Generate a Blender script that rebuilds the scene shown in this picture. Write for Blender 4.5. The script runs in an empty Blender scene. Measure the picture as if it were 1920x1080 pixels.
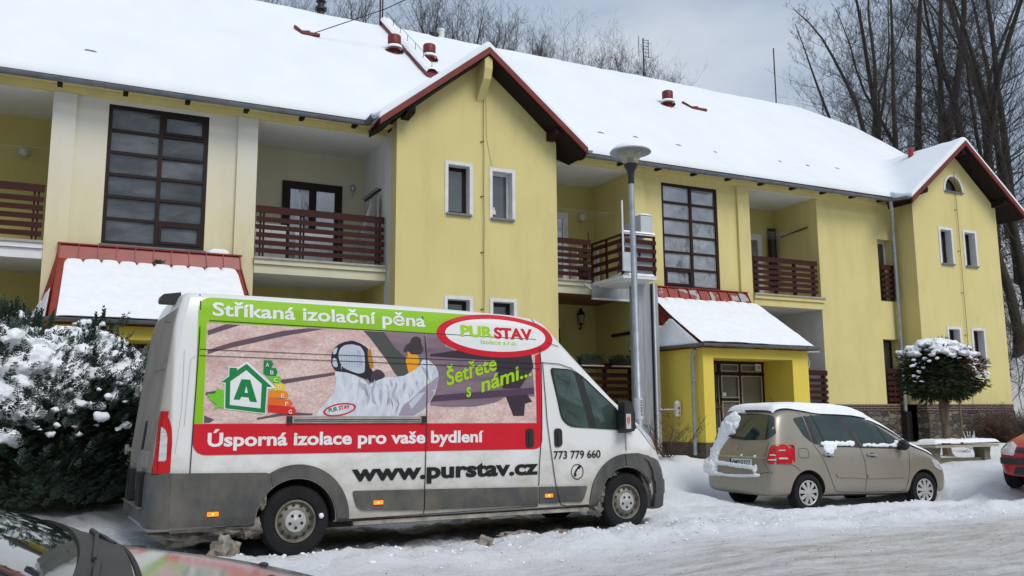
import bpy, bmesh, math, random
from mathutils import Vector, Matrix, noise
from mathutils.geometry import tessellate_polygon
from mathutils.bvhtree import BVHTree
R = math.radians
sin, cos, pi = math.sin, math.cos, math.pi
S = bpy.context.scene
COL = S.collection

# ---------------------------------------------------------------- camera
F = 1650.0; PITCH = R(8.458); ROLL = R(-.371); TH = R(26.15)
RH = Vector((cos(TH), -sin(TH), 0)); FH = Vector((sin(TH), cos(TH), 0)); ZZ = Vector((0, 0, 1))
FW = FH*cos(PITCH)+ZZ*sin(PITCH); UP = -FH*sin(PITCH)+ZZ*cos(PITCH)
RT = RH*cos(ROLL)+UP*sin(ROLL); UU = -RH*sin(ROLL)+UP*cos(ROLL)
cam_d = bpy.data.cameras.new('camera'); cam = bpy.data.objects.new('camera', cam_d); COL.objects.link(cam)
m3 = Matrix((RT, UU, -FW)).transposed()
cam.matrix_world = Matrix.Translation((0, 0, 1.3)) @ m3.to_4x4()
cam_d.sensor_width = 36; cam_d.lens = F/1920*36; cam_d.clip_start = .05; cam_d.clip_end = 2000
S.camera = cam

# ---------------------------------------------------------------- world, sun, exposure
W = bpy.data.worlds.new("World"); S.world = W; W.use_nodes = True
SUN_EL, SUN_AZ = R(47), R(165)     # azimuth clockwise from +Y (the camera looks along +Y, the sun is behind it)
nt = W.node_tree; nt.nodes.clear()
def N(t, nt_, **kw):
    n = nt_.nodes.new(t)
    for k, v in kw.items(): setattr(n, k, v)
    return n
wo = N('ShaderNodeOutputWorld', nt); bg = N('ShaderNodeBackground', nt)
sky = N('ShaderNodeTexSky', nt); sky.sky_type = 'NISHITA'; sky.sun_disc = False
sky.sun_elevation = SUN_EL; sky.sun_rotation = SUN_AZ; sky.dust_density = 2.5; sky.air_density = 1.0
tc = N('ShaderNodeTexCoord', nt); mp = N('ShaderNodeMapping', nt); mp.inputs['Scale'].default_value = (1, 1, 2.6)
n1 = N('ShaderNodeTexNoise', nt); n1.inputs['Scale'].default_value = 1.7; n1.inputs['Detail'].default_value = 6; n1.inputs['Roughness'].default_value = .5
cr = N('ShaderNodeValToRGB', nt)
e = cr.color_ramp.elements
e[0].position = .33; e[0].color = (2.9, 3.65, 4.75, 1)
e[1].position = .70; e[1].color = (6.2, 6.7, 7.3, 1)
e2 = cr.color_ramp.elements.new(.52); e2.color = (3.9, 4.65, 5.75, 1)
mx = N('ShaderNodeMixRGB', nt); mx.inputs[0].default_value = .86
nt.links.new(tc.outputs['Generated'], mp.inputs[0]); nt.links.new(mp.outputs[0], n1.inputs['Vector'])
nt.links.new(n1.outputs['Fac'], cr.inputs[0]); nt.links.new(sky.outputs[0], mx.inputs[1]); nt.links.new(cr.outputs[0], mx.inputs[2])
nt.links.new(mx.outputs[0], bg.inputs[0]); nt.links.new(bg.outputs[0], wo.inputs[0])
bg.inputs['Strength'].default_value = .105
sd = bpy.data.lights.new('sun', 'SUN'); sd.energy = 1.8; sd.angle = R(28); sd.color = (1, .965, .92)
so = bpy.data.objects.new('sun', sd); COL.objects.link(so)
sdir = Vector((sin(SUN_AZ)*cos(SUN_EL), cos(SUN_AZ)*cos(SUN_EL), sin(SUN_EL)))
so.rotation_euler = sdir.to_track_quat('Z', 'Y').to_euler(); so.location = sdir*60
S.view_settings.view_transform = 'Standard'; S.view_settings.look = 'None'; S.view_settings.exposure = .17; S.view_settings.gamma = 1
S.render.engine = 'CYCLES'

# ---------------------------------------------------------------- materials
class MT:
    """tiny node-graph helper"""
    def __init__(s, name, rough=.7, metal=0, spec=.5):
        s.m = bpy.data.materials.new(name); s.m.use_nodes = True; s.t = s.m.node_tree
        s.b = s.t.nodes['Principled BSDF']; s.b.inputs['Roughness'].default_value = rough
        s.b.inputs['Metallic'].default_value = metal; s.b.inputs['Specular IOR Level'].default_value = spec
        s.co = s.t.nodes.new('ShaderNodeTexCoord').outputs['Object']
    def L(s, a, b): s.t.links.new(a, b)
    def mapn(s, scale=(1, 1, 1), rot=(0, 0, 0), loc=(0, 0, 0)):
        n = s.t.nodes.new('ShaderNodeMapping'); n.inputs['Scale'].default_value = scale; n.inputs['Rotation'].default_value = rot; n.inputs['Location'].default_value = loc
        s.L(s.co, n.inputs[0]); return n.outputs[0]
    def noise(s, scale, detail=5, rough=.55, co=None, dist=0):
        n = s.t.nodes.new('ShaderNodeTexNoise'); n.inputs['Scale'].default_value = scale; n.inputs['Detail'].default_value = detail
        n.inputs['Roughness'].default_value = rough; n.inputs['Distortion'].default_value = dist; s.L(co or s.co, n.inputs['Vector']); return n.outputs['Fac']
    def vor(s, scale, co=None, feature='F1', out='Distance'):
        n = s.t.nodes.new('ShaderNodeTexVoronoi'); n.feature = feature; n.inputs['Scale'].default_value = scale; s.L(co or s.co, n.inputs['Vector']); return n.outputs[out]
    def ramp(s, fac, stops):
        n = s.t.nodes.new('ShaderNodeValToRGB'); el = n.color_ramp.elements
        el[0].position = stops[0][0]; el[0].color = c4(stops[0][1]); el[1].position = stops[-1][0]; el[1].color = c4(stops[-1][1])
        for p, c in stops[1:-1]: q = el.new(p); q.color = c4(c)
        s.L(fac, n.inputs[0]); return n.outputs[0]
    def mix(s, fac, a, b, mode='MIX'):
        n = s.t.nodes.new('ShaderNodeMixRGB'); n.blend_type = mode
        for i, v in ((0, fac), (1, a), (2, b)):
            if hasattr(v, 'is_output') or hasattr(v, 'links'): s.L(v, n.inputs[i])
            else: n.inputs[i].default_value = v if i == 0 else c4(v)
        return n.outputs[0]
    def math(s, op, a, b=0, clamp=False):
        n = s.t.nodes.new('ShaderNodeMath'); n.operation = op; n.use_clamp = clamp
        for i, v in ((0, a), (1, b)):
            if hasattr(v, 'links'): s.L(v, n.inputs[i])
            else: n.inputs[i].default_value = v
        return n.outputs[0]
    def sep(s, co=None):
        n = s.t.nodes.new('ShaderNodeSeparateXYZ'); s.L(co or s.co, n.inputs[0]); return n.outputs
    def geo(s): return s.t.nodes.new('ShaderNodeNewGeometry')
    def color(s, c):
        if hasattr(c, 'links'): s.L(c, s.b.inputs['Base Color'])
        else: s.b.inputs['Base Color'].default_value = c4(c)
    def rough(s, v): s.L(v, s.b.inputs['Roughness'])
    def bump(s, h, strength=.3, dist=.01):
        n = s.t.nodes.new('ShaderNodeBump'); n.inputs['Strength'].default_value = strength; n.inputs['Distance'].default_value = dist
        s.L(h, n.inputs['Height']); s.L(n.outputs[0], s.b.inputs['Normal'])
def c4(c): return (c, c, c, 1) if isinstance(c, (int, float)) else (tuple(c)+(1,) if len(c) == 3 else tuple(c))
def simple(name, c1, c2=None, scale=6, lo=.35, hi=.65, rough=.7, metal=0, bump=0, bscale=40, bdist=.005, spec=.5, coat=0, emit=None, es=1, stretch=(1, 1, 1), alpha=None):
    m = MT(name, rough, metal, spec)
    if c2 is None: c2 = tuple(x*.82 for x in c1)
    m.color(m.ramp(m.noise(scale, 6, .6, m.mapn(stretch)), [(lo, c1), (hi, c2)]))
    if bump: m.bump(m.noise(bscale, 4, .6, m.mapn(stretch)), bump, bdist)
    if coat: m.b.inputs['Coat Weight'].default_value = coat; m.b.inputs['Coat Roughness'].default_value = .05
    if emit: m.b.inputs['Emission Color'].default_value = c4(emit); m.b.inputs['Emission Strength'].default_value = es
    return m.m
MM = {}
def plaster(name, c1, c2, stain=None, stainz=None, streak=.25):
    m = MT(name, .92, 0, .2)
    a = m.noise(.7, 5, .6); b = m.noise(2.2, 6, .65, m.mapn((1, 1, .22))); f = m.noise(26, 3)
    col = m.mix(m.ramp(a, [(.3, 0.), (.7, 1.)]), c1, c2)
    col = m.mix(m.math('MULTIPLY', m.ramp(b, [(.48, 0.), (.72, 1.)]), streak), col, tuple(x*.55 for x in c2))
    col = m.mix(m.math('MULTIPLY', m.ramp(f, [(.45, 0.), (.7, 1.)]), .12), col, tuple(x*.7 for x in c1))
    if stain:
        z = m.sep()[2]
        g = m.math('ADD', m.math('MULTIPLY', m.math('SUBTRACT', z, stainz[0]), 1/(stainz[1]-stainz[0])), m.math('MULTIPLY', m.math('SUBTRACT', m.noise(1.6, 5), .5), .9))
        col = m.mix(m.ramp(g, [(.0, 0.), (1., 1.)]), col, stain)
    m.color(col); m.bump(m.noise(120, 3, .7), .35, .004)
    return m.m
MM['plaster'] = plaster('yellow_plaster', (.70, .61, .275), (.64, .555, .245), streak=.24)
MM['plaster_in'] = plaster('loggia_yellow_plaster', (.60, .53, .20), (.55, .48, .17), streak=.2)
MM['plaster_pale'] = plaster('pale_weathered_plaster', (.70, .635, .40), (.66, .60, .39), stain=(.66, .655, .62), stainz=(4.0, 6.6), streak=.25)
MM['plaster_cream'] = plaster('cream_plaster', (.64, .62, .44), (.6, .57, .42), streak=.2)
MM['plaster_white'] = plaster('whitewashed_plaster', (.70, .70, .68), (.62, .62, .60), streak=.2)
MM['plaster_porch'] = plaster('bright_yellow_plaster', (.78, .62, .11), (.74, .59, .10), streak=.15)
MM['ceiling'] = plaster('white_ceiling', (.72, .72, .70), (.66, .66, .65), streak=.15)
MM['ledge'] = simple('concrete_ledge', (.42, .39, .32), (.3, .28, .23), 8, bump=.3)
MM['trim'] = simple('white_window_surround', (.72, .73, .73), (.62, .63, .63), 5, rough=.7, bump=.15)
MM['brown'] = simple('dark_brown_stain', (.022, .011, .009), (.014, .008, .006), 9, spec=.25, rough=.55, bump=.15, bscale=30, stretch=(1, 1, 8))
MM['board'] = simple('red_brown_board', (.052, .011, .008), (.032, .007, .005), 7, spec=.22, rough=.6, bump=.2, bscale=25, stretch=(.6, 6, 6))
MM['soffit'] = simple('dark_stained_boards', (.018, .010, .008), (.010, .006, .005), 6, spec=.2, rough=.7, bump=.4, bscale=20, stretch=(8, .5, 1))
MM['woodceil'] = simple('orange_brown_ceiling_boards', (.20, .085, .03), (.14, .06, .02), 8, rough=.5, stretch=(1, 8, 1), bump=.3)
MM['redmetal'] = simple('oxide_red_sheet_metal', (.30, .035, .022), (.22, .028, .018), 3, rough=.38, bump=.05, bscale=8)
MM['reddark'] = simple('weathered_red_sheet_metal', (.20, .028, .020), (.13, .020, .015), 4, rough=.5, spec=.35, bump=.1, bscale=9)
m = MT('flaking_red_sheet_metal', .45)
k = m.ramp(m.noise(3.2, 5, .55), [(.545, 0.), (.56, 1.)])
m.color(m.mix(k, m.ramp(m.noise(4), [(.3, (.32, .035, .022)), (.7, (.24, .03, .02))]), (.36, .37, .36))); MM['redflake'] = m.m
MM['zinc'] = simple('grey_zinc', (.21, .235, .26), (.15, .17, .19), 3, rough=.42, metal=.55, bump=.05)
MM['galv'] = simple('galvanised_steel', (.42, .45, .48), (.30, .34, .38), 7, rough=.45, metal=.6, bump=.05)
MM['greypaint'] = simple('light_grey_paint', (.52, .55, .58), (.42, .45, .48), 2.5, rough=.4)
MM['mastgrey'] = simple('grey_aluminium_mast', (.42, .44, .45), (.32, .34, .35), 3, rough=.4, metal=.4, stretch=(6, 6, .5))
MM['black'] = simple('black_plastic', (.012, .012, .013), (.02, .02, .02), 9, rough=.5)
MM['blackmetal'] = simple('black_iron', (.015, .014, .013), (.025, .022, .02), 9, rough=.4, metal=.3)
MM['whitepaint'] = simple('white_paint', (.75, .76, .76), (.66, .67, .67), 3, rough=.35)
MM['alu'] = simple('bare_aluminium', (.55, .56, .57), (.42, .43, .44), 10, rough=.32, metal=.8, stretch=(1, 1, .2))
MM['wire'] = simple('rusty_conductor_wire', (.10, .075, .05), (.05, .04, .03), 12, rough=.6)
MM['curtain'] = simple('white_net_curtain', (.55, .57, .60), (.38, .41, .45), 14, rough=.9, stretch=(3, 3, .15))
MM['terracotta'] = simple('terracotta', (.42, .14, .06), (.33, .11, .05), 8)
MM['rust'] = simple('rusty_brown_door_plate', (.09, .022, .014), (.06, .016, .01), 8, rough=.4)
m = MT('window_glass', .03, 0, .9); m.color(m.ramp(m.noise(1.4, 4), [(.3, (.035, .042, .045)), (.7, (.075, .085, .09))])); m.b.inputs['Coat Weight'].default_value = 1; m.b.inputs['Coat Roughness'].default_value = .02
m.bump(m.noise(1.1, 2), .08, .02); MM['glass'] = m.m
m = MT('fogged_stair_glass', .06, 0, .5); oi = m.t.nodes.new('ShaderNodeObjectInfo'); m.color(m.ramp(m.math('ADD', m.math('MULTIPLY', m.noise(1.5, 6, .62, m.mapn((.8, 1, 2.0))), .8), m.math('MULTIPLY', oi.outputs['Random'], .34)), [(.25, (.022, .026, .03)), (.55, (.07, .08, .088)), (.85, (.17, .19, .205))])); MM['glassfog'] = m.m
m = MT('grey_hall_glass', .1, 0, .6); m.color(m.ramp(m.noise(1.2, 4), [(.3, (.13, .125, .10)), (.7, (.19, .185, .155))])); m.b.inputs['Coat Weight'].default_value = .5; MM['glasshall'] = m.m
m = MT('mirror_like_glass', .02, .5, 1.); m.color(m.ramp(m.noise(2, 5, .6), [(.3, (.22, .23, .25)), (.7, (.42, .44, .46))])); m.b.inputs['Coat Weight'].default_value = 1.; m.b.inputs['Coat Roughness'].default_value = .01
m.bump(m.noise(1.6, 3), .12, .03); MM['glassmir'] = m.m

# snow
def snowmat(name, base=(.86, .885, .92), dirt=0, big=.0):
    m = MT(name, .75, 0, .25)
    fine = m.noise(55, 5, .7); mid = m.noise(7, 5, .6)
    col = m.mix(m.ramp(mid, [(.35, 0.), (.7, 1.)]), base, tuple(x*.93 for x in base))
    if dirt: col = m.mix(m.math('MULTIPLY', m.ramp(m.noise(3.1, 6, .65), [(.55, 0.), (.72, 1.)]), dirt), col, (.30, .27, .23))
    m.color(col)
    m.bump(m.math('ADD', m.math('MULTIPLY', fine, .35), mid), .5, .02)
    return m.m
MM['snow'] = snowmat('fresh_snow')
m = MT('roof_snow_cover', .8, 0, .2)
sx = m.mapn((1.2, .35, 1))
m.color(m.mix(m.ramp(m.noise(.8, 5, .6, sx), [(.3, 0.), (.75, 1.)]), (.80, .835, .865), (.74, .78, .815)))
m.bump(m.math('ADD', m.noise(2.5, 4, .5), m.math('MULTIPLY', m.noise(30, 3), .15)), .35, .03); MM['roofsnow'] = m.m

# stone and clinker base
m = MT('rubble_stone', .85)
dn = m.t.nodes.new('ShaderNodeTexNoise'); dn.inputs['Scale'].default_value = 3.; dn.inputs['Detail'].default_value = 4; m.L(m.co, dn.inputs['Vector'])
va = m.t.nodes.new('ShaderNodeVectorMath'); va.operation = 'MULTIPLY_ADD'; m.L(dn.outputs['Color'], va.inputs[0]); va.inputs[1].default_value = (.35, .35, .35); m.L(m.mapn((1.3, 1.3, 2.6)), va.inputs[2]); mo = va.outputs[0]
v = m.vor(3.0, mo, 'F1', 'Color'); ed = m.vor(3.0, mo, 'DISTANCE_TO_EDGE', 'Distance')
sv = m.sep(v)[0]
col = m.ramp(sv, [(.0, (.05, .042, .03)), (.35, (.10, .08, .055)), (.65, (.14, .12, .09)), (1., (.22, .20, .16))])
col = m.mix(m.ramp(m.noise(9, 6, .7), [(.3, 0.), (.8, .7)]), col, (.055, .048, .035))
col = m.mix(m.math('MULTIPLY', m.ramp(ed, [(.0, 1.), (.12, 0.)]), .7), col, (.05, .043, .034))
m.color(col); m.bump(m.math('ADD', m.ramp(ed, [(.0, 0.), (.12, 1.)]), m.noise(14, 5)), .9, .04); MM['stone'] = m.m
m = MT('dark_clinker_bricks', .5)
bt = m.t.nodes.new('ShaderNodeTexBrick'); bt.inputs['Scale'].default_value = 1.; bt.inputs['Brick Width'].default_value = .25; bt.inputs['Row Height'].default_value = .062; bt.inputs['Mortar Size'].default_value = .006
bt.inputs['Color1'].default_value = (.030, .012, .012, 1); bt.inputs['Color2'].default_value = (.05, .02, .018, 1); bt.inputs['Mortar'].default_value = (.30, .25, .17, 1)
q = m.t.nodes.new('ShaderNodeCombineXYZ'); sp = m.sep(); m.L(m.math('ADD', sp[0], sp[1]), q.inputs[0]); m.L(sp[2], q.inputs[1]); m.L(q.outputs[0], bt.inputs['Vector'])
m.L(bt.outputs['Color'], m.b.inputs['Base Color']); MM['clinker'] = m.m
# bark
m = MT('bark', .9, 0, .2)
col = m.ramp(m.noise(5, 6, .7, m.mapn((3, 3, .6))), [(.3, (.026, .022, .018)), (.7, (.062, .054, .042))])
m.color(col); m.bump(m.noise(9, 5, .7, m.mapn((4, 4, .7))), .8, .03); MM['bark'] = m.m
MM['twig'] = simple('dark_twigs', (.062, .048, .040), (.036, .029, .025), 3, rough=.9)
m = MT('pale_trunk_bark', .9, 0, .2)
m.color(m.ramp(m.noise(7, 6, .7, m.mapn((2, 2, .5))), [(.3, (.10, .07, .045)), (.7, (.24, .19, .14))])); m.bump(m.noise(9, 5, .7, m.mapn((4, 4, .7))), .8, .03); MM['bark2'] = m.m
# ---------------------------------------------------------------- mesh helpers
class MB:
    def __init__(s): s.v = []; s.f = []; s.mi = []
    def add(s, vs, fs, mi=0):
        o = len(s.v); s.v += [tuple(p) for p in vs]; s.f += [tuple(i+o for i in f) for f in fs]; s.mi += [mi]*len(fs); return s
    def box(s, x0, x1, y0, y1, z0, z1, mi=0):
        if x0 > x1: x0, x1 = x1, x0
        if y0 > y1: y0, y1 = y1, y0
        if z0 > z1: z0, z1 = z1, z0
        return s.add([(x0, y0, z0), (x1, y0, z0), (x1, y1, z0), (x0, y1, z0), (x0, y0, z1), (x1, y0, z1), (x1, y1, z1), (x0, y1, z1)],
                     [(0, 3, 2, 1), (4, 5, 6, 7), (0, 1, 5, 4), (1, 2, 6, 5), (2, 3, 7, 6), (3, 0, 4, 7)], mi)
    def bar(s, a, b, w, h, up=(0, 0, 1), mi=0):
        a = Vector(a); b = Vector(b); d = (b-a).normalized(); u = Vector(up)
        if abs(d.dot(u)) > .99: u = Vector((0, 1, 0))
        r = d.cross(u).normalized(); u = r.cross(d).normalized(); r = r*w/2; u = u*h/2
        return s.add([a-r-u, a+r-u, a+r+u, a-r+u, b-r-u, b+r-u, b+r+u, b-r+u],
                     [(0, 1, 2, 3), (7, 6, 5, 4), (0, 4, 5, 1), (1, 5, 6, 2), (2, 6, 7, 3), (3, 7, 4, 0)], mi)
    def tube(s, pts, rad, n=8, cap=True, mi=0):
        pts = [Vector(p) for p in pts]
        if not isinstance(rad, (list, tuple)): rad = [rad]*len(pts)
        o = len(s.v); prev = None
        for i, p in enumerate(pts):
            d = (pts[min(i+1, len(pts)-1)]-pts[max(i-1, 0)])
            if d.length < 1e-9: d = Vector((0, 0, 1))
            d.normalize()
            if prev is None:
                u = Vector((0, 0, 1)) if abs(d.z) < .9 else Vector((1, 0, 0))
                prev = d.cross(u).normalized()
            r = (prev-d*prev.dot(d)).normalized(); prev = r; q = d.cross(r)
            for j in range(n):
                a = 2*pi*j/n; s.v.append(tuple(p+(r*cos(a)+q*sin(a))*rad[i]))
        for i in range(len(pts)-1):
            for j in range(n):
                s.f.append((o+i*n+j, o+i*n+(j+1) % n, o+(i+1)*n+(j+1) % n, o+(i+1)*n+j)); s.mi.append(mi)
        if cap:
            s.f.append(tuple(o+j for j in range(n))[::-1]); s.mi.append(mi)
            k = o+(len(pts)-1)*n; s.f.append(tuple(k+j for j in range(n))); s.mi.append(mi)
        return s
    def lathe(s, prof, c=(0, 0, 0), axis='z', n=24, mi=0, a0=0, a1=2*pi):
        o = len(s.v); full = abs(a1-a0-2*pi) < 1e-6; nn = n if full else n+1
        for (r, h) in prof:
            for j in range(nn):
                a = a0+(a1-a0)*j/n; x, y = r*cos(a), r*sin(a)
                p = {'z': (x, y, h), 'y': (x, h, y), 'x': (h, x, y)}[axis]
                s.v.append((p[0]+c[0], p[1]+c[1], p[2]+c[2]))
        for i in range(len(prof)-1):
            for j in range(n):
                a = o+i*nn+j; b = o+i*nn+(j+1) % nn; s.f.append((a, b, b+nn, a+nn)); s.mi.append(mi)
        return s
    def plate(s, outer, holes, f3, thick, mi=0):
        """flat polygon with holes in (u,v); f3(u,v,w) maps to 3D; w from 0 to thick"""
        loops = [outer]+list(holes); tri = tessellate_polygon([[Vector((p[0], p[1], 0)) for p in l] for l in loops])
        flat = [p for l in loops for p in l]; n = len(flat)
        vs = [f3(p[0], p[1], 0) for p in flat]+[f3(p[0], p[1], thick) for p in flat]
        fs = []
        for t in tri: fs.append(tuple(t)); fs.append(tuple(i+n for i in t)[::-1])
        o = 0
        for l in loops:
            k = len(l)
            for i in range(k): a, b = o+i, o+(i+1) % k; fs.append((a, b, b+n, a+n))
            o += k
        return s.add(vs, fs, mi)
    def grid(s, nu, nv, fn, mi=0):
        o = len(s.v)
        for j in range(nv):
            for i in range(nu): s.v.append(tuple(fn(i/(nu-1), j/(nv-1))))
        for j in range(nv-1):
            for i in range(nu-1):
                a = o+j*nu+i; s.f.append((a, a+1, a+nu+1, a+nu)); s.mi.append(mi)
        return s
    def build(s, name, mat, parent=None, smooth=None, fix=True):
        me = bpy.data.meshes.new(name)
        off = Vector((0, 0, 0))
        if parent is not None and parent.get('_o'): off = Vector(parent['_o'])
        if off.length > 0: s.v = [(p[0]-off.x, p[1]-off.y, p[2]-off.z) for p in s.v]
        me.from_pydata(s.v, [], s.f)
        mats = mat if isinstance(mat, (list, tuple)) else [mat]
        for q in mats: me.materials.append(MM[q] if isinstance(q, str) else q)
        if len(mats) > 1: me.polygons.foreach_set('material_index', s.mi)
        if fix:
            bm = bmesh.new(); bm.from_mesh(me); bmesh.ops.recalc_face_normals(bm, faces=bm.faces); bm.to_mesh(me); bm.free()
        me.update()
        if smooth is not None:
            me.shade_smooth()
            if smooth < 179: me.set_sharp_from_angle(angle=R(smooth))
        o = bpy.data.objects.new(name, me); COL.objects.link(o)
        if parent is not None:
            o.parent = parent
            if parent.get('_o'): o['_o'] = [off.x, off.y, off.z]
        return o
def tag(o, label=None, cat=None, group=None, kind=None):
    if label: o['label'] = label
    if cat: o['category'] = cat
    if group: o['group'] = group
    if kind: o['kind'] = kind
    return o
def thing(name, label, cat, loc=(0, 0, 0), rot=(0, 0, 0), group=None, world=True):
    o = bpy.data.objects.new(name, None); COL.objects.link(o); o.empty_display_size = .2
    o.location = loc; o.rotation_euler = rot; tag(o, label, cat, group)
    if world: o['_o'] = list(loc)       # meshes given in world coordinates are shifted to this origin
    return o
def copy_tree(o, parent=None):
    c = o.copy(); COL.objects.link(c); c.parent = parent
    for ch in list(o.children): copy_tree(ch, c)
    return c
def rrect(x0, x1, y0, y1, r, n=5):
    return rpoly([(x0, y0), (x1, y0), (x1, y1), (x0, y1)], r, n)
def rpoly(pts, r, n=5):
    out = []; k = len(pts)
    rr = r if isinstance(r, (list, tuple)) else [r]*k
    for i in range(k):
        p = Vector(pts[i]); a = Vector(pts[i-1]); b = Vector(pts[(i+1) % k]); q = rr[i]
        if q <= 0: out.append(tuple(p)); continue
        da = (a-p); db = (b-p); q = min(q, da.length*.49, db.length*.49)
        p0 = p+da.normalized()*q; p1 = p+db.normalized()*q
        for j in range(n+1):
            t = j/n; out.append(tuple(p0*(1-t)**2+p*2*t*(1-t)+p1*t*t))
    return out
def ell(cx, cy, rx, ry, n=40, rot=0):
    return [(cx+rx*cos(a)*cos(rot)-ry*sin(a)*sin(rot), cy+rx*cos(a)*sin(rot)+ry*sin(a)*cos(rot)) for a in [2*pi*i/n for i in range(n)]]
def arc(cx, cy, r, a0, a1, n=12, ry=None):
    ry = ry or r
    return [(cx+r*cos(R(a0+(a1-a0)*i/n)), cy+ry*sin(R(a0+(a1-a0)*i/n))) for i in range(n+1)]
def strip(pts, w, closed=False):
    out = []; P = [Vector(p) for p in pts]
    if closed: P.append(P[0])
    for a, b in zip(P, P[1:]):
        d = (b-a).normalized(); n = Vector((-d.y, d.x))*w/2; e_ = d*w*.3
        out.append([tuple(a-n-e_), tuple(b-n+e_), tuple(b+n+e_), tuple(a+n-e_)])
    return out
# text -> flat 2D mesh
def text2d(txt, bold=0.0, shear=0, space=1.0):
    c = bpy.data.curves.new('t', 'FONT'); c.body = txt; c.offset = bold; c.shear = shear; c.space_character = space; c.resolution_u = 4
    o = bpy.data.objects.new('t', c); COL.objects.link(o); dg = bpy.context.evaluated_depsgraph_get()
    me = bpy.data.meshes.new_from_object(o.evaluated_get(dg)); vs = [(v.co.x, v.co.y) for v in me.vertices]; fs = [tuple(p.vertices) for p in me.polygons]
    bpy.data.objects.remove(o); bpy.data.curves.remove(c); bpy.data.meshes.remove(me)
    return vs, fs
CAPH = None
def fit_text(txt, x0, x1, zb, cap, bold=.02, shear=0, rot=0, space=1.0):
    """place text so that it runs from x0 to x1 on base line zb with capital height cap; rot about (x0,zb)"""
    global CAPH
    if CAPH is None:
        v, _ = text2d('H'); CAPH = max(p[1] for p in v)-min(p[1] for p in v)
    vs, fs = text2d(txt, bold, shear, space)
    a = min(p[0] for p in vs); b = max(p[0] for p in vs); kx = (x1-x0)/(b-a); ky = cap/CAPH
    out = []
    for p in vs:
        u, w = (p[0]-a)*kx, p[1]*ky
        out.append((x0+u*cos(rot)-w*sin(rot), zb+u*sin(rot)+w*cos(rot)))
    return out, fs
class Wrap:
    """projects flat outlines onto a body mesh along an axis"""
    def __init__(s, body, side='R', lim=None):
        me = body.data; s.lim = lim; s.base = 0; s.b = BVHTree.FromPolygons([v.co.copy() for v in me.vertices], [tuple(p.vertices) for p in me.polygons]); s.side = side
    def hit(s, u, v):
        o, d = {'R': (Vector((u, -6, v)), Vector((0, 1, 0))), 'L': (Vector((u, 9, v)), Vector((0, -1, 0))), 'B': (Vector((-9, u, v)), Vector((1, 0, 0))),
                'F': (Vector((9, u, v)), Vector((-1, 0, 0))), 'T': (Vector((u, v, 6)), Vector((0, 0, -1)))}[s.side]
        h = s.b.ray_cast(o, d)
        if h[0] is None or (s.lim is not None and (h[0]-o).dot(d) > s.lim):
            h = s.b.find_nearest(o+d*(s.lim if s.lim is not None else 6.3))
            p = {'R': Vector((u, h[0].y, v)), 'L': Vector((u, h[0].y, v)), 'B': Vector((h[0].x, u, v)), 'F': Vector((h[0].x, u, v)), 'T': Vector((u, v, h[0].z))}[s.side]
            return p, d
        return h[0], d
    def decal(s, name, polys, mat, parent, off=.003, thick=0, step=.12, smooth=40, raw=None, mask=None):
        bm = bmesh.new()
        if raw: vs, fs = raw; lst = [(vs, fs)]
        else:
            lst = []
            for p in polys:
                loops = p if isinstance(p[0][0], (list, tuple)) else [p]
                tri = tessellate_polygon([[Vector((q[0], q[1], 0)) for q in l] for l in loops]); lst.append(([q for l in loops for q in l], tri))
        for vs, fs in lst:
            bv = [bm.verts.new((p[0], p[1], 0)) for p in vs]
            for f in fs:
                try: bm.faces.new([bv[i] for i in f])
                except ValueError: pass
        bmesh.ops.recalc_face_normals(bm, faces=bm.faces)
        for f in bm.faces:
            if f.normal.z < 0: f.normal_flip()
        xs = [v.co.x for v in bm.verts]; ys = [v.co.y for v in bm.verts]
        for ax, lo, hi in ((0, min(xs), max(xs)), (1, min(ys), max(ys))):
            t = math.ceil(lo/step)*step
            while t < hi:
                no = Vector((1, 0, 0)) if ax == 0 else Vector((0, 1, 0))
                if t > lo+1e-5: bmesh.ops.bisect_plane(bm, geom=bm.verts[:]+bm.edges[:]+bm.faces[:], plane_co=no*t, plane_no=no, dist=1e-5)
                t += step
        bm.verts.ensure_lookup_table(); n = len(bm.verts)
        idx = {v: i for i, v in enumerate(bm.verts)}
        P = []; D = None
        for v in bm.verts:
            h, D = s.hit(v.co.x, v.co.y); P.append(h)
        fs = [tuple(idx[v] for v in f.verts) for f in bm.faces]
        be = [tuple(idx[v] for v in e.verts) for e in bm.edges if len(e.link_faces) == 1]
        mb = MB(); off += s.base; top = [p-D*(off+thick) for p in P]
        if thick:
            mb.add(top+[p-D*(off*.2) for p in P], fs+[(a, b, b+n, a+n) for a, b in be])
        else: mb.add(top, fs)
        bm.free()
        return mb.build(name, mat, parent, smooth=smooth, fix=bool(thick)) if not raw or thick else mb.build(name, mat, parent, smooth=None, fix=False)
def eval_mesh(o, mods):
    for t, kw in mods:
        m = o.modifiers.new('m', t)
        for k_, v_ in kw.items(): setattr(m, k_, v_)
    dg = bpy.context.evaluated_depsgraph_get(); me = bpy.data.meshes.new_from_object(o.evaluated_get(dg)); old = o.data
    nm = old.name; o.modifiers.clear(); o.data = me; bpy.data.meshes.remove(old); me.name = nm; return o
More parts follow.
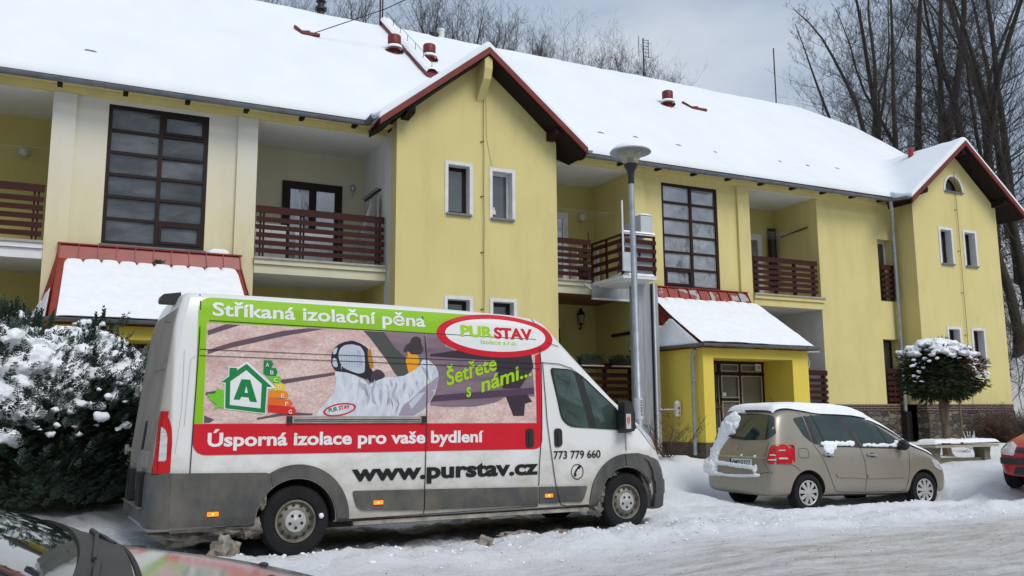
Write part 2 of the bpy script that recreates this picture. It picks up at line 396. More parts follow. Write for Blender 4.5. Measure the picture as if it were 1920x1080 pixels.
def loft(name, stations, mats, parent, hw, sub=0, arches=(), arch_r=.4, smooth=35, y_out=.34):
    """stations: (x, ring) with ring from bottom centre to top centre as (half-offset, z) ; x may be a callable of z"""
    mb = MB(); n = len(stations[0][1]); k = 2*n-2; rings = []
    for x, ring in stations:
        pts = [(x(z) if callable(x) else x, hw-t, z) for t, z in ring]+[(x(z) if callable(x) else x, hw+t, z) for t, z in ring[-2:0:-1]]
        rings.append(pts)
    vs = [p for r in rings for p in r]; fs = []
    for i in range(len(rings)-1):
        for j in range(k): a = i*k+j; b = i*k+(j+1) % k; fs.append((a, b, b+k, a+k))
    def cap(o, rev):
        for j in range(n-1):
            a, b = o+j, o+j+1; c, d = o+(k-j-1) % k, o+(k-j) % k
            q = [a, b, c, d] if j > 0 else [a, b, c]
            if j == n-2: q = [a, b, d]
            q = list(dict.fromkeys(q))
            if len(q) >= 3: fs.append(tuple(q if rev else q[::-1]))
    cap(0, True); cap((len(rings)-1)*k, False)
    mb.add(vs, fs); o = mb.build(name, mats, parent, smooth=smooth)
    mods = []
    if sub: mods.append(('SUBSURF', dict(levels=sub, render_levels=sub)))
    if mods: eval_mesh(o, mods)
    cut = []
    for ax, az in arches:
        c = MB()
        for y0, y1 in ((-.3, y_out), (2*hw-y_out, 2*hw+.3)):
            c.lathe([(0, y0), (arch_r, y0), (arch_r, y1), (0, y1)], (ax, 0, az), 'y', 48)
        oc = c.build('cutter', mats if not isinstance(mats, (list, tuple)) else mats[0], None)
        bm = bmesh.new(); bm.from_mesh(oc.data); bmesh.ops.remove_doubles(bm, verts=bm.verts, dist=1e-5); bmesh.ops.recalc_face_normals(bm, faces=bm.faces); bm.to_mesh(oc.data); bm.free()
        oc.location = (0, 0, 0); cut.append(oc)
    if cut:
        w = o.parent; o.parent = None
        for c in cut: eval_mesh(o, [('BOOLEAN', dict(operation='DIFFERENCE', object=c, solver='EXACT'))])
        o.parent = w
        for c in cut: bpy.data.objects.remove(c)
        if len(o.data.materials) > 1:
            for p in o.data.polygons:
                q = p.center
                for ax, az in arches:
                    rr_ = math.hypot(q.x-ax, q.z-az)
                    if abs(q.y-hw) > hw-y_out-.02 and ((abs(p.normal.y) < .4 and abs(rr_-arch_r) < .03) or (abs(p.normal.y) > .9 and rr_ < arch_r and abs(abs(q.y-hw)-(hw-y_out)) < .01)):
                        p.material_index = 1
    o.data.shade_smooth(); o.data.set_sharp_from_angle(angle=R(smooth))
    return o
def blob(mb, c, r, sq=(1, 1, 1), seed=0, amp=.3, fr=1.6, lev=2, mi=0):
    bm = bmesh.new(); bmesh.ops.create_icosphere(bm, subdivisions=lev, radius=1)
    vs = []
    for v in bm.verts:
        k = 1+amp*noise.noise(v.co*fr+Vector((seed*3.7, seed*1.3, seed)))*1.6
        vs.append((c[0]+v.co.x*r*sq[0]*k, c[1]+v.co.y*r*sq[1]*k, c[2]+v.co.z*r*sq[2]*k))
    bm.verts.index_update(); mb.add(vs, [tuple(v.index for v in f.verts) for f in bm.faces], mi); bm.free(); return mb
# ---------------------------------------------------------------- ground, road, hillside
CTRL = [(4, 7.2, -.13), (8.4, 5.5, -.13), (1, 6.6, -.13), (0, 4, -.14), (13, 7.3, -.12), (20, 7.5, -.08), (30, 9, .1), (0, 0, -.15), (-6, 4, -.1), (8, 0, -.15), (20, 0, -.1),
        (-9, 8, .1), (1.0, 8.7, 0), (2, 8.7, -.01), (4, 9.1, -.02), (6, 9.2, -.01), (1.6, 10.7, .03), (5.8, 11.1, 0), (3.5, 10, -.03), (0, 10, .16), (-1.2, 9.6, .22), (0.2, 9.0, .06),
        (8.4, 10, .0), (8.4, 12, .12), (9.5, 9.2, -.10), (13.5, 8.9, -.06), (10.3, 10.5, -.15), (12.9, 10.45, -.21), (10.2, 12.1, -.13), (12.9, 12.1, -.17), (11.5, 11.3, -.17),
        (14.6, 9.9, .14), (14.2, 10.8, .16), (16, 10.5, .2), (16.5, 12.6, .36), (18, 12.6, .38), (14.8, 12.6, .33), (20, 12, .35), (24, 12, .5),
        (-5, 14.2, .55), (-1, 14.2, .6), (3, 14.1, .6), (7, 14.1, .6), (10, 13.9, .6), (13, 13.8, .6), (16, 14.3, .62), (20, 14.8, .62), (24, 15, .7),
        (-5, 17, .65), (5, 17, .65), (12, 17, .65), (20, 17, .65), (-1, 12, .45), (-3, 11, .38), (2.5, 12.4, .3), (6, 12.8, .28)]
def shep(x, y):
    a = b = 0
    for cx, cy, cz in CTRL:
        w = 1/((x-cx)**2+(y-cy)**2*1.3+.12)**1.7; a += w*cz; b += w
    return a/b
def sstep(a, b, x):
    t = max(0, min(1, (x-a)/(b-a))); return t*t*(3-2*t)
def fb(x, y, s, o=4, z=0.): return noise.fractal(Vector((x*s, y*s, z)), .9, 2.1, o)
def road_edge(x): return 7.95+.055*(x-4)+.22*noise.noise(Vector((x*.7, 3, 0)))
def base_z(x, y):
    far = sstep(24, 34, x)*sstep(2, 12, y)
    z = shep(max(-12, min(30, x)), max(-2, min(18, y)))
    # steep wooded hill to the right of and behind the building
    dh = max(0, (x-26)*.80+(y-12)*.22) if x > 22 else 0
    hb = max(0, y-32)*.42
    h = 0
    if x > 24: h = 17*(1-math.exp(-dh*.85*sstep(9, 15, y)/17))
    h2 = 13*(1-math.exp(-hb/13)) if y > 32 else 0
    z += max(h, h2)
    if y < -14: z += (9+3.2*fb(x, y, .12, 4)+1.5*noise.noise(Vector((x*.9, y*.9, 0))))*sstep(-14, -34, y)
    if h > .3 or h2 > .3: z += .8*fb(x, y, .16)+.25*fb(x, y, .7)
    return z
def ground_z(x, y):
    z = base_z(x, y)
    if -8 < x < 26 and 1 < y < 17:
        re_ = road_edge(x); on = sstep(re_+.25, re_-.35, y)
        n = fb(x, y, 1.1, 5)*.05+fb(x, y, 4.5, 4, 7)*.024
        snow = n+.018*abs(fb(x, y, 9, 4, 3))
        u = y-.055*x
        rd = .012*fb(x*.25, u, 5, 4, 5)+.010*fb(x*.5, u, 14, 3, 8)-.015*abs(noise.noise(Vector((x*.1, u*1.6, 1))))
        z += snow*(1-on)+rd*on
        # small windrow where the plough left it
        z += (1-on)*.085*math.exp(-((y-re_-.42)/.26)**2)*(.5+.9*max(0, fb(x, y, 2.2, 4, 2)+.35))
        # ridge of snow at the outer side of the parked cars
        if x > 8.8: z += .10*math.exp(-((y-9.98-.1*noise.noise(Vector((x*1.3, 0, 0))))/.20)**2)*sstep(9.0, 9.8, x)*sstep(14.4, 13.6, x)
        # churned wheel tracks of the van
        du = (y-8.76)-(x-1.96)*.104
        if .3 < x < 7.2: z += .06*abs(fb(x, y, 3.2, 5, 9))*math.exp(-((du-.5)/.7)**2)-.05*math.exp(-((du-.12)/.14)**2)*sstep(.2, .8, x)*sstep(7.2, 6.4, x)*.6+.035*math.exp(-((du+.16)/.13)**2)*(.4+abs(fb(x, y, 2.6, 4, 4))*1.5)
        if x < 0.6 and y > 8.6: z -= .05*math.exp(-((y-9.35+.12*x)/.12)**2)
    return z
def axis(a, b, step, lo, hi, g=1.22):
    v = [a+step*i for i in range(int((b-a)/step)+1)]
    s = step; x = v[-1]
    while x < hi: s = min(s*g, 3.2 if x < 90 else 20); x += s; v.append(x)
    s = step; x = v[0]; l = []
    while x > lo: s = min(s*g, 3.2 if x > -90 else 20); x -= s; l.append(x)
    return l[::-1]+v
gx = axis(-1.8, 15.5, .042, -160, 200); gy = axis(5.2, 10.9, .042, -120, 260)
mb = MB(); nx = len(gx)
for y in gy:
    for x in gx: mb.v.append((x, y, ground_z(x, y)))
for j in range(len(gy)-1):
    for i in range(nx-1): a = j*nx+i; mb.f.append((a, a+1, a+nx+1, a+nx)); mb.mi.append(0)
# snow / packed icy road / darker brown-grey patch under the van / dark brush specks on the far hill
m = MT('snowy_ground', .7, 0, .3)
sp = m.sep(); X, Y, Z = sp[0], sp[1], sp[2]
rn = m.math('MULTIPLY', m.math('SUBTRACT', m.noise(.9, 5, .6), .5), 1.3)
edge = m.math('SUBTRACT', m.math('ADD', m.math('MULTIPLY', X, .055), 7.62), Y)      # >0 on the road
on = m.ramp(m.math('ADD', m.math('MULTIPLY', m.math('ADD', edge, rn), .9), .25), [(0., 0.), (.9, 1.)])
st = m.mapn((.55, 3.2, 1), (0, 0, R(-3.1)))
a = m.noise(2.1, 8, .68, st); b = m.noise(9, 6, .75, st); c = m.noise(34, 4, .75)
roadc = m.ramp(a, [(.25, (.36, .335, .30)), (.40, (.54, .52, .49)), (.54, (.72, .72, .71)), (.70, (.84, .86, .88))])
roadc = m.mix(m.math('MULTIPLY', m.ramp(b, [(.5, 0.), (.68, 1.)]), .55), roadc, (.33, .29, .24))
roadc = m.mix(m.math('MULTIPLY', m.ramp(c, [(.58, 0.), (.72, 1.)]), .5), roadc, (.22, .20, .17))
snow = m.mix(m.ramp(m.noise(1.6, 6, .62), [(.3, 0.), (.75, 1.)]), (.86, .885, .92), (.77, .80, .84))
snow = m.mix(m.math('MULTIPLY', m.ramp(m.noise(5.5, 6, .7, None), [(.60, 0.), (.72, 1.)]), .30), snow, (.55, .52, .48))
# darker mottled tone under the van: elongated patch in ground coordinates
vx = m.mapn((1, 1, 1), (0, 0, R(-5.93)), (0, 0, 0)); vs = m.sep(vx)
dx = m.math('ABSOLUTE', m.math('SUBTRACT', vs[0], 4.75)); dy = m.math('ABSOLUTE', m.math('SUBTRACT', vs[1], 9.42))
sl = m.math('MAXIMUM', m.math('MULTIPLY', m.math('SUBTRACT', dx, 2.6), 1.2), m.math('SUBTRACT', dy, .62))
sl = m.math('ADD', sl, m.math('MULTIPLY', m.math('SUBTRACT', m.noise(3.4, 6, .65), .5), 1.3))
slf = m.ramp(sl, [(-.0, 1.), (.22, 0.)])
slush = m.ramp(m.noise(11, 6, .7), [(.35, (.10, .085, .07)), (.6, (.25, .235, .22)), (.8, (.42, .42, .42))])  # mottled brown-grey of the darker patch under the van
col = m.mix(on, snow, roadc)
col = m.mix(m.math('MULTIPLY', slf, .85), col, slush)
# far hillside: leaf litter and brush showing through
hz = m.ramp(Z, [(.0, 0.), (1., 1.)]); hz = m.math('MULTIPLY', m.ramp(m.math('MULTIPLY', m.math('SUBTRACT', Z, 1.6), .8), [(0., 0.), (1., 1.)]), m.ramp(m.noise(1.7, 7, .72, m.mapn((1, 1, .5))), [(.52, 0.), (.62, 1.)]))
col = m.mix(m.math('MULTIPLY', hz, .62), col, (.16, .14, .12))
wd_ = m.math('MULTIPLY', m.ramp(m.math('MULTIPLY', m.math('SUBTRACT', -16, Y), .1), [(0., 0.), (1., 1.)]), m.ramp(m.noise(.35, 7, .75, m.mapn((1, 1, .5))), [(.33, 0.), (.45, 1.)]))
col = m.mix(m.math('MULTIPLY', wd_, .9), col, (.045, .04, .033))
m.color(col)
m.rough(m.ramp(on, [(0., .8), (1., .38)]))
h = m.math('ADD', m.math('MULTIPLY', m.noise(13, 8, .75), 1.), m.math('MULTIPLY', m.noise(60, 5, .75), .35))
m.bump(h, .9, .05)
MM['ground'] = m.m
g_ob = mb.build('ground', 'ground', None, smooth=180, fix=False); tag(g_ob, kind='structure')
# ---------------------------------------------------------------- apartment building
BX0, BX1 = -7.0, 23.08
YM, YT = 16.5, 15.85           # main wall plane, gable-bay plane
BLD = thing('apartment_building', 'long pale yellow two-storey apartment house with snow-covered roof and two gabled bays', 'apartment house', (8, 16.5, .6))
fY = lambda y0: (lambda u, v, w: (u, y0+w, v))       # plates parallel to the facade
fXp = lambda x0: (lambda u, v, w: (x0+w, u, v))      # plates across the facade
fZ = lambda z0: (lambda u, v, w: (u, v, z0+w))
rect = lambda x0, x1, z0, z1: [(x0, z0), (x1, z0), (x1, z1), (x0, z1)]
def B(mb, name, mat, parent=BLD, smooth=None): return mb.build(name, mat, parent, smooth=smooth)
ZG, ZF, ZS, ZC = .35, 1.5, 4.29, 6.92      # foundation, ground floor, first floor, ceiling
BASE = 1.42
T1, T2 = (5.30, 8.85), (19.68, 23.08)
WIN1 = [(6.375, 6.845, 5.36, 6.35), (7.345, 7.80, 5.345, 6.325), (6.37, 6.85, 2.64, 3.63), (7.35, 7.82, 2.64, 3.63)]
WIN2 = [(20.69, 21.12, 5.38, 6.31), (21.66, 22.09, 5.38, 6.31), (20.72, 21.15, 2.64, 3.60), (21.69, 22.12, 2.64, 3.60)]
def gable_wall(x0, x1, wins, arch=None, name='gable_wall'):
    xc = (x0+x1)/2; zt = 7.02; hw = (x1-x0)/2; za = zt+hw*.795+.08
    holes = [rect(*w) for w in wins]
    if arch: holes.append(arch)
    mb = MB(); mb.plate([(x0, BASE+.19), (x1, BASE+.19), (x1, zt+.1), (xc, za+.1), (x0, zt+.1)], holes, fY(YT), .32)
    B(mb, name, 'plaster')
    for k, (a, b) in enumerate(((x0, x0+.3), (x1-.3, x1))):
        # return walls of the bay; the left one of the first bay is whitewashed inside the loggia
        mb = MB(); mb.box(a+.002, b-.002, YT+.32, 18.4 if k == 0 else 18.4, BASE+.19, 7.0)
        B(mb, 'bay_side_wall', 'plaster_white' if (k == 0 and x0 < 10) else 'plaster')
gable_wall(*T1, WIN1)
ARCH = arc(21.375, 7.42, .34, 0, 180, 16, .43)
gable_wall(*T2, WIN2, ARCH)
# surrounds and windows of the bays
def window(x0, x1, z0, z1, y, frame='brown', glass='glass', trim=True, depth=.18, curtain=False, fw=.07, label=None):
    w = MB()
    w.plate(rect(x0+.0, x1-.0, z0, z1), [rect(x0+fw, x1-fw, z0+fw, z1-fw)], fY(y+depth), .05)
    fr = B(w, 'window_frame', frame)
    if label: fr['label'] = label
    p = MB(); p.box(x0+fw-.005, x1-fw+.005, y+depth+.02, y+depth+.03, z0+fw-.005, z1-fw+.005); p.build('pane', glass, fr)
    if curtain:
        c = MB(); c.grid(30, 2, lambda u, v: (x0+.03+u*(x1-x0-.06), y+depth+.07+.012*sin(u*40), z0+v*(z1-z0))); c.build('curtain', 'curtain', fr, smooth=180)
    if trim:
        t = MB(); t.plate(rect(x0-.065, x1+.065, z0-.03, z1+.065), [rect(x0+.003, x1-.003, z0+.003, z1-.003)], fY(y-.018), .05)
        # plaster reveal
        for (a, b, c, d) in ((x0, x0+.004, z0, z1), (x1-.004, x1, z0, z1), (x0, x1, z1-.004, z1)): t.box(a, b, y+.03, y+depth-.002, c, d)
        B(t, 'window_surround', 'trim')
        s = MB(); s.box(x0-.035, x1+.035, y-.055, y+depth-.002, z0-.045, z0-.004); s.build('sill', 'zinc', fr)
    return fr
for i, w in enumerate(WIN1): window(*w, YT, frame='brown' if i != 1 else 'whitepaint', curtain=(i == 1), glass='glass', label='white framed window with net curtain' if i == 1 else None, fw=.075 if i != 1 else .045)
for i, w in enumerate(WIN2): window(*w, YT, frame='brown', curtain=False)
# little plaster ornament hanging in the curtained window
orn = MB(); orn.plate(ell(7.46, 5.52, .04, .05, 16), [], fY(YT+.165), .006); orn.plate([(7.41, 5.46), (7.51, 5.46), (7.485, 5.53), (7.435, 5.53)], [], fY(YT+.166), .006); orn.plate(ell(7.46, 5.585, .022, .026, 14), [], fY(YT+.165), .006)
tag(orn.build('window_ornament', simple('cream_glaze', (.75, .68, .5))), 'small cream figure hanging behind the curtained upper window of the gabled bay', 'ornament')
t = MB(); t.plate(arc(21.375, 7.42, .405, 0, 180, 16, .495)+[(21.375-.405, 7.40), (21.375+.405, 7.40)][0:0], [], fY(YT-.018), .001)
t = MB(); t.plate(arc(21.375, 7.42, .405, 0, 180, 16, .495)+arc(21.375, 7.42, .342, 180, 0, 16, .432), [], fY(YT-.018), .05)
B(t, 'window_surround', 'trim')
w = MB(); w.plate(arc(21.375, 7.42, .34, 0, 180, 16, .43), [arc(21.375, 7.46, .27, 0, 180, 14, .34)], fY(YT+.18), .04); fr = B(w, 'window_frame', 'brown')
w = MB(); w.plate(arc(21.375, 7.45, .28, 0, 180, 14, .35), [], fY(YT+.20), .01); w.build('pane', 'glass', fr)
w = MB(); w.box(21.0, 21.75, YT-.05, YT+.17, 7.385, 7.42); w.build('sill', 'zinc', fr)

# stone base with clinker course
mb = MB()
for a, b, y in ((T1[0], T1[1], YT), (T2[0], T2[1], YT)): mb.box(a-.02, b+.02, y-.05, y+.3, ZG, BASE)
for a, b in ((BX0, T1[0]-.02), (T1[1]+.02, T2[0]-.02)): mb.box(a, b, YM-.05, YM+.3, ZG, BASE)
mb.box(BX1-.32, BX1+.02, YT+.3, 28.4, ZG, BASE)
B(mb, 'stone_base', 'stone')
mb = MB()
for a, b, y in ((T1[0], T1[1], YT), (T2[0], T2[1], YT)): mb.box(a-.012, b+.012, y-.02, y+.3, BASE, BASE+.19)
for a, b in ((BX0, T1[0]-.012), (T1[1]+.012, T2[0]-.012)): mb.box(a, b, YM-.02, YM+.3, BASE, BASE+.19)
mb.box(BX1-.32, BX1+.012, YT+.3, 28.4, BASE, BASE+.19)
B(mb, 'clinker_course', 'clinker')
# end and rear walls
mb = MB(); mb.box(BX1-.3, BX1-.003, YT+.33, 28.4, BASE+.19, 7.0); mb.plate([(YT+.33, 7.0), (28.4, 7.0), (22.3, 11.4)], [], fXp(BX1-.3), .297)
mb.box(BX0, BX0+.3, YM, 28.4, ZG, 7.0); mb.plate([(YM, 7.0), (28.4, 7.0), (22.3, 11.4)], [], fXp(BX0), .3)
mb.box(BX0, BX1, 28.1, 28.4, ZG, 7.0); B(mb, 'outer_wall', 'plaster')

# stair bays
def stair_bay(x0, x1, wx0, wx1, wz0, wz1, pm, first):
    mb = MB(); mb.plate(rect(x0, x1, BASE+.19, 6.98), [rect(wx0, wx1, wz0, wz1), rect(wx0, wx1, 1.7, 3.2)], fY(YM), .3); B(mb, 'stair_wall', pm)
    for a, b in ((x0-.002, x0+.36), (x1-.36, x1+.002)): mb = MB(); mb.box(a, b, YM-.07, YM-.001, BASE+.192, 6.93); B(mb, 'pilaster', pm)
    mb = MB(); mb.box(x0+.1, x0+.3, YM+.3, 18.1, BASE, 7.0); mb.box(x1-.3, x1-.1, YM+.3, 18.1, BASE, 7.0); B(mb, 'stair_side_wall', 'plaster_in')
    # window of the stairs: frames, muntins, panes
    y = YM+.02; f = MB(); n = 6; H = (wz1-wz0); fw = .065
    f.plate(rect(wx0, wx1, wz0, wz1), [rect(wx0+fw, wx1-fw, wz0+fw, wz1-fw)], fY(y), .09)
    xm = wx0+(wx1-wx0)*.52; f.box(xm-.035, xm+.035, y+.001, y+.085, wz0+fw, wz1-fw)
    rows = [wz0+fw+(H-2*fw)*k/n for k in range(n+1)]
    for k in range(1, n): f.box(wx0+fw, wx1-fw, y+.004, y+.08, rows[k]-.026, rows[k]+.026)
    # opening sashes have a second, thicker frame
    sashes = [(xm+.035, wx1-fw, rows[0], rows[1]-.026), (xm+.035, wx1-fw, rows[n-1]+.026, rows[n])] if first else [(wx0+fw, xm-.035, rows[0], rows[1]-.026)]
    for a, b, c, d in sashes: f.plate(rect(a+.003, b-.003, c+.003, d-.003), [rect(a+.05, b-.05, c+.05, d-.05)], fY(y-.012), .08)
    fr = B(f, 'stair_window', 'brown')
    for k in range(n):
        for a, b in ((wx0+fw-.01, xm-.03), (xm+.03, wx1-fw+.01)):
            p = MB(); q = random.Random(k*7+int(a*10)); tl = q.uniform(-.012, .012)
            p.add([(a, y+.04+tl, rows[k]), (b, y+.04-tl, rows[k]), (b, y+.04+tl*.5, rows[k+1]), (a, y+.04-tl, rows[k+1])], [(0, 1, 2, 3)])
            p.build('pane', 'glassfog' if first else 'glassmir', fr)
    if not first:   # pale glazing beads
        g = MB()
        for k in range(n):
            for a, b in ((wx0+fw, xm-.035), (xm+.035, wx1-fw)):
                z0_, z1_ = rows[k]+.03, rows[k+1]-.03
                g.plate(rect(a+.012, b-.012, z0_, z1_), [rect(a+.024, b-.024, z0_+.012, z1_-.012)], fY(y+.030), .006)
        g.build('glazing_bead', simple('pale_glazing_bead', (.42, .36, .30)), fr)
    s = MB(); s.box(wx0-.03, wx1+.03, YM-.05, YM+.02, wz0-.03, wz0-.003); s.build('sill', 'zinc', fr)
    dk = MB(); dk.box(x0+.3, x1-.3, YM+.9, YM+.95, 1.6, 6.9); B(dk, 'stairwell_back_wall', 'plaster_white')
    return fr
sb1 = stair_bay(-.67, 2.76, .20, 1.89, 4.34, 6.86, 'plaster_pale', True)
sb2 = stair_bay(11.14, 14.60, 12.02, 13.66, 4.29, 6.79, 'plaster', False)
# flower pot on the stair window sill inside
fp = MB(); fp.lathe([(0, 0), (.07, 0), (.095, .15), (.105, .15), (.105, .18), (.085, .18), (.08, .14), (0, .14)], (.80, 16.68, 4.42), n=20)
pot = thing('potted_plant', 'terracotta pot with a plant behind the lower pane of the left stair window', 'plant pot', (.80, 16.68, 4.42)); fp.build('pot', 'terracotta', pot, smooth=40)
lf = MB(); rq = random.Random(3)
for k in range(26):
    a = rq.uniform(0, 6.28); e_ = rq.uniform(.4, 1.3); l = rq.uniform(.08, .2); c = Vector((.80, 16.68, 4.57)); d = Vector((cos(a)*cos(e_), sin(a)*cos(e_)*.4, sin(e_))); s_ = d.cross(Vector((0, 0, 1))).normalized()*.018
    lf.add([c, c+d*l*.6+s_, c+d*l, c+d*l*.6-s_], [(0, 1, 2, 3)])
lf.build('foliage', simple('house_plant_green', (.05, .09, .03)), pot, smooth=180)

# loggias
def loggia(x0, x1, back, side_l, side_r, slab, front_left=True, lower='plaster_in'):
    z = [(ZS, ZC, 0), (ZF, ZS-.30, 1)]
    for z0, z1, lv in z:
        bm_ = back if lv == 0 else lower
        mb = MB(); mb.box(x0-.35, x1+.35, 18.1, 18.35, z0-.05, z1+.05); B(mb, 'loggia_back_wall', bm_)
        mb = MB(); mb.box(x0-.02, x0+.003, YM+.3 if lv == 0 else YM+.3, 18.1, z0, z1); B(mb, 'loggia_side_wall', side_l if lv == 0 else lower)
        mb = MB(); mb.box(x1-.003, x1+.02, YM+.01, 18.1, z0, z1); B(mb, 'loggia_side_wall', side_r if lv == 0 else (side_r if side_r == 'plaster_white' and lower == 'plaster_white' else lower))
        mb = MB(); mb.box(x0-.3, x1+.3, YM+.02, 18.2, z1, z1+.06); B(mb, 'loggia_ceiling', 'ceiling' if lv == 0 else ('woodceil' if 8 < x0 < 10 else 'ceiling'))
    mb = MB(); mb.box(x0+.004, x1-.004, YM-.02, 18.1, 4.06, ZS-.005); B(mb, 'balcony_slab', 'ceiling')
    mb = MB(); mb.box(x0+.006, x1-.006, YM-.13, YM-.021, 4.16, ZS-.042); mb.box(x0+.006, x1-.006, YM-.09, YM-.021, 3.99, 4.155); B(mb, 'balcony_cornice', slab)
    mb = MB(); mb.box(x0-.0+.002, x1-.002, YM-.16, YM+.1, ZS-.04, ZS); B(mb, 'balcony_ledge', 'ledge')
    mb = MB(); mb.box(x0+.004, x1-.004, YM-.02, 18.1, ZG, ZF); B(mb, 'ground_floor_slab', 'stone')
loggia(-3.4, -.67, 'plaster_in', 'plaster_in', 'plaster_in', 'whitepaint')
loggia(2.76, 5.30, 'plaster_cream', 'plaster_cream', 'plaster_white', 'plaster_cream')
loggia(8.85, 11.14, 'plaster_in', 'plaster', 'plaster', 'plaster_cream')
loggia(14.60, 16.90, 'plaster_in', 'plaster_in', 'plaster', 'plaster', lower='plaster_white')
# plain wall pieces
mb = MB(); mb.plate(rect(16.90, 19.68, BASE+.19, 6.98), [rect(19.03, 19.60, 4.34, 6.02), rect(19.0, 19.58, BASE+.2, 3.32)], fY(YM), .3); B(mb, 'facade_wall', 'plaster')
mb = MB(); mb.box(BX0, -3.4, YM, YM+.3, BASE+.19, 6.98); B(mb, 'facade_wall', 'plaster')
# french windows in the narrow slots
for z0, z1 in ((4.34, 6.02), (BASE+.2, 3.32)):
    fr = window(19.05, 19.59, z0, z1, YM, frame='brown' if z0 < 3 else 'whitepaint', trim=False, depth=.24, curtain=True, fw=.06)
# beam above everything, under the eaves
mb = MB()
for a, b in ((BX0, T1[0]-.001), (T1[1]+.001, T2[0]-.001)): mb.box(a, b, YM-.075, YM+.34, ZC+.015, 7.08)
B(mb, 'eaves_beam', 'plaster')
mb = MB()
for a, b in ((BX0, T1[0]-.001), (T1[1]+.001, T2[0]-.001)): mb.box(a, b, 16.08, YM-.08, 7.06, 7.085)
B(mb, 'eaves_soffit', 'plaster')
x = -6.7
while x < 19.5:
    if not (T1[0]-.5 < x < T1[1]+.5): mb = MB(); mb.box(x-.04, x+.04, 16.0, 16.2, 6.925, 6.985); B(mb, 'rafter_end', 'soffit')
    x += 1.02

# railings
def railing(x0, x1, zb, ztop, y=YM-.06, posts=4, parent=BLD, boards=6, jut=0):
    t = MB(); H = ztop-zb; zs = [(ztop-.135*H/.97, ztop)]
    n = boards-1; pitch = (H-.135*H/.97-.07)/n
    for k in range(n): z = zb+.05+pitch*k; zs.append((z, z+.088))
    for i, (a, b) in enumerate(zs): t.box(x0+(.01 if i % 2 else 0), x1-(.008 if i % 3 else 0), y-.0125, y+.0125, a, b)
    r_ = t.build('railing', 'board', parent)
    for k in range(posts):
        p = MB(); x = x0+.12+(x1-x0-.24)*k/(posts-1); p.box(x-.045, x-.015, y+.013, y+.06, zb-.01, ztop-.02); p.box(x+.015, x+.045, y+.013, y+.06, zb-.01, ztop-.02)
        for a, b in zs: p.lathe([(0, -.0), (.008, -.0), (.008, .004), (0, .004)], (x, y-.017, (a+b)/2), 'y', 6)
        p.build('post', 'brown', r_)
    return r_
railing(-3.38, -.70, 4.32, 5.26); railing(2.78, 5.26, 4.33, 5.27)
railing(8.87, 10.02, 4.33, 5.21, posts=2); railing(10.72, 11.12, 4.33, 5.21, posts=2)
railing(14.62, 16.74, 4.33, 5.22); railing(19.06, 19.60, 4.38, 5.32, y=YM-.03, posts=2); railing(19.03, 19.56, BASE+.22, 2.55, y=YM-.03, posts=2)
railing(8.87, 11.12, ZF+.03, 2.50); railing(14.62, 16.88, ZF+.03, 2.45); railing(-3.38, -.70, ZF+.03, 2.5); railing(2.78, 5.28, ZF+.03, 2.5)

# doors, lamps and fittings inside the loggias
def glass_door(x0, x1, z0, z1, y, frame, leaves=2, gl='glassmir', lab=None):
    f = MB(); fw = .085; f.plate(rect(x0, x1, z0, z1), [rect(x0+fw, x1-fw, z0+.02, z1-fw)], fY(y-.05), .06)
    w = (x1-x0-2*fw)/leaves
    for k in range(leaves):
        a = x0+fw+w*k; f.plate(rect(a+.002, a+w-.002, z0+.02, z1-fw-.002), [rect(a+.075, a+w-.075, z0+.14, z1-fw-.08)], fY(y-.07), .055)
    d = B(f, 'balcony_door', frame)
    for k in range(leaves):
        a = x0+fw+w*k; p = MB(); p.box(a+.07, a+w-.07, y-.045, y-.035, z0+.13, z1-fw-.07); p.build('pane', gl, d)
    if lab: d['label'] = lab
    return d
glass_door(3.57, 4.83, ZS, 6.25, 18.1, 'brown'); glass_door(9.35, 10.38, ZS, 6.22, 18.1, 'whitepaint', 1); glass_door(15.5, 16.42, ZS, 6.2, 18.1, 'whitepaint', 1)
glass_door(-3.0, -1.9, ZS, 6.2, 18.1, 'brown', 1); glass_door(9.0, 10.12, ZF, 3.4, 18.1, 'brown', 1); glass_door(15.4, 16.3, ZF, 3.3, 18.1, 'brown', 1, 'glass'); glass_door(3.3, 4.4, ZF, 3.4, 18.1, 'brown', 1, 'glass')
def globe(x, y, z):
    mb = MB(); mb.lathe([(0, .0), (.05, .0), (.05, -.05), (0, -.05)], (x, y, z), 'y', 12); blob(mb, (x, y-.13, z), .095, amp=0, lev=3)
    return B(mb, 'globe_lamp', simple('opal_glass', (.62, .62, .56), rough=.2), smooth=60)
globe(-1.15, 18.1, 6.22); globe(10.74, 18.1, 6.12); globe(16.72, 18.1, 6.2); globe(-1.2, 18.1, 3.35)
mb = MB(); mb.tube([(5.04, 18.1, 6.22), (5.04, 18.0, 6.22), (5.04, 17.97, 6.12), (5.04, 17.99, 6.0)], .012, 6); mb.lathe([(.02, .1), (.05, .06), (.055, 0), (.03, -.05), (0, -.06)], (5.04, 17.99, 6.2), n=12); B(mb, 'wall_sconce', 'alu', smooth=50)
mb = MB(); x, y, z = 10.66, 17.99, 3.62
mb.tube([(x, 18.1, z-.2), (x, y+.02, z-.22), (x, y, z-.12)], .018, 6); mb.lathe([(0, -.13), (.05, -.12), (.055, -.08)], (x, y, z), n=6); mb.lathe([(.11, .12), (.10, .14), (.04, .22), (.02, .28), (0, .29)], (x, y, z), n=6)
for k in range(6): a = k*pi/3; mb.bar((x+.055*cos(a), y+.055*sin(a), z-.08), (x+.095*cos(a), y+.095*sin(a), z+.12), .01, .01)
la = B(mb, 'wall_lantern', 'blackmetal')
mb = MB(); mb.lathe([(.045, -.08), (.085, .115)], (x, y, z), n=6); mb.build('lantern_glass', simple('lantern_glass', (.4, .42, .40), rough=.1), la)
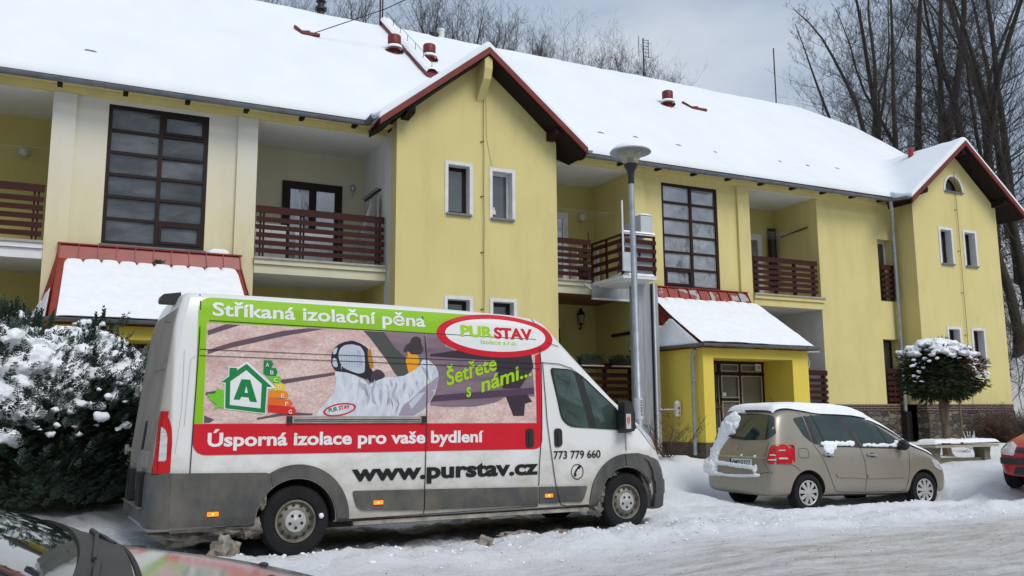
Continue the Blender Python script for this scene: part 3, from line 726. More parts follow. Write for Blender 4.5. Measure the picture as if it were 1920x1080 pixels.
mb = MB(); mb.bar((11.12, 16.62, 3.2), (11.12, 17.36, 3.2), .05, .07, mi=0)
for k in range(6): mb.bar((11.10, 16.68+.12*k, 3.2), (11.03, 16.68+.12*k, 3.18), .012, .012)
B(mb, 'coat_rack', 'blackmetal')
mb = MB(); mb.bar((5.27, 16.78, 5.93), (5.27, 17.82, 5.93), .03, .035)
for k in range(8): mb.bar((5.26, 16.83+.135*k, 5.93), (5.19, 16.83+.135*k, 5.96), .014, .014)
B(mb, 'coat_rack', 'blackmetal')
mb = MB()
for k in range(5):
    for a, b in ((-3.3, -.7), (8.9, 11.1), (14.65, 16.85)):
        pts = [(a+(b-a)*i/8, 16.95+.14*k, 6.05-.05*sin(pi*i/8)-.01*k) for i in range(9)]; mb.tube(pts, .003, 4)
B(mb, 'clothes_line', simple('clothes_line_cord', (.45, .45, .42)))
mb = MB(); mb.bar((16.86, 16.8, 6.2), (16.86, 17.8, 6.12), .025, .03); B(mb, 'drying_rail', 'rust')
mb = MB(); mb.lathe([(.0, 0), (.11, 0), (.11, 1.62), (.0, 1.62)], (16.72, 17.98, 4.75), n=20); cvr = B(mb, 'stove_pipe_cover', 'black', smooth=40)

# lightning conductors with clips on the gable bays
def conductor(xc, x1):
    pts = [(xc, YT-.03, 1.0+.35*k+0) for k in range(0, 19)]
    mb = MB(); pts = [(xc+.004*sin(k*1.7), YT-.045, 1.0+.35*k) for k in range(19) if 1.0+.35*k < (7.6)]; pts.append((xc+.0, YT-.045, 8.0)); mb.tube(pts, .007, 5)
    for z in (2.3, 3.45, 4.6, 5.75, 6.9): mb.bar((xc-.06, YT-.0, z), (xc+.005, YT-.05, z+.01), .016, .016)
    return B(mb, 'lightning_conductor', 'wire')
conductor(7.14, 0); conductor(21.40, 0)
mb = MB(); mb.tube([(7.2, YT-.02, 8.0), (7.22, YT-.012, 7.0), (7.33, YT-.012, 6.42)], .004, 4); B(mb, 'aerial_cable', simple('pale_cable', (.4, .36, .2)))

# ---- roof
SL = .7813; YE, ZE = 16.05, 7.10; YR = 22.3; ZR = ZE+SL*(YR-YE)
XC1, XC2, GH = 7.075, 21.38, 2.27
ZA = 8.74
def roof_z(x, y, sm=0):
    yy = y if y <= YR else 2*YR-y
    z = ZE+SL*(yy-YE)
    # half-hip at the right-hand end
    z = min(z, ZR+.02-max(0, x-22.3)*.55)
    for xc in (XC1, XC2):
        g = ZA-.80*abs(x-xc)
        if y < 19.6 and abs(x-xc) < GH+.3:
            if sm:
                h = max(sm-abs(z-g), 0)/sm; z = max(z, g)+h*h*sm*.25
            else: z = max(z, g)
    return z
# roof sheet (red metal) : fine grid for the shape
def roof_sheet(fn_z, x0, x1, y0, y1, nx_, ny_, mat, name, th, parent=BLD, smooth=30):
    mb = MB(); g0 = [(x0+(x1-x0)*i/(nx_-1), y0+(y1-y0)*j/(ny_-1)) for j in range(ny_) for i in range(nx_)]
    top = [(a, b, fn_z(a, b)) for a, b in g0]; bot = [(a, b, fn_z(a, b)-th) for a, b in g0]; n = len(g0); fs = []
    for j in range(ny_-1):
        for i in range(nx_-1): a = j*nx_+i; fs.append((a, a+1, a+nx_+1, a+nx_)); fs.append((a+n, a+nx_+n, a+nx_+1+n, a+1+n))
    ring = [i for i in range(nx_)]+[j*nx_+nx_-1 for j in range(1, ny_)]+[(ny_-1)*nx_+i for i in range(nx_-2, -1, -1)]+[j*nx_ for j in range(ny_-2, 0, -1)]
    for a, b in zip(ring, ring[1:]+ring[:1]): fs.append((a, b, b+n, a+n))
    mb.add(top+bot, fs); return mb.build(name, mat, parent, smooth=smooth)
mb = MB()
def slab4(p, q, r_, s_, th):
    P_ = [Vector(v) for v in (p, q, r_, s_)]; n_ = (P_[1]-P_[0]).cross(P_[3]-P_[0]).normalized()*th
    mb.add([*P_, *[v-n_ for v in P_]], [(0, 1, 2, 3), (7, 6, 5, 4), (0, 4, 5, 1), (1, 5, 6, 2), (2, 6, 7, 3), (3, 7, 4, 0)])
XA, XB = BX0-.4, 23.98
slab4((XA, YE, ZE), (XC1-GH, YE, ZE), (XC1-GH, YR, ZR), (XA, YR, ZR), .05)
slab4((XC1+GH, YE, ZE), (XC2-GH, YE, ZE), (XC2-GH, YR, ZR), (XC1+GH, YR, ZR), .05)
slab4((XC1-GH, 18.35, ZE+SL*(18.35-YE)), (XC1+GH, 18.35, ZE+SL*(18.35-YE)), (XC1+GH, YR, ZR), (XC1-GH, YR, ZR), .05)
slab4((XA, YR, ZR), (22.3, YR, ZR), (22.3, 28.6, 7.0), (XA, 28.6, 7.0), .05)
B(mb, 'roof', 'redmetal')
# gable roofs: two slopes each, verge boards, dark soffit
YV = 15.38
ZAs = ZA-.0
for xc in (XC1, XC2):
    for sg in (-1, 1):
        xe = xc+sg*GH; ze = ZAs-.80*GH
        mb = MB(); a = [(xc, YV, ZAs), (xe, YV, ze), (xe, 16.15, ze), (xc, 18.35, ZAs)]
        mb.add([(p[0], p[1], p[2]-.02) for p in a]+[(p[0], p[1], p[2]-.05) for p in a], [(0, 1, 2, 3), (7, 6, 5, 4), (0, 4, 5, 1), (1, 5, 6, 2), (2, 6, 7, 3), (3, 7, 4, 0)])
        B(mb, 'gable_roof', 'reddark')
        mb = MB(); mb.add([(p[0]*1.0+(0 if i in (0, 3) else -sg*.02), p[1]+(.02 if i < 2 else 0), p[2]-.052) for i, p in enumerate(a)]+[(p[0]+(0 if i in (0, 3) else -sg*.02), p[1]+(.02 if i < 2 else 0), p[2]-.16) for i, p in enumerate(a)], [(0, 1, 2, 3), (7, 6, 5, 4), (0, 4, 5, 1), (1, 5, 6, 2), (2, 6, 7, 3), (3, 7, 4, 0)])
        B(mb, 'gable_soffit', 'soffit')
        mb = MB(); mb.add([(xc, YV-.03, ZAs+.015), (xe, YV-.03, ze+.015), (xe, YV-.03, ze-.125), (xc, YV-.03, ZAs-.125), (xc, YV+.018, ZAs+.015), (xe, YV+.018, ze+.015), (xe, YV+.018, ze-.125), (xc, YV+.018, ZAs-.125)],
               [(0, 1, 2, 3), (7, 6, 5, 4), (0, 4, 5, 1), (1, 5, 6, 2), (2, 6, 7, 3), (3, 7, 4, 0)])
        B(mb, 'verge_board', 'reddark')
        # purlin ends
        xp = xc+sg*1.62; zp = ZAs-.8*1.62-.24
        mb = MB(); mb.plate(rpoly([(YV+.06, zp-.05), (YT+.1, zp-.09), (YT+.1, zp+.09), (YV+.06, zp+.09)], [.06, 0, 0, .03]), [], fXp(xp-.08), .16); B(mb, 'purlin', 'soffit')
    mb = MB()
    if xc == XC1: mb.plate([(YV+.03, ZAs-.42), (YV+.10, ZAs-.62), (YT+.01, ZAs-1.0), (YT+.01, ZAs-.16), (YV+.03, ZAs-.16)], [], fXp(xc-.085), .17); B(mb, 'ridge_bracket', 'plaster')
    else: mb.plate([(YV+.06, ZAs-.35), (YT+.01, ZAs-.35), (YT+.01, ZAs-.18), (YV+.06, ZAs-.18)], [], fXp(xc-.07), .14); B(mb, 'ridge_purlin', 'soffit')
# snow on the roof: one thick drifted blanket
def snow_top(x, y, edge=1.0):
    t = .13+.034*fb(x, y, .35, 3, 2)+.016*fb(x, y, 1.5, 3, 5)+.010*noise.noise(Vector((x*3.1, y*.5, 8)))
    return roof_z(x, y, .35)+.02+t*edge
def snow_patch(x0, x1, y0, y1, dx, dy, ef, name='roof_snow'):
    nx_ = max(2, int(round((x1-x0)/dx))+1); ny_ = max(2, int(round((y1-y0)/dy))+1)
    mb = MB()
    for j in range(ny_):
        for i in range(nx_):
            x = x0+(x1-x0)*i/(nx_-1); y = y0+(y1-y0)*j/(ny_-1); mb.v.append((x, y, snow_top(x, y, ef(x, y))))
    n = len(mb.v)
    for j in range(ny_):
        for i in range(nx_):
            x = x0+(x1-x0)*i/(nx_-1); y = y0+(y1-y0)*j/(ny_-1); mb.v.append((x, y, roof_z(x, y)+.006))
    for j in range(ny_-1):
        for i in range(nx_-1): a = j*nx_+i; mb.f.append((a, a+1, a+nx_+1, a+nx_)); mb.mi.append(0)
    ring = [i for i in range(nx_)]+[j*nx_+nx_-1 for j in range(1, ny_)]+[(ny_-1)*nx_+i for i in range(nx_-2, -1, -1)]+[j*nx_ for j in range(ny_-2, 0, -1)]
    for a, b in zip(ring, ring[1:]+ring[:1]): mb.f.append((b, a, a+n, b+n)); mb.mi.append(0)
    return mb.build(name, 'roofsnow', BLD, smooth=60, fix=False)
ed = lambda d, w=.13: math.sqrt(max(0, min(1, (d+.01)/w))*(2-max(0, min(1, (d+.01)/w))))
def ef_main(x, y):
    if abs(x-XC1) < GH or abs(x-XC2) < GH: return 1
    return ed(y-16.02+.03*noise.noise(Vector((x*2.3, 0, 5))), .12)*ed(23.96-x, .2)
snow_patch(XA, XB, 16.0, 24.6, .10, .075, ef_main)
for xc in (XC1, XC2):
    snow_patch(xc-GH-.01, xc+GH+.01, YV-.02, 16.0, .05, .05, lambda x, y: ed(y-YV+.03, .12)*(.75+.25*ed(GH+.02-abs(x-xc), .15)))
# little marks in the snow above the eaves (snow guards poking out)
MM['guard'] = simple('grey_snow_guard', (.16, .17, .18)); rq = random.Random(5)
for x in [-5.5+1.08*k for k in range(28)]:
    x += rq.uniform(-.1, .1); y = 16.95+rq.uniform(-.1, .1)
    if abs(x-XC1) < GH+.2 or abs(x-XC2) < GH+.2: continue
    if rq.random() < .3: continue
    z = snow_top(x, y); w = rq.uniform(.05, .13); mb = MB(); mb.add([(x-w, y-.02, z+.002), (x+w, y-.025, z-.016), (x+w*.6, y+.03, z+.030), (x-w*.7, y+.03, z+.036)], [(0, 1, 2, 3)]); B(mb, 'snow_guard', 'guard')

# gutters
def gutter(pts, r=.072, name='gutter', hang=1.0):
    mb = MB(); pts = [Vector(p) for p in pts]; k = 10
    for a, b in zip(pts, pts[1:]):
        d = (b-a).normalized(); s_ = Vector((d.y, -d.x, 0)); o = len(mb.v)
        for p in (a-d*.02, b+d*.02):
            for rr_ in (r, r-.006):
                for j in range(k+1): an = pi+pi*j/k; mb.v.append(tuple(p+s_*cos(an)*rr_+Vector((0, 0, sin(an)*rr_))))
        m_ = k+1
        for j in range(k):
            mb.f.append((o+j, o+j+1, o+2*m_+j+1, o+2*m_+j)); mb.f.append((o+m_+j, o+3*m_+j, o+3*m_+j+1, o+m_+j+1)); mb.mi += [0, 0]
        for e0 in (o, o+2*m_):
            for j in range(k): mb.f.append((e0+j, e0+m_+j, e0+m_+j+1, e0+j+1)); mb.mi.append(0)
            mb.f.append(tuple(e0+j for j in range(m_))); mb.mi.append(0)
        mb.f.append((o, o+2*m_, o+3*m_, o+m_)); mb.f.append((o+k, o+m_+k, o+3*m_+k, o+2*m_+k)); mb.mi += [0, 0]
    g_ = B(mb, name, 'zinc', smooth=50)
    h = MB()
    for a, b in zip(pts, pts[1:]):
        L_ = (b-a).length; d = (b-a).normalized(); s_ = Vector((d.y, -d.x, 0)); t = .5
        while t < L_:
            p = a+d*t; h.tube([p+s_*cos(pi+pi*j/8)*(r+.004)+Vector((0, 0, sin(pi+pi*j/8)*(r+.004))) for j in range(9)], .008, 4); t += hang
    if h.v: h.build('gutter_bracket', 'zinc', g_)
    return g_
gutter([(XA, 15.94, 7.015), (4.72, 15.94, 7.0), (4.70, 15.42, 6.97)])
gutter([(9.42, 15.42, 6.91), (9.42, 15.94, 6.99), (9.42, 15.95, 7.0)])
gutter([(9.36, 15.94, 7.0), (19.02, 15.94, 6.985), (19.04, 15.42, 6.95)])
gutter([(23.66, 15.42, 6.98), (23.66, 16.4, 7.0)])
# downpipes
def pipe(pts, r=.05, name='downpipe', mat='galv'):
    mb = MB(); mb.tube(pts, r, 14)
    P_ = [Vector(p) for p in pts]; a, b = P_[-2], P_[-1]; L_ = (b-a).length; t = .5
    while t < L_: p = a+(b-a)*(t/L_); mb.lathe([(r+.001, -.02), (r+.008, -.015), (r+.008, .015), (r+.001, .02)], tuple(p), n=14); t += 1.1
    return B(mb, name, mat, smooth=50)
pipe([(19.0, 15.94, 6.96), (19.0, 15.94, 6.84), (19.2, 16.1, 6.62), (19.47, 16.33, 6.4), (19.52, 16.38, 6.2), (19.52, 16.38, 1.42)])
mb = MB(); mb.box(19.42, 19.62, 16.28, 16.449, .6, 1.43); B(mb, 'downpipe_shoe', 'black')

# roof furniture
def vent(x, y, s=1.0):
    z = roof_z(x, y)+.1; mb = MB()
    mb.lathe([(.13*s, -.25), (.13*s, .16*s), (.10*s, .2*s)], (x, y, z), n=16); mb.lathe([(.21*s, .06*s), (.12*s, .15*s)], (x, y, z), n=16)
    mb.lathe([(0, .42*s), (.13*s, .42*s), (.145*s, .40*s), (.145*s, .22*s), (.12*s, .21*s), (0, .21*s)], (x, y, z), n=16)
    v_ = B(mb, 'roof_vent', 'reddark', smooth=40)
    sn = MB(); sn.lathe([(0, .235*s), (.17*s, .18*s), (.19*s, .12*s), (.13*s, .10*s)], (x, y, z), n=16); sn.build('snow', 'snow', v_, smooth=60)
vent(6.62, 20.1, 1.15); vent(7.5, 19.95, 1.1); vent(14.79, 19.85, 1.1)
mb = MB(); mb.lathe([(.08, -.3), (.08, .3), (0, .3)], (21.15, 16.95, roof_z(21.15, 16.95)+.1), n=14); B(mb, 'roof_vent', 'redmetal', smooth=40)
def skylight(x, y, w):   # edges of snowed-in roof hatches
    mb = MB(); z = roof_z(x, y)+.17
    mb.bar((x, y, z), (x+w, y-.02, z), .07, .07); mb.bar((x, y, z), (x-.12, y+.3, z+.26), .06, .07); mb.bar((x-.02, y, z+.0), (x+.18, y, z+.03), .09, .08)
    B(mb, 'roof_hatch', 'reddark')
skylight(4.35, 20.25, .42); skylight(15.75, 19.95, .5)
# snow-capped fire wall running up the slope behind the first bay
mb = MB(); ya, yb, xf = 18.6, 22.35, 7.10
mb.add([(xf-.16, ya, roof_z(xf, ya)-.1), (xf+.16, ya, roof_z(xf, ya)-.1), (xf+.16, yb, roof_z(xf, yb)), (xf-.16, yb, roof_z(xf, yb)),
        (xf-.16, ya, ZE+SL*(ya-YE)+.3), (xf+.16, ya, ZE+SL*(ya-YE)+.3), (xf+.16, yb, ZR+.36), (xf-.16, yb, ZR+.36)], [(0, 3, 2, 1), (4, 5, 6, 7), (0, 1, 5, 4), (1, 2, 6, 5), (2, 3, 7, 6), (3, 0, 4, 7)])
fw_ = B(mb, 'fire_wall', 'reddark')
mb = MB(); mb.grid(9, 60, lambda u, v: (xf+(u-.5)*.36, ya-.02+(yb-ya+.05)*v, ZE+SL*(ya-YE)+.30+(ZR+.36-ZE-SL*(ya-YE)-.3)*v+.10*math.sqrt(max(0, 1-(2*u-1)**2))+.01*noise.noise(Vector((u*2, v*12, 0))))); mb.build('snow', 'snow', fw_, smooth=60)
mb = MB(); pts = []
for k in range(7):
    y = ya+.1+(yb-ya-.2)*k/6; z = ZE+SL*(y-YE)+.52; mb.bar((xf-.0, y, z-.15), (xf, y, z+.05), .012, .012); pts.append((xf, y, z+.05))
mb.tube(pts, .006, 5); mb.build('conductor', 'wire', fw_)
def aerial(x, y, h, els=(), rung=.2):
    mb = MB(); z = roof_z(x, y); mb.tube([(x, y, z-.2), (x, y, z+h)], .022, 6)
    for dz, a, b in els: mb.bar((x+a, y, z+dz), (x+b, y, z+dz), .014, .014); 
    return B(mb, 'roof_aerial', 'blackmetal')
aerial(6.92, 22.3, 2.6, [(1.5, -.3, .3), (1.7, -.35, .35)])
mb = MB(); mb.tube([(6.99, 22.3, 11.9), (6.99, 22.3, 14.3)], .02, 6); B(mb, 'roof_aerial', 'blackmetal')
a = aerial(15.72, 22.3, 1.45, [(1.32, 0, .3), (1.4, 0, .22), (.85, 0, .28), (1.1, .0, .2), (1.2, .05, .2), (.98, .05, .2)])
mb = MB(); mb.tube([(15.92, 22.3, ZR+.82), (15.92, 22.3, ZR+1.45)], .012, 5); mb.tube([(15.55, 22.3, ZR+.8), (15.55, 22.3, ZR+1.5)], .01, 5); mb.build('element', 'blackmetal', a)
aerial(21.25, 22.3, 2.15)
mb = MB(); mb.lathe([(.10, -.3), (.10, .28), (.16, .28), (.16, .34), (.09, .36), (.09, .5), (.14, .52), (.10, .6), (0, .62)], (5.29, 22.4, ZR), n=14); B(mb, 'flue', 'black', smooth=40)
mb = MB(); mb.lathe([(.10, -.3), (.10, .36), (.12, .36), (.12, .42), (0, .42)], (8.77, 22.4, ZR), n=14); B(mb, 'flue', 'whitepaint', smooth=40)
mb = MB(); mb.lathe([(.14, -.3), (.14, .2), (.05, .27), (0, .27)], (8.52, 22.3, ZR), n=14); B(mb, 'flue', 'black', smooth=40)
# overhead cable from the roof hook
mb = MB(); mb.tube([(4.62, 20.15, roof_z(4.6, 20.15)+.25), (6.2, 19.6, 11.25), (8.5, 18.8, 12.6), (14, 17, 16.2)], .012, 5); B(mb, 'overhead_cable', 'blackmetal')
# ---------------------------------------------------------------- entrance porches (parts of the building)
def porch(xc, flake, pipe_=False, mg=.04):
    YP = 14.45; hw, hb = 1.43, 1.72
    w = MB()
    w.plate(rect(xc-hw, xc+hw, .55, 2.725), [rect(xc-1.16, xc+.98, .74, 2.52)], fY(YP), .26)
    for sg in (-1, 1):
        a, b = Vector((xc+sg*(hw-.001), YP+.001, 0)), Vector((xc+sg*hb, YM-.08, 0)); d = (b-a).normalized(); n_ = Vector((-d.y, d.x, 0))*(-sg if sg < 0 else 1)
        n_ = Vector((-sg*abs(d.y), abs(d.x)*1.0, 0)).normalized()*.2
        w.add([a+ZZ*.55, b+ZZ*.55, b+n_+ZZ*.55, a+n_+ZZ*.55, a+ZZ*2.72, b+ZZ*2.72, b+n_+ZZ*2.72, a+n_+ZZ*2.72], [(0, 1, 2, 3), (7, 6, 5, 4), (0, 4, 5, 1), (1, 5, 6, 2), (2, 6, 7, 3), (3, 7, 4, 0)])
    pw = B(w, 'porch_wall', 'plaster_porch')
    i = MB(); i.box(xc-1.2, xc-1.161, YP+.261, 15.42, .74, 2.6); i.box(xc+.981, xc+1.02, YP+.261, 15.42, .74, 2.6); i.box(xc-1.16, xc+.98, YP+.261, 15.42, 2.53, 2.6); i.build('porch_lining', 'plaster_porch', pw)
    b_ = MB(); b_.box(xc-hw-.01, xc-1.17, YP-.012, YP+.2, .5, .80); b_.box(xc+.99, xc+hw+.01, YP-.012, YP+.2, .5, .80); b_.box(xc-1.16, xc+.98, YP-.1, 15.4, .45, .72)
    for sg in (-1, 1):
        a, b = Vector((xc+sg*(hw+.012), YP-.01, 0)), Vector((xc+sg*(hb+.012), YM-.08, 0)); n_ = Vector((-sg*.1, 0, 0))
        b_.add([a+ZZ*.5, b+ZZ*.5, b+n_+ZZ*.5, a+n_+ZZ*.5, a+ZZ*.80, b+ZZ*.80, b+n_+ZZ*.80, a+n_+ZZ*.80], [(0, 1, 2, 3), (7, 6, 5, 4), (0, 4, 5, 1), (1, 5, 6, 2), (2, 6, 7, 3), (3, 7, 4, 0)])
    b_.build('plinth', simple('brown_plinth_render', (.10, .075, .055), (.07, .055, .04), 5), pw)
    # glazed entrance screen
    y = 15.40; f = MB(); x0, x1 = xc-1.16, xc+.98; zt = 2.53; ztr = 2.25
    xs = [x0+.035, xc-.43, xc-.28, xc+.28, x1-.035]
    for x in xs: f.box(x-.028, x+.028, y-.05, y+.03, .73, zt-.002)
    f.box(x0, x1, y-.052, y+.028, zt-.06, zt-.001); f.box(x0, x1, y-.052, y+.028, ztr-.03, ztr+.03); f.box(x0, x1, y-.05, y+.03, .73, .9)
    f.box(xs[0], xs[3], y-.048, y+.02, 1.66, 1.71)
    ds = B(f, 'entrance_door', 'brown')
    g = MB()
    for a, b in zip(xs, xs[1:]):
        if b-a < .2: continue
        for c, d in ((.92, 1.655 if b < xs[4] else ztr-.04), (1.715, ztr-.04), (ztr+.04, zt-.07)):
            if b == xs[4] and c == 1.715: continue
            g.plate(rect(a+.04, b-.04, c+.01, d), [rect(a+.062, b-.062, c+.032, d-.022)], fY(y-.06), .012)
    for x in xs[1:4]: g.box(x-.045, x-.032, y-.056, y-.045, .9, ztr-.04)
    g.build('door_trim', simple('pale_door_bead', (.52, .44, .36)), ds)
    p = MB(); p.box(x0+.02, x1-.02, y-.012, y-.002, .88, zt-.05); p.build('door_glass', 'glasshall', ds)
    if flake:
        p = MB(); p.box(x0+.0-.02, xc-.62, y-.16, y-.07, 1.42, 1.62); p.tube([(xc-.55, y-.12, 1.52), (xc-.35, y-.12, 1.52)], .05, 10); p.build('door_closer', 'rust', ds)
        s = MB(); s.box(x1-.27, x1-.11, y-.08, y-.07, 2.33, 2.48); sg_ = s.build('number_plate', simple('white_number_plate', (.75, .75, .72)), ds)
        vs, fs = fit_text('1228', x1-.255, x1-.125, 2.375, .055, .01); t = MB(); t.add([(v[0], y-.082, v[1]) for v in vs], fs); t.build('house_number', 'black', ds, fix=False)
        s = MB(); s.box(xc-.22, xc-.13, y-.066, y-.061, 1.76, 1.84); s.build('notice', 'whitepaint', ds)
    # hipped roof, steep at the top
    L = [(4.27, 1.46, 16.37, 1.46), (4.00, 1.47, 16.24, 1.50), (3.60, 1.475, 15.66, 1.60), (3.20, 1.485, 15.06, 1.70), (2.74, 1.50, 14.35, 1.84)]
    YW = YM-.075
    def ring(k):
        z, a, yf, b = L[k]; return [(xc-b, YW, z), (xc-a, yf, z), (xc+a, yf, z), (xc+b, YW, z)]
    r_ = MB(); vs = [p for k in range(5) for p in ring(k)]; fs = []
    for k in range(4):
        for j in range(3): a = k*4+j; fs.append((a, a+1, a+5, a+4))
    fs.append((0, 3, 2, 1)); fs.append((16, 17, 18, 19)); r_.add(vs, fs)
    rf = B(r_, 'porch_roof', 'redflake' if flake else 'redmetal')
    s = MB(); nse = 10
    fl = lambda k, u: Vector((xc-L[k][1]+2*L[k][1]*u, L[k][2], L[k][0]))
    for i_ in range(nse+1):
        u = i_/nse
        for k in range(4): a, b = fl(k, u), fl(k+1, u); s.bar(a+Vector((0, -.012, .01)), b+Vector((0, -.012, .01)), .012, .03)
    for sg in (-1, 1):
        for i_ in range(1, 6):
            for k in range(4):
                def sp_(k): z, a, yf, b = L[k]; t = i_/6; return Vector((xc+sg*(a+(b-a)*t), yf+(YW-yf)*t, z))
                s.bar(sp_(k)+Vector((sg*.01, 0, .01)), sp_(k+1)+Vector((sg*.01, 0, .01)), .012, .025)
    s.box(xc-1.5, xc+1.5, 16.33, 16.42, 4.262, 4.285)
    s.build('standing_seam', 'redmetal', rf)
    # snow slab on the front slope
    def path(v):   # v 0 (top of the snow) .. 1 (eaves): interpolate along the slope
        zs = 3.93+(2.76-3.93)*v
        for k in range(4):
            if L[k+1][0] <= zs+1e-6: break
        t = (zs-L[k][0])/(L[k+1][0]-L[k][0]); return [L[k][q]+(L[k+1][q]-L[k][q])*t for q in range(4)]
    NU, NV = 141, 60; nrm = Vector((0, -.55, .83))
    def sfn(u, v):
        sc = abs(sin(pi*u*nse)); top = .022*(1-sc**.35)+.02*noise.noise(Vector((u*7, 0, xc)))
        vv = top*(1-v)+v*1.03
        z, a, yf, b = path(min(1, vv)); x = xc-(a+mg)+2*(a+mg)*u
        e1 = ed(v, .06); e2 = ed(min(u, 1-u)*2*a, .16); e3 = ed((1-v)*1.6+.02, .12)
        t = (.085+.02*fb(x*1.0, v*3, 1.2, 3))*e1*(.7+.3*e2)*(.45+.55*e3)
        # notches at the standing seams near the top
        t *= 1-.75*math.exp(-((u*nse-round(u*nse))/.07)**2)*max(0, 1-v*9)
        p = Vector((x, yf-(.03 if vv > 1 else 0), z))+nrm*(t+.012)
        return p
    sn = MB(); sn.grid(NU, NV, sfn)
    # side slopes: snow only on the lower part
    for sg in (-1, 1):
        def side(u, v):
            t0 = .50+.22*u+.08*noise.noise(Vector((u*5, sg, xc)))
            vv = t0+(1-t0)*v; zs = 4.0+(2.75-4.0)*vv
            for k in range(1, 4):
                if L[k+1][0] <= zs+1e-6: break
            t = (zs-L[k][0])/(L[k+1][0]-L[k][0]); a, yf, b = [L[k][q]+(L[k+1][q]-L[k][q])*t for q in (1, 2, 3)]
            x = a+(b-a)*u; y_ = yf+(YW-yf)*u
            return Vector((xc+sg*x, y_, zs))+Vector((sg*.8, 0, .5))*(.07*ed(v, .12)*(.75+.25*ed(u*2, .15))*(.5+.5*ed((1-v), .1)))
        sn.grid(40, 24, side)
    sn.build('snow', 'snow', rf, smooth=70)
    zg = 2.80
    gt = gutter([(xc-1.86, YW-.02, zg), (xc-1.555, 14.27, zg), (xc+1.555, 14.27, zg), (xc+1.86, YW-.02, zg)], .06, 'porch_gutter', .75)
    if pipe_:
        pipe([(xc-1.58, 14.5, 2.68), (xc-1.56, 14.62, 2.55), (xc-1.56, 14.64, .55)], .038)
PC1, PC2 = 1.045, 12.86
porch(PC1, False, mg=-.10); porch(PC2, True, True)
# snow left on the ledge beside the first stair window
mb = MB(); blob(mb, (2.14, 16.44, 4.30), .15, (1.4, .3, .6), 3, .3); B(mb, 'ledge_snow', 'snow', smooth=180)
# twig nest on the porch snow
mb = MB(); rq = random.Random(9)
for k in range(90):
    a = rq.uniform(0, 6.28); r0 = rq.uniform(.0, .1); c = Vector((1.12+r0*cos(a), 16.13+r0*.5*sin(a), 4.0+rq.uniform(0, .05))); d = Vector((cos(a+1.2), .5*sin(a+1.2), rq.uniform(-.3, .5))).normalized()*rq.uniform(.04, .12); mb.tube([c-d*.5, c+d*.5], .005, 4)
tag(mb.build('twig_clump', simple('dry_twigs', (.12, .08, .035), (.05, .05, .02))), 'clump of dry twigs lying on the snow of the left porch roof', 'twig clump')
# ---------------------------------------------------------------- wheelchair lift in front of the middle loggia
LF = thing('wheelchair_lift', 'grey platform lift with brown slatted cage at the upper loggia beside the right porch', 'platform lift', (10.7, 15.4, .6))
mb = MB(); x0, x1, y0, y1 = 10.46, 10.94, 15.28, 15.62
mb.box(x0, x0+.10, y0, y1, .5, 4.13); mb.box(x0+.13, x0+.34, y0+.05, y1, .5, 4.13); mb.box(x0+.37, x1, y0-.02, y1, .5, 4.13)
mb.box(x0+.02, x1-.02, y0+.10, y1-.01, .5, 4.12)
mast = mb.build('mast', 'mastgrey', LF)
mb = MB(); mb.box(x0+.345, x0+.365, y0+.03, y0+.09, .55, 4.12); mb.box(x0+.105, x0+.125, y0+.03, y0+.09, .55, 4.12); mb.build('guide_slot', 'black', mast)
mb = MB(); mb.box(x0+.36, x0+.385, y0-.045, y0-.021, .5, 4.12); mb.build('edge_rail', 'whitepaint', mast)
px0, px1, py0, py1 = 9.86, 10.68, 14.92, 16.12
mb = MB(); mb.box(px0, px1, py0, py1, 4.14, 4.20); mb.box(px0+.1, px1-.1, py0+.15, py1-.1, 4.09, 4.14)
pf = mb.build('platform', 'whitepaint', LF)
mb = MB(); mb.grid(30, 12, lambda u, v: (px0-.01+(px1-px0+.02)*u, py0-.01+.30*v, 4.203+.07*math.sqrt(max(0, 1-(2*v-1)**2))*ed(min(u, 1-u)*.8, .08)+.01*noise.noise(Vector((u*6, v*2, 0))))); mb.grid(6, 30, lambda u, v: (px0-.02+.10*u, py0+.1+1.0*v*.55, 4.203+.05*sin(pi*u)*(1-v*.7))); mb.build('snow', 'snow', pf, smooth=70)
c = MB()
for k in range(4): z = 4.32+.185*k; c.box(px0-.02, px0+.005, py0+.02, py1, z, z+.085); c.box(px0+.06, px1, py0-.02, py0+.005, z, z+.085)
c.build('slat', 'board', LF)
c = MB()
for x, y in ((px0, py0), (px0, py1-.02), (px1-.03, py0), (px0, (py0+py1)/2)): c.box(x-.02, x+.025, y-.0, y+.04, 4.2, 5.04)
c.box(px0-.025, px0+.02, py0, py1, 5.02, 5.06); c.box(px0, px1, py0, py0+.04, 5.02, 5.06)
c.build('cage_frame', 'board', LF)
c = MB(); c.box(px0+.08, px1-.02, py0+.05, py0+.065, 4.25, 4.98); c.box(px1-.03, px1-.015, py0+.1, py1-.2, 4.2, 4.98); pn = c.build('side_panel', 'greypaint', LF)
c = MB(); c.plate(ell(10.30, 4.66, .035, .05, 12), [], fY(py0+.040), .008); c.build('blue_sticker', simple('blue_sticker', (.02, .03, .2)), pn)
c = MB(); c.bar((px0-.01, py0-.03, 4.3), (px0-.01, py0-.03, 5.75), .03, .02); c.build('white_rail', 'whitepaint', LF)
c = MB(); c.box(px0-.04, px0+.16, py0-.07, py0-.03, 4.27, 4.66); c.build('control_box', 'greypaint', LF)
c = MB(); c.box(px0+.05, px1-.05, py0+.02, py0+.14, 5.06, 5.10); c.grid(20, 8, lambda u, v: (px0+.04+(px1-px0-.04)*u, py0+(.16)*v, 5.10+.05*math.sqrt(max(0, 1-(2*v-1)**2)))); c.build('snow', 'snow', LF, smooth=60)
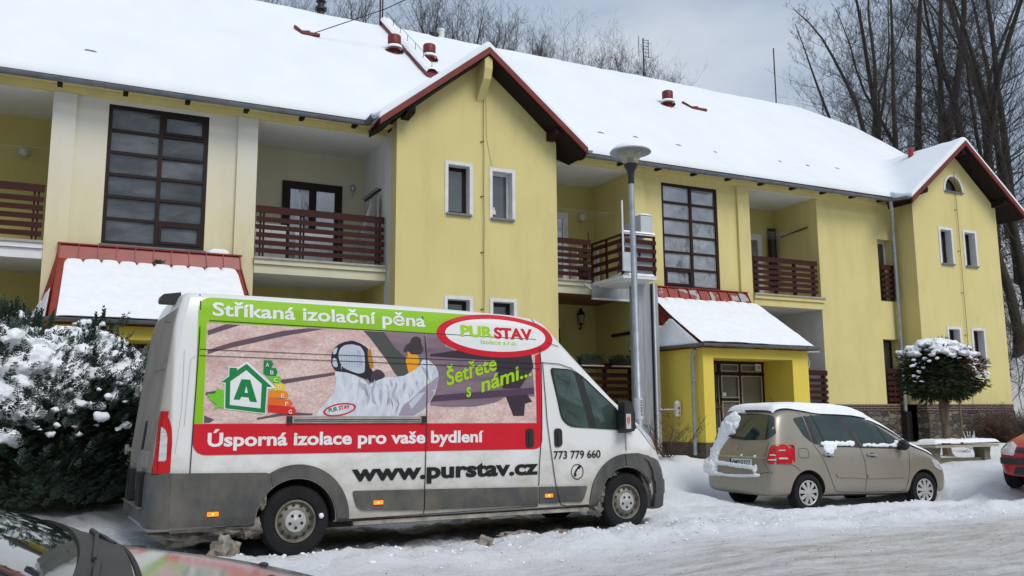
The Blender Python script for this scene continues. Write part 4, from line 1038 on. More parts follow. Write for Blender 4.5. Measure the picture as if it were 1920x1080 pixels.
# drive head with a snow cap
c = MB(); c.plate(rpoly([(15.0, 5.1), (15.25, 5.1), (15.3, 5.30), (15.75, 5.12), (15.75, 5.34), (15.3, 5.52), (15.0, 5.52)], .03), [], fXp(10.38), .30); c.box(10.30, 10.72, 15.32, 15.8, 5.04, 5.14)
hd = c.build('drive_head', 'greypaint', LF)
c = MB(); c.grid(16, 16, lambda u, v: (10.37+.32*u, 14.99+.32*v, 5.522+.06*math.sqrt(max(0, 1-(2*v-1)**2))*math.sqrt(max(0, 1-(2*u-1)**2)))); c.build('snow', 'snow', hd, smooth=60)
c = MB(); c.box(10.44, 10.64, 15.35, 15.6, 4.12, 5.1); c.build('column_head', 'greypaint', LF)
# checker plate ramp hanging at the loggia edge
c = MB(); c.box(9.93, 10.93, 16.28, 16.30, 3.90, 4.22)
rp = c.build('checker_plate', None or 'alu', LF)
c = MB()
for i in range(24):
    for j in range(8):
        x = 9.96+.041*i; z = 3.925+.037*j; s_ = 1 if (i+j) % 2 else -1; c.bar((x-.009, 16.277, z-.009*s_), (x+.009, 16.277, z+.009*s_), .006, .006)
c.build('tread_pattern', 'greypaint', rp)
c = MB(); c.box(9.93, 10.94, 16.24, 16.30, 3.86, 3.90); c.bar((9.93, 16.3, 4.1), (9.8, 16.36, 4.22), .02, .03); c.build('ramp_edge', 'whitepaint', rp)
# call post on an arm
c = MB(); c.tube([(10.9, 15.25, 1.47), (11.20, 15.1, 1.47)], .018, 8); ar = c.build('call_arm', 'greypaint', LF)
c = MB(); c.box(11.18, 11.29, 15.06, 15.14, 1.33, 1.60); bx_ = c.build('call_box', 'whitepaint', ar)
c = MB(); c.lathe([(0, -.012), (.022, -.012), (.024, 0), (0, 0)], (11.24, 15.055, 1.50), 'y', 12); c.lathe([(0, -.012), (.016, -.012), (.016, 0), (0, 0)], (11.24, 15.055, 1.40), 'y', 12); bx_2 = c.build('call_button', simple('red_button', (.5, .03, .02)), ar)
c = MB(); blob(c, (11.235, 15.10, 1.60), .065, (1, .8, .9), 2, .1); c.build('snow', 'snow', ar, smooth=180)
# lower landing platform gate (seen behind the van)
c = MB(); c.box(9.2, 10.0, 15.9, 15.93, 1.35, 1.62); c.build('lower_checker_plate', 'alu', LF); c = MB(); c.box(9.2, 10.1, 15.86, 15.94, 1.30, 1.345); c.build('lower_ramp_edge', 'whitepaint', LF)

# ---------------------------------------------------------------- street lamp
lx, ly = 7.72, 11.36; gz = base_z(lx, ly)
SLp = thing('street_lamp', 'grey steel street lamp with glass cone head standing between the van and the building', 'street lamp', (lx, ly, gz))
mb = MB(); mb.tube([(lx, ly, gz-.3), (lx, ly, 1.6), (lx, ly, 1.62), (lx-.02, ly-.0, 5.02)], [.068, .068, .056, .042], 18); mb.build('pole', 'galv', SLp, smooth=50)
mb = MB(); mb.lathe([(.0705, -.32), (.0705, .0)], (lx, ly, 1.60), n=24, a0=R(-180), a1=R(20)); st_ = mb.build('pole_sticker', simple('faded_white_sticker', (.55, .56, .60), (.45, .47, .52)), SLp, smooth=50)
vs, fs = fit_text('03869', 0, .24, 0, .045, .01); t = MB()
t.add([(lx+.0718*sin(p[1]*14-.1)*1.0-.0, ly-.0718*cos(p[1]*14-.1), 1.57-p[0]) for p in vs], fs); t.build('pole_number', 'black', st_, fix=False)
mb = MB(); mb.lathe([(.043, 4.98), (.05, 5.0), (.05, 5.12), (.06, 5.18), (.105, 5.26), (.112, 5.29), (.10, 5.31), (0, 5.31)], (lx-.02, ly, 0), n=28); mb.build('lamp_base', 'black', SLp, smooth=40)
m = MT('lamp_cone_polycarbonate', .12); m.b.inputs['Transmission Weight'].default_value = .82; m.color((.86, .84, .72)); m.b.inputs['IOR'].default_value = 1.15; MM['lampglass'] = m.m
mb = MB(); mb.lathe([(.105, 5.30), (.205, 5.53), (.199, 5.53), (.099, 5.30)], (lx-.02, ly, 0), n=32); mb.build('lamp_cone', 'lampglass', SLp, smooth=60)
mb = MB(); mb.lathe([(.0, 5.31), (.055, 5.31), (.055, 5.37), (.035, 5.41), (.03, 5.41)], (lx-.02, ly, 0), n=20); mb.build('bulb_holder', simple('grey_ceramic', (.14, .14, .14)), SLp, smooth=40)
mb = MB()
for k in range(4): mb.lathe([(.03, 5.42+.028*k), (.052, 5.425+.028*k), (.052, 5.431+.028*k), (.03, 5.436+.028*k)], (lx-.02, ly, 0), n=20)
mb.lathe([(.028, 5.40), (.028, 5.54)], (lx-.02, ly, 0), n=16); mb.build('louvre', 'whitepaint', SLp, smooth=40)
mb = MB(); mb.lathe([(0, 5.535), (.21, 5.532), (.29, 5.515), (.325, 5.49), (.331, 5.493), (.295, 5.53), (.20, 5.565), (0, 5.59)], (lx-.02, ly, 0), n=48); mb.build('lamp_hood', simple('hood_enamel', (.34, .38, .42), (.28, .31, .35), rough=.35), SLp, smooth=50)
mb = MB(); mb.lathe([(0, 5.64), (.12, 5.63), (.24, 5.59), (.30, 5.545), (.315, 5.515), (.29, 5.535)], (lx-.02, ly, 0), n=48); mb.build('snow', 'snow', SLp, smooth=60)

# ---------------------------------------------------------------- stone bench
bx, by = 16.72, 12.72; bz = base_z(bx, by)-.03
BN = thing('stone_bench', 'low concrete bench under thick snow between the beige car and the red car', 'bench', (bx, by, bz))
mb = MB(); mb.plate(rrect(bx-1.05, bx+.92, by-.24, by+.24, .03), [], fZ(bz+.33), .05); mb.build('seat', 'ledge', BN)
for x in (bx-.88, bx+.66):
    mb = MB(); mb.plate([(x-.13, bz+.328), (x-.10, bz+.25), (x-.08, bz+.18), (x-.10, bz-.05), (x+.12, bz-.05), (x+.09, bz+.18), (x+.13, bz+.328)], [], fY(by-.12), .24); mb.build('leg', simple('mossy_concrete', (.17, .15, .10), (.10, .095, .06), 9, bump=.3) if x < bx else bpy.data.materials['mossy_concrete'], BN)
mb = MB(); mb.box(bx-.79, bx+.57, by-.05, by+.08, bz+.02, bz+.10); mb.build('stretcher', bpy.data.materials['mossy_concrete'], BN)
mb = MB(); mb.grid(70, 16, lambda u, v: (bx-1.07+2.01*u, by-.26+.52*v, bz+.377+(.115+.02*noise.noise(Vector((u*9, v*3, 0)))+.012*noise.noise(Vector((u*30, v*9, 1))))*ed(min(u, 1-u)*2, .14)*ed(min(v, 1-v)*.5, .10))); mb.build('snow', 'snow', BN, smooth=60)

# ---------------------------------------------------------------- small things on the loggias
LD = thing('ladder', 'aluminium ladder leaning in the corner of the loggia left of the gabled bay', 'ladder', (5.0, 17.0, ZS))
for dx in (0, .34):
    mb = MB(); mb.bar((4.72+.2*dx, 16.80+dx, ZS+.02), (5.12, 16.85+dx*.9, 5.72), .03, .065); mb.build('rail', 'alu', LD)
for k in range(5):
    t_ = .12+.18*k; mb = MB(); mb.bar((4.72+.40*t_, 16.80+.05*t_, ZS+1.43*t_), (4.79+.33*t_, 17.14+.02*t_, ZS+1.43*t_), .03, .05); mb.build('rung', 'alu', LD)
tb = thing('plank', 'weathered grey board standing upright in the loggia corner left of the gabled bay', 'board', (5.2, 16.8, ZS)); mb = MB(); mb.plate(rpoly([(16.68, ZS+.01), (16.84, ZS+.01), (16.86, 5.78), (16.70, 5.78)], .02), [], fXp(5.19), .025); mb.build('board', 'ledge', tb)
cb = thing('storage_cabinet', 'white low cabinet standing behind the balcony slats left of the gabled bay', 'cabinet', (3.1, 17.2, ZS))
mb = MB(); mb.box(2.86, 3.42, 16.9, 17.35, ZS+.06, 5.0); mb.build('body', 'whitepaint', cb); mb = MB(); mb.box(2.85, 3.13, 16.885, 16.897, ZS+.10, 4.96); mb.box(3.15, 3.43, 16.885, 16.897, ZS+.10, 4.96); mb.build('door', 'whitepaint', cb); mb = MB(); mb.box(2.85, 3.44, 16.87, 17.37, 5.0, 5.03); mb.build('top', 'greypaint', cb); mb = MB(); mb.box(2.88, 3.40, 16.92, 17.33, ZS, ZS+.06); mb.build('plinth', 'black', cb)
tb = thing('folding_table', 'pale folding table leaning behind the slats in the middle of the left loggia', 'table', (4.0, 17.0, ZS))
mb = MB(); mb.add([(3.62, 16.86, ZS+.04), (4.36, 16.86, ZS+.04), (4.36, 16.98, 5.0), (3.62, 16.98, 5.0), (3.62, 16.89, ZS+.04), (4.36, 16.89, ZS+.04), (4.36, 17.01, 5.0), (3.62, 17.01, 5.0)], [(0, 1, 2, 3), (7, 6, 5, 4), (0, 4, 5, 1), (1, 5, 6, 2), (2, 6, 7, 3), (3, 7, 4, 0)]); mb.build('tabletop', 'curtain', tb)
for x in (3.7, 4.28): mb = MB(); mb.tube([(x, 16.92, ZS+.1), (x, 17.2, ZS+.02), (x, 17.06, 4.9)], .012, 6); mb.build('leg', 'alu', tb)
bn = MB(); bn.lathe([(.0, 0), (.14, 0), (.17, .36), (.18, .38), (.16, .40), (.0, .40)], (10.2, 17.0, ZS), n=20); bo = thing('bucket', 'dark round bucket behind the slats of the loggia served by the lift', 'bucket', (10.2, 17.0, ZS)); bn.build('body', 'black', bo, smooth=40); mb = MB(); mb.tube([(10.2+.17*cos(a), 17.0, ZS+.38+.17*sin(a)) for a in [pi*k/10 for k in range(11)]], .006, 5); mb.build('handle', 'alu', bo)
sh = thing('shelf_rack', 'white open shelf against the rear wall of the loggia served by the lift', 'shelf', (10.75, 17.9, ZS))
for z in (4.5, 4.9, 5.29): mb = MB(); mb.box(10.42, 11.05, 17.72, 18.08, z, z+.03); mb.build('shelf', 'whitepaint', sh)
for x in (10.43, 11.02): mb = MB(); mb.box(x, x+.03, 17.74, 18.07, ZS, 5.32); mb.build('upright', 'whitepaint', sh)
br = MB(); br.tube([(10.62, 17.3, ZS), (10.60, 17.5, 5.65)], .012, 6); bo = thing('broom', 'thin broom leaning behind the slats of the loggia served by the lift', 'broom', (10.62, 17.3, ZS)); br.build('stick', 'rust', bo); mb = MB(); mb.box(10.50, 10.74, 17.26, 17.32, ZS, ZS+.12); mb.build('brush', 'black', bo)
# planters on the lower railing
def planter(x0, x1, y, z, lab, seed, col):
    p = thing('flower_box', lab, 'flower box', ((x0+x1)/2, y, z), group='evergreen flower boxes on the lower loggia railing')
    mb = MB(); mb.add([(x0+.02, y-.06, z), (x1-.02, y-.06, z), (x1-.02, y+.06, z), (x0+.02, y+.06, z), (x0, y-.08, z+.15), (x1, y-.08, z+.15), (x1, y+.08, z+.15), (x0, y+.08, z+.15)], [(0, 3, 2, 1), (4, 5, 6, 7), (0, 1, 5, 4), (1, 2, 6, 5), (2, 3, 7, 6), (3, 0, 4, 7)]); mb.build('trough', 'black', p)
    mb = MB(); mb.box(x0+.02, x1-.02, y-.10, y-.0, z-.03, z-.003); mb.build('bracket', simple('pale_bracket', (.5, .42, .28)) if seed == 1 else bpy.data.materials['pale_bracket'], p)
    rq = random.Random(seed); f = MB()
    for k in range(420):
        c = Vector((rq.uniform(x0-.02, x1+.02), y+rq.uniform(-.10, .10), z+rq.uniform(.06, .20))); d = Vector((rq.uniform(-1, 1), rq.uniform(-1, .6), rq.uniform(-.3, 1.0))).normalized(); l = rq.uniform(.05, .13); s_ = d.cross(Vector((rq.uniform(-1, 1), rq.uniform(-1, 1), .3))).normalized()*rq.uniform(.005, .012)
        f.add([c, c+d*l*.5+s_, c+d*l, c+d*l*.5-s_], [(0, 1, 2, 3)])
    f.build('foliage', col, p, smooth=180)
gcol = simple('dark_conifer_cuttings', (.025, .05, .022), (.05, .075, .03), 14)
planter(9.62, 10.22, 16.36, 2.44, 'evergreen cuttings in a box on the lower railing, just right of the van windscreen', 1, gcol)
planter(10.42, 11.02, 16.36, 2.44, 'dark green evergreen cuttings in a box on the lower railing, next to the lamp post', 2, gcol)
# bell-shaped wire ornament on the ground-floor loggia right of the porch
wo_ = MB(); cx, cz = 15.62, 2.62
P_ = [(cx+.16*sin(a)*(1 if cos(a) < .2 else .75), 15.9, cz+.2*-cos(a)*-1) for a in [2*pi*k/24 for k in range(25)]]
wo_.tube(P_, .008, 5); wo_.tube([(cx-.07, 15.9, cz+.02), (cx+.03, 15.9, cz+.1), (cx+.08, 15.9, cz-.02), (cx-.04, 15.9, cz-.08)], .007, 5); wo_.tube([(cx, 15.9, cz-.2), (cx, 15.9, cz-.34)], .007, 5); wo_.tube([(cx-.3, 16.4, cz+.24), (cx+.5, 15.9, cz+.24)], .012, 5); wo_.tube([(cx, 15.9, cz+.24), (cx, 15.9, cz+.2)], .006, 5)
tag(wo_.build('wire_ornament', 'whitepaint'), 'white bent-wire ornament hanging at the right edge of the right porch', 'wire ornament')
# iced twigs of a low shrub beside the lift mast
def twig_shrub(name, lab, cat, c, r, h, n, seed, mat, mat_leaf=None):
    rq = random.Random(seed); t = MB()
    for k in range(n):
        a = rq.uniform(0, 2*pi); e_ = rq.uniform(.5, 1.4); p = Vector(c)+Vector((cos(a), sin(a), 0))*rq.uniform(0, r*.3); pts = [p]; d = Vector((cos(a)*cos(e_), sin(a)*cos(e_), sin(e_)))
        L_ = h*rq.uniform(.5, 1.0)
        for i in range(5): d = (d+Vector((rq.uniform(-.35, .35), rq.uniform(-.35, .35), rq.uniform(-.15, .2)))).normalized(); pts.append(pts[-1]+d*L_/5)
        t.tube(pts, [.007*(1-i*.15) for i in range(6)], 3, cap=False)
        for q in pts[1:]:
            for _ in range(3):
                d2 = (d+Vector((rq.uniform(-1, 1), rq.uniform(-1, 1), rq.uniform(-.6, .8)))).normalized(); t.tube([q, q+d2*L_*.14, q+d2*L_*.25+Vector((0, 0, rq.uniform(-.03, .03)))], [.004, .003, .002], 3, cap=False)
    return tag(t.build(name, mat, smooth=180), lab, cat)
twig_shrub('bare_shrub', 'thin bare shrub in front of the lift mast, just right of the van nose', 'shrub', (9.85, 13.6, base_z(9.85, 13.6)), .3, .95, 26, 4, simple('red_brown_twigs', (.12, .06, .045), (.07, .04, .03)))
twig_shrub('bare_shrub', 'dense reddish bare hedge against the stone base beside the red car', 'shrub', (21.9, 15.2, base_z(21.9, 15.2)-.05), 1.5, .95, 330, 5, simple('hedge_twigs', (.14, .075, .055), (.08, .045, .035)))
s2 = MB(); rq = random.Random(8)
for k in range(30): a = rq.uniform(0, 6.28); c = Vector((18.6+.14*rq.uniform(-1, 1), 13.9+.1*rq.uniform(-1, 1), base_z(18.6, 13.9)+rq.uniform(0, .4))); blob(s2, c, rq.uniform(.015, .05), (1, 1, .8), k, .3, lev=1)
for k in range(14): a = rq.uniform(0, 6.28); s2.tube([(18.6, 13.9, base_z(18.6, 13.9)), (18.6+.12*cos(a), 13.9+.12*sin(a), base_z(18.6, 13.9)+rq.uniform(.25, .5))], .006, 3)
tag(s2.build('snowy_weed', 'snow', smooth=180), 'small snow-coated weed sticking up behind the bench', 'weed')
# dirty lumps of frozen slush around the van
lm = simple('frozen_slush', (.34, .31, .27), (.16, .13, .10), 14, rough=.8, bump=.8, bscale=30, bdist=.02)
for i, (x, y, r_, sq, lab) in enumerate([(1.28, 8.62, .125, (1, .8, 1.0), 'rounded lump of brown frozen slush just left of the van rear wheel'), (3.95, 8.75, .07, (1.2, .8, .9), 'small brown clod lying in the snow below the van side door'),
    (4.45, 8.95, .09, (2.4, .8, .55), 'flat ragged piece of dirty ice beside the brown clod under the van'), (5.1, 9.25, .085, (1.6, .9, .6), 'dirty ice chunk under the van behind its front wheel'), (0.45, 9.15, .10, (2.2, .8, .6), 'long dark slush lump under the rear bumper of the van'), (4.95, 9.0, .06, (2.5, 1, .5), 'thin dirty ice slab under the driver door of the van')]):
    mb = MB(); blob(mb, (x, y, ground_z(x, y)+r_*sq[2]*.45), r_, sq, i+11, .55, 2.4, 3); tag(mb.build('slush_lump', lm, smooth=60), lab, 'slush lump', 'lumps of frozen slush around the van')

# crumbs of broken snow and grit on the ground
def scatter(name, n, seed, rmin, rmax, mat, fn):
    rq = random.Random(seed); mb = MB(); bm = bmesh.new(); bmesh.ops.create_icosphere(bm, subdivisions=1, radius=1); V_ = [v.co.copy() for v in bm.verts]; F_ = [tuple(v.index for v in f.verts) for f in bm.faces]; bm.free()
    for k in range(n):
        x, y = fn(rq); r = rmin+(rmax-rmin)*rq.random()**3; z = ground_z(x, y)+r*.25; a = rq.uniform(.6, 1.5); b = rq.uniform(.6, 1.4); o = Vector((k*1.3, k*.7, 0))
        mb.add([(x+v.x*r*a*(1+.5*noise.noise(v*1.4+o)), y+v.y*r*b*(1+.5*noise.noise(v*1.7+o)), z+v.z*r*.75*(1+.4*noise.noise(v+o))) for v in V_], F_)
    return tag(mb.build(name, mat, smooth=50 if rmax > .02 else 180, fix=False), kind='stuff')
def f_wind(rq):
    x = rq.uniform(.5, 15); return x, road_edge(x)+rq.gauss(.35, .22)
def f_van(rq):
    s_ = rq.uniform(-1.6, 6.0); return 1.965+s_*.996+.06, 8.62+s_*.088+rq.gauss(-.02, .20)
def f_park(rq): x = rq.uniform(6.5, 15); return x, rq.uniform(8.3, 10.1)
def f_left(rq): return rq.uniform(-2.5, 1.2), rq.uniform(8.4, 10.6)
scatter('snow_crumbs', 2200, 1, .003, .022, 'snow', lambda q: (f_wind, f_van, f_park, f_left)[q.randrange(4)](q))
MM['grit'] = simple('brown_grit', (.16, .125, .09), (.08, .065, .05), 20, rough=.9)
scatter('road_grit', 2400, 2, .002, .007, 'grit', lambda q: (q.uniform(2.5, 16), q.uniform(5.6, 8.6)) if q.random() < .75 else f_van(q))
# ---------------------------------------------------------------- bare trees
def tree_data(seed, H, r0, spread=.5, up=.35, n1=16, lean=(0, 0), fork=0, low=.3, tw=.7, dens=.8, bend=1.0, tr=1.0):
    rq = random.Random(seed); tk = MB(); cr_ = MB()
    def grow(mb, p, d, L_, r, segs, n, lev, tip=.25, wob=.16, upw=.05):
        pts = [p.copy()]; rs = [r]
        for i in range(segs):
            d = (d+Vector((rq.gauss(0, wob), rq.gauss(0, wob), rq.gauss(0, wob)*.6+upw))).normalized(); p = p+d*L_/segs; pts.append(p.copy()); rs.append(r*(1-(1-tip)*(i+1)/segs))
        mb.tube(pts, rs, n, cap=False); return pts, rs, d
    stems = [(Vector((0, 0, -.5)), Vector((lean[0], lean[1], 1)).normalized(), H, r0)]
    lst = []
    for s_ in stems:
        pts, rs, d = grow(tk, s_[0], s_[1], s_[2], s_[3], 12, 8, 0, .12, .045*bend, .02); lst.append((pts, rs))
        for f_ in range(fork):
            i = rq.randint(3, 6); a = rq.uniform(0, 6.28); dd = Vector((cos(a)*.38, sin(a)*.38, 1)).normalized(); pt2, rs2, _ = grow(tk, pts[i], dd, s_[2]*rq.uniform(.5, .62), rs[i]*.62, 9, 6, 0, .12, .07*bend, .05); lst.append((pt2, rs2))
    for pts, rs in lst:
        nn = int(n1*dens*(1 if pts is lst[0][0] else .6))
        for k in range(nn):
            t = low+(1-low)*(k+rq.random())/nn; f_ = t*(len(pts)-1); i = min(int(f_), len(pts)-2); q = pts[i].lerp(pts[i+1], f_-i); r = rs[i]*.42
            a = k*2.4+rq.uniform(-.5, .5); el_ = rq.uniform(up*.6, up*1.8); d1 = Vector((cos(a)*cos(el_), sin(a)*cos(el_), sin(el_))); L1 = H*spread*(1.08-t)*rq.uniform(.6, 1.15)+.4
            p1, r1, dd = grow(cr_, q, d1, L1, max(.011, r)*tr, 7, 4, 1, .2, .20, .06)
            m2 = max(3, int(5*L1**.5*dens))
            for k2 in range(m2):
                i = rq.randint(1, 7); q2 = p1[i]; a2 = rq.uniform(0, 6.28); d2 = (dd+Vector((cos(a2), sin(a2), rq.uniform(-.1, .8)))*.8).normalized(); L2 = L1*rq.uniform(.25, .5)
                p2, r2, dd2 = grow(cr_, q2, d2, L2, max(.007, r1[i]*.6), 4, 3, 2, .3, .2, .06)
                for k3 in range(int(4*dens*tw)+1):
                    j = rq.randint(1, 4); a3 = rq.uniform(0, 6.28); d3 = (dd2+Vector((cos(a3), sin(a3), rq.uniform(-.3, .9)))*.85).normalized()
                    p3, r3, dd3 = grow(cr_, p2[j], d3, L2*rq.uniform(.3, .6), max(.0045, r2[j]*.6), 3, 3, 3, .4, .22, .05)
                    if tw > .8:
                        for _ in range(2): a4 = rq.uniform(0, 6.28); d4 = (dd3+Vector((cos(a4), sin(a4), .4))*.7).normalized(); grow(cr_, p3[rq.randint(1, 3)], d4, L2*rq.uniform(.15, .3), .005, 2, 3, 4, .5, .2, .03)
    return tk, cr_
def make_tree(name, seed, mats=('bark', 'twig'), **kw):
    tk, cr_ = tree_data(seed, **kw)
    root = bpy.data.objects.new(name, None); COL.objects.link(root)
    tk.build('trunk', mats[0], root, smooth=180, fix=False); cr_.build('crown', mats[1], root, smooth=180, fix=False); return root
def place(root, x, y, z, rz, s, label, group, first=[]):
    o = root if root.name not in first else copy_tree(root)
    if o is root: first.append(root.name)
    o.location = (x, y, z); o.rotation_euler = (0, 0, rz); o.scale = (s, s, s); tag(o, label, 'tree', group); return o
def cam_xy(px, dist):      # ground point seen in column px of the photograph, at a horizontal distance
    d = FW+RT*((px-960)/F); d = Vector((d.x, d.y, 0)).normalized(); return d.x*dist, d.y*dist
TV = [make_tree('bare_tree', 21, H=17, r0=.20, spread=.26, up=.38, n1=34, fork=0, tr=.5, tw=1.0, dens=.95, low=.25),
      make_tree('bare_tree', 22, H=19, r0=.23, spread=.22, up=.5, n1=34, fork=1, tr=.5, tw=1.0, dens=.95, low=.3, bend=1.3),
      make_tree('bare_tree', 23, H=16, r0=.19, spread=.30, up=.3, n1=34, fork=0, tr=.5, tw=1.0, dens=.95, low=.22, lean=(-.08, 0)),
      make_tree('bare_tree', 24, H=18, r0=.19, spread=.25, up=.45, n1=32, fork=1, tr=.5, tw=1.0, dens=.95, low=.28, bend=1.6),
      make_tree('bare_tree', 25, H=15, r0=.17, spread=.34, up=.25, n1=34, fork=1, tr=.5, tw=1.0, dens=.95, low=.18, lean=(.1, .02))]
GF = 'bare trees on the wooded slope right of the building'
spots = [(1672, 34, 2, -.4, 1.0), (1690, 39, 0, 1., 1.05), (1712, 43, 3, 2., 1.0), (1733, 37, 1, .5, 1.0), (1768, 41, 0, 4., 1.1), (1786, 36, 3, 5.2, 1.0), (1803, 39, 1, 2.2, 1.1),
         (1853, 37, 4, .1, 1.05), (1872, 50, 1, 4.4, 1.2), (1893, 34, 3, 1.5, 1.0), (1912, 40, 0, 5.7, 1.1), (1640, 52, 4, 1.3, 1.1), (1660, 47, 1, 3.0, .95),
         (1930, 36, 2, 3.8, 1.), (1900, 56, 2, 4.9, 1.2)]
wd = ['leftmost tall bare tree of the wood, reaching a long branch left over the roof', 'second trunk from the left in the wood', 'slim third trunk from the left in the wood', 'tree standing over the valley of the snowy roof', 
      'upright-limbed tree left of the right gable peak', 'fan-shaped tree just left of the right gable peak', 'thick-stemmed tree directly above the right gable peak', 'slender leaning tree above the right slope of the gable',
      'forked tree far behind the right slope of the gable', 'thick tree rising beside the lower end of the right gable', 'tree cut by the right picture edge, beside the gable end', 'thin tree highest up the slope at the left end of the wood', 'forked tree behind the leftmost trunk of the wood', 'tree nearest the camera at the right picture edge',
      'far tree in the upper right corner']
for i, (px, dist, v_, rz, s_) in enumerate(spots):
    x, y = cam_xy(px, dist)
    place(TV[v_], x, y, base_z(x, y)-.2, rz, s_, 'tall bare tree, '+wd[i] if i not in (0, 1, 2) else wd[i], GF)
for i, (x, y, v_) in enumerate([(-16, -20, 0), (-8, -24, 1), (-1, -19, 3), (7, -23, 2), (13, -18, 1), (20, -24, 0), (28, -20, 4), (36, -22, 3), (41, -21, 1), (46, -24, 0), (51, -20, 3), (44, -17, 2), (56, -23, 1)]):
    place(TV[v_], x, y, base_z(x, y)-.2, i*1.3, 1.0, 'bare tree across the road behind the photographer, seen only as a reflection', 'bare trees across the road')
# smaller round-crowned trees whose tops rise behind the ridge
TB = [make_tree('bare_tree', 31, H=7.5, r0=.13, spread=.62, up=.95, n1=24, fork=3, low=.25, dens=.74, tr=1.2, tw=.9, mats=('bark', 'twig')),
      make_tree('bare_tree', 32, H=8.5, r0=.15, spread=.55, up=1.0, n1=24, fork=3, low=.25, dens=.74, tr=1.2, tw=.9),
      make_tree('bare_tree', 33, H=7, r0=.12, spread=.7, up=.85, n1=24, fork=3, low=.2, dens=.74, tr=1.2, tw=.9)]
GB = 'bare treetops rising behind the snowy ridge'
def ridge_tree(px, top_px, dist, v_, rz, H, s_, lab):
    x, y = cam_xy(px, dist); d = FW+RT*((px-960)/F)+UU*((540-top_px)/F); hl_ = math.hypot(d.x, d.y); zt = 1.3+d.z/hl_*dist
    place(TB[v_], x, y, zt-H*s_*1.03, rz, s_, lab, GB)
for i, (px, tp, dist, v_, rz, s_, lab) in enumerate([(470, -32, 48, 2, 0, 1.0, 'bare treetop just showing over the ridge at the top left'), (655, -25, 46, 1, 1, .95, 'bare treetop beside the left aerial mast'), (560, 10, 48, 0, 2, .7, 'small bare treetop next to the black flue'), (750, 58, 47, 2, 3, .55, 'low bare treetop over the fire wall'),
    (815, 5, 46, 0, 4, .95, 'tall round bare treetop left of the left gable peak'), (868, 8, 48, 1, 5, .95, 'bare treetop just above the left gable peak'), (905, 40, 47, 2, 1.5, .8, 'bare treetop right of the left gable peak'),
    (985, 88, 50, 1, 2.5, .62, 'first of the low bare treetops right of the gable peak'), (1030, 75, 50, 0, 3.5, .75, 'dense low bare treetop, second right of the gable peak'), (1068, 78, 50, 2, 4.5, .75, 'low bare treetop in the middle of the ridge row'), (1110, 95, 50, 1, 5.5, .70, 'low bare treetop left of the small aerial'),
    (1150, 100, 50, 0, .5, .72, 'low bare treetop just left of the small aerial'), (1185, 112, 50, 2, 1.1, .7, 'low bare treetop directly behind the small aerial'), (1235, 125, 48, 1, 2.2, .75, 'round bare treetop right of the small aerial'), (1265, 150, 50, 2, .2, .5, 'smallest bare treetop at the right end of the ridge row')]):
    ridge_tree(px, tp, dist, v_, rz, [7.5, 8.5, 7][v_], s_*1.15, lab)
# leafless undergrowth on the slope beside the building
ug = MB(); rq = random.Random(77)
for k in range(520):
    px = rq.uniform(1540, 1990); x, y = cam_xy(px, rq.uniform(31, 52))
    if x < 24.3 and y < 29: continue
    z = base_z(x, y); p = Vector((x, y, z-.1)); L_ = rq.uniform(1.2, 4.2); d = Vector((rq.uniform(-.5, .5), rq.uniform(-.4, .4), 1)).normalized(); pts = [p]; r = rq.uniform(.010, .022)
    for i in range(6): d = (d+Vector((rq.uniform(-.4, .4), rq.uniform(-.4, .4), rq.uniform(-.3, .2)))).normalized(); pts.append(pts[-1]+d*L_/6)
    ug.tube(pts, [r*(1-.13*i) for i in range(7)], 3, cap=False)
    for q in pts[2:]:
        for _ in range(3): d2 = (d+Vector((rq.uniform(-1, 1), rq.uniform(-1, 1), rq.uniform(-.5, .6)))).normalized(); ug.tube([q, q+d2*.35, q+d2*.6+Vector((0, 0, rq.uniform(-.2, .1)))], [.008, .006, .004], 3, cap=False)
tag(ug.build('undergrowth', 'twig', smooth=180, fix=False), kind='stuff')

# ---------------------------------------------------------------- big snow-laden juniper left of the van
def spray(mb, c, d, L_, rq, w=.010, n=9, mi=0):
    d = d.normalized(); s_ = d.cross(Vector((rq.uniform(-.3, .3), rq.uniform(-.3, .3), 1))).normalized(); u = s_.cross(d)
    p0 = c; mb.tube([c, c+d*L_*.5, c+d*L_], [w*.5, w*.4, w*.15], 3, cap=False, mi=mi)
    for i in range(n):
        t = .1+.85*i/n; q = c+d*L_*t; l = L_*.42*(1-t*.75)
        for sg in (-1, 1):
            a = rq.uniform(-.6, .6); b = (d*.75+(s_*cos(a)+u*sin(a))*sg).normalized(); e_ = b.cross(u+s_*.3).normalized()*w*.9
            mb.add([q, q+b*l*.55+e_, q+b*l, q+b*l*.55-e_], [(0, 1, 2, 3)], mi)
jc = Vector((-.62, 12.0, .42)); JR = (1.98, 1.25, 2.18)
JN = thing('juniper_bush', 'large dark green juniper laden with snow left of the white van', 'bush', tuple(jc))
def jshape(a, e_):   # radius factor, lumpy
    v_ = Vector((cos(a)*cos(e_), sin(a)*cos(e_), sin(e_))); return 1+.16*noise.noise(v_*2.2+Vector((5, 1, 2)))+.10*noise.noise(v_*5+Vector((1, 7, 0)))
def jpt(a, e_, f_=1.0):
    k = jshape(a, e_)*f_; zz = sin(e_)*JR[2]*k; flare = 1.0+.10*max(0, .6-abs(zz-1.1))
    return Vector((jc.x+cos(a)*cos(e_)**.75*JR[0]*k*flare, jc.y+sin(a)*cos(e_)**.75*JR[1]*k*flare, jc.z+zz*.93))
mfol = MT('juniper_needles', .85, 0, .25)
mfol.color(mfol.ramp(mfol.noise(2.2, 5, .7), [(.25, (.012, .022, .014)), (.5, (.030, .050, .033)), (.75, (.075, .11, .085))])); MM['juniper'] = mfol.m
rq = random.Random(12); fo = MB(); stc = MB()
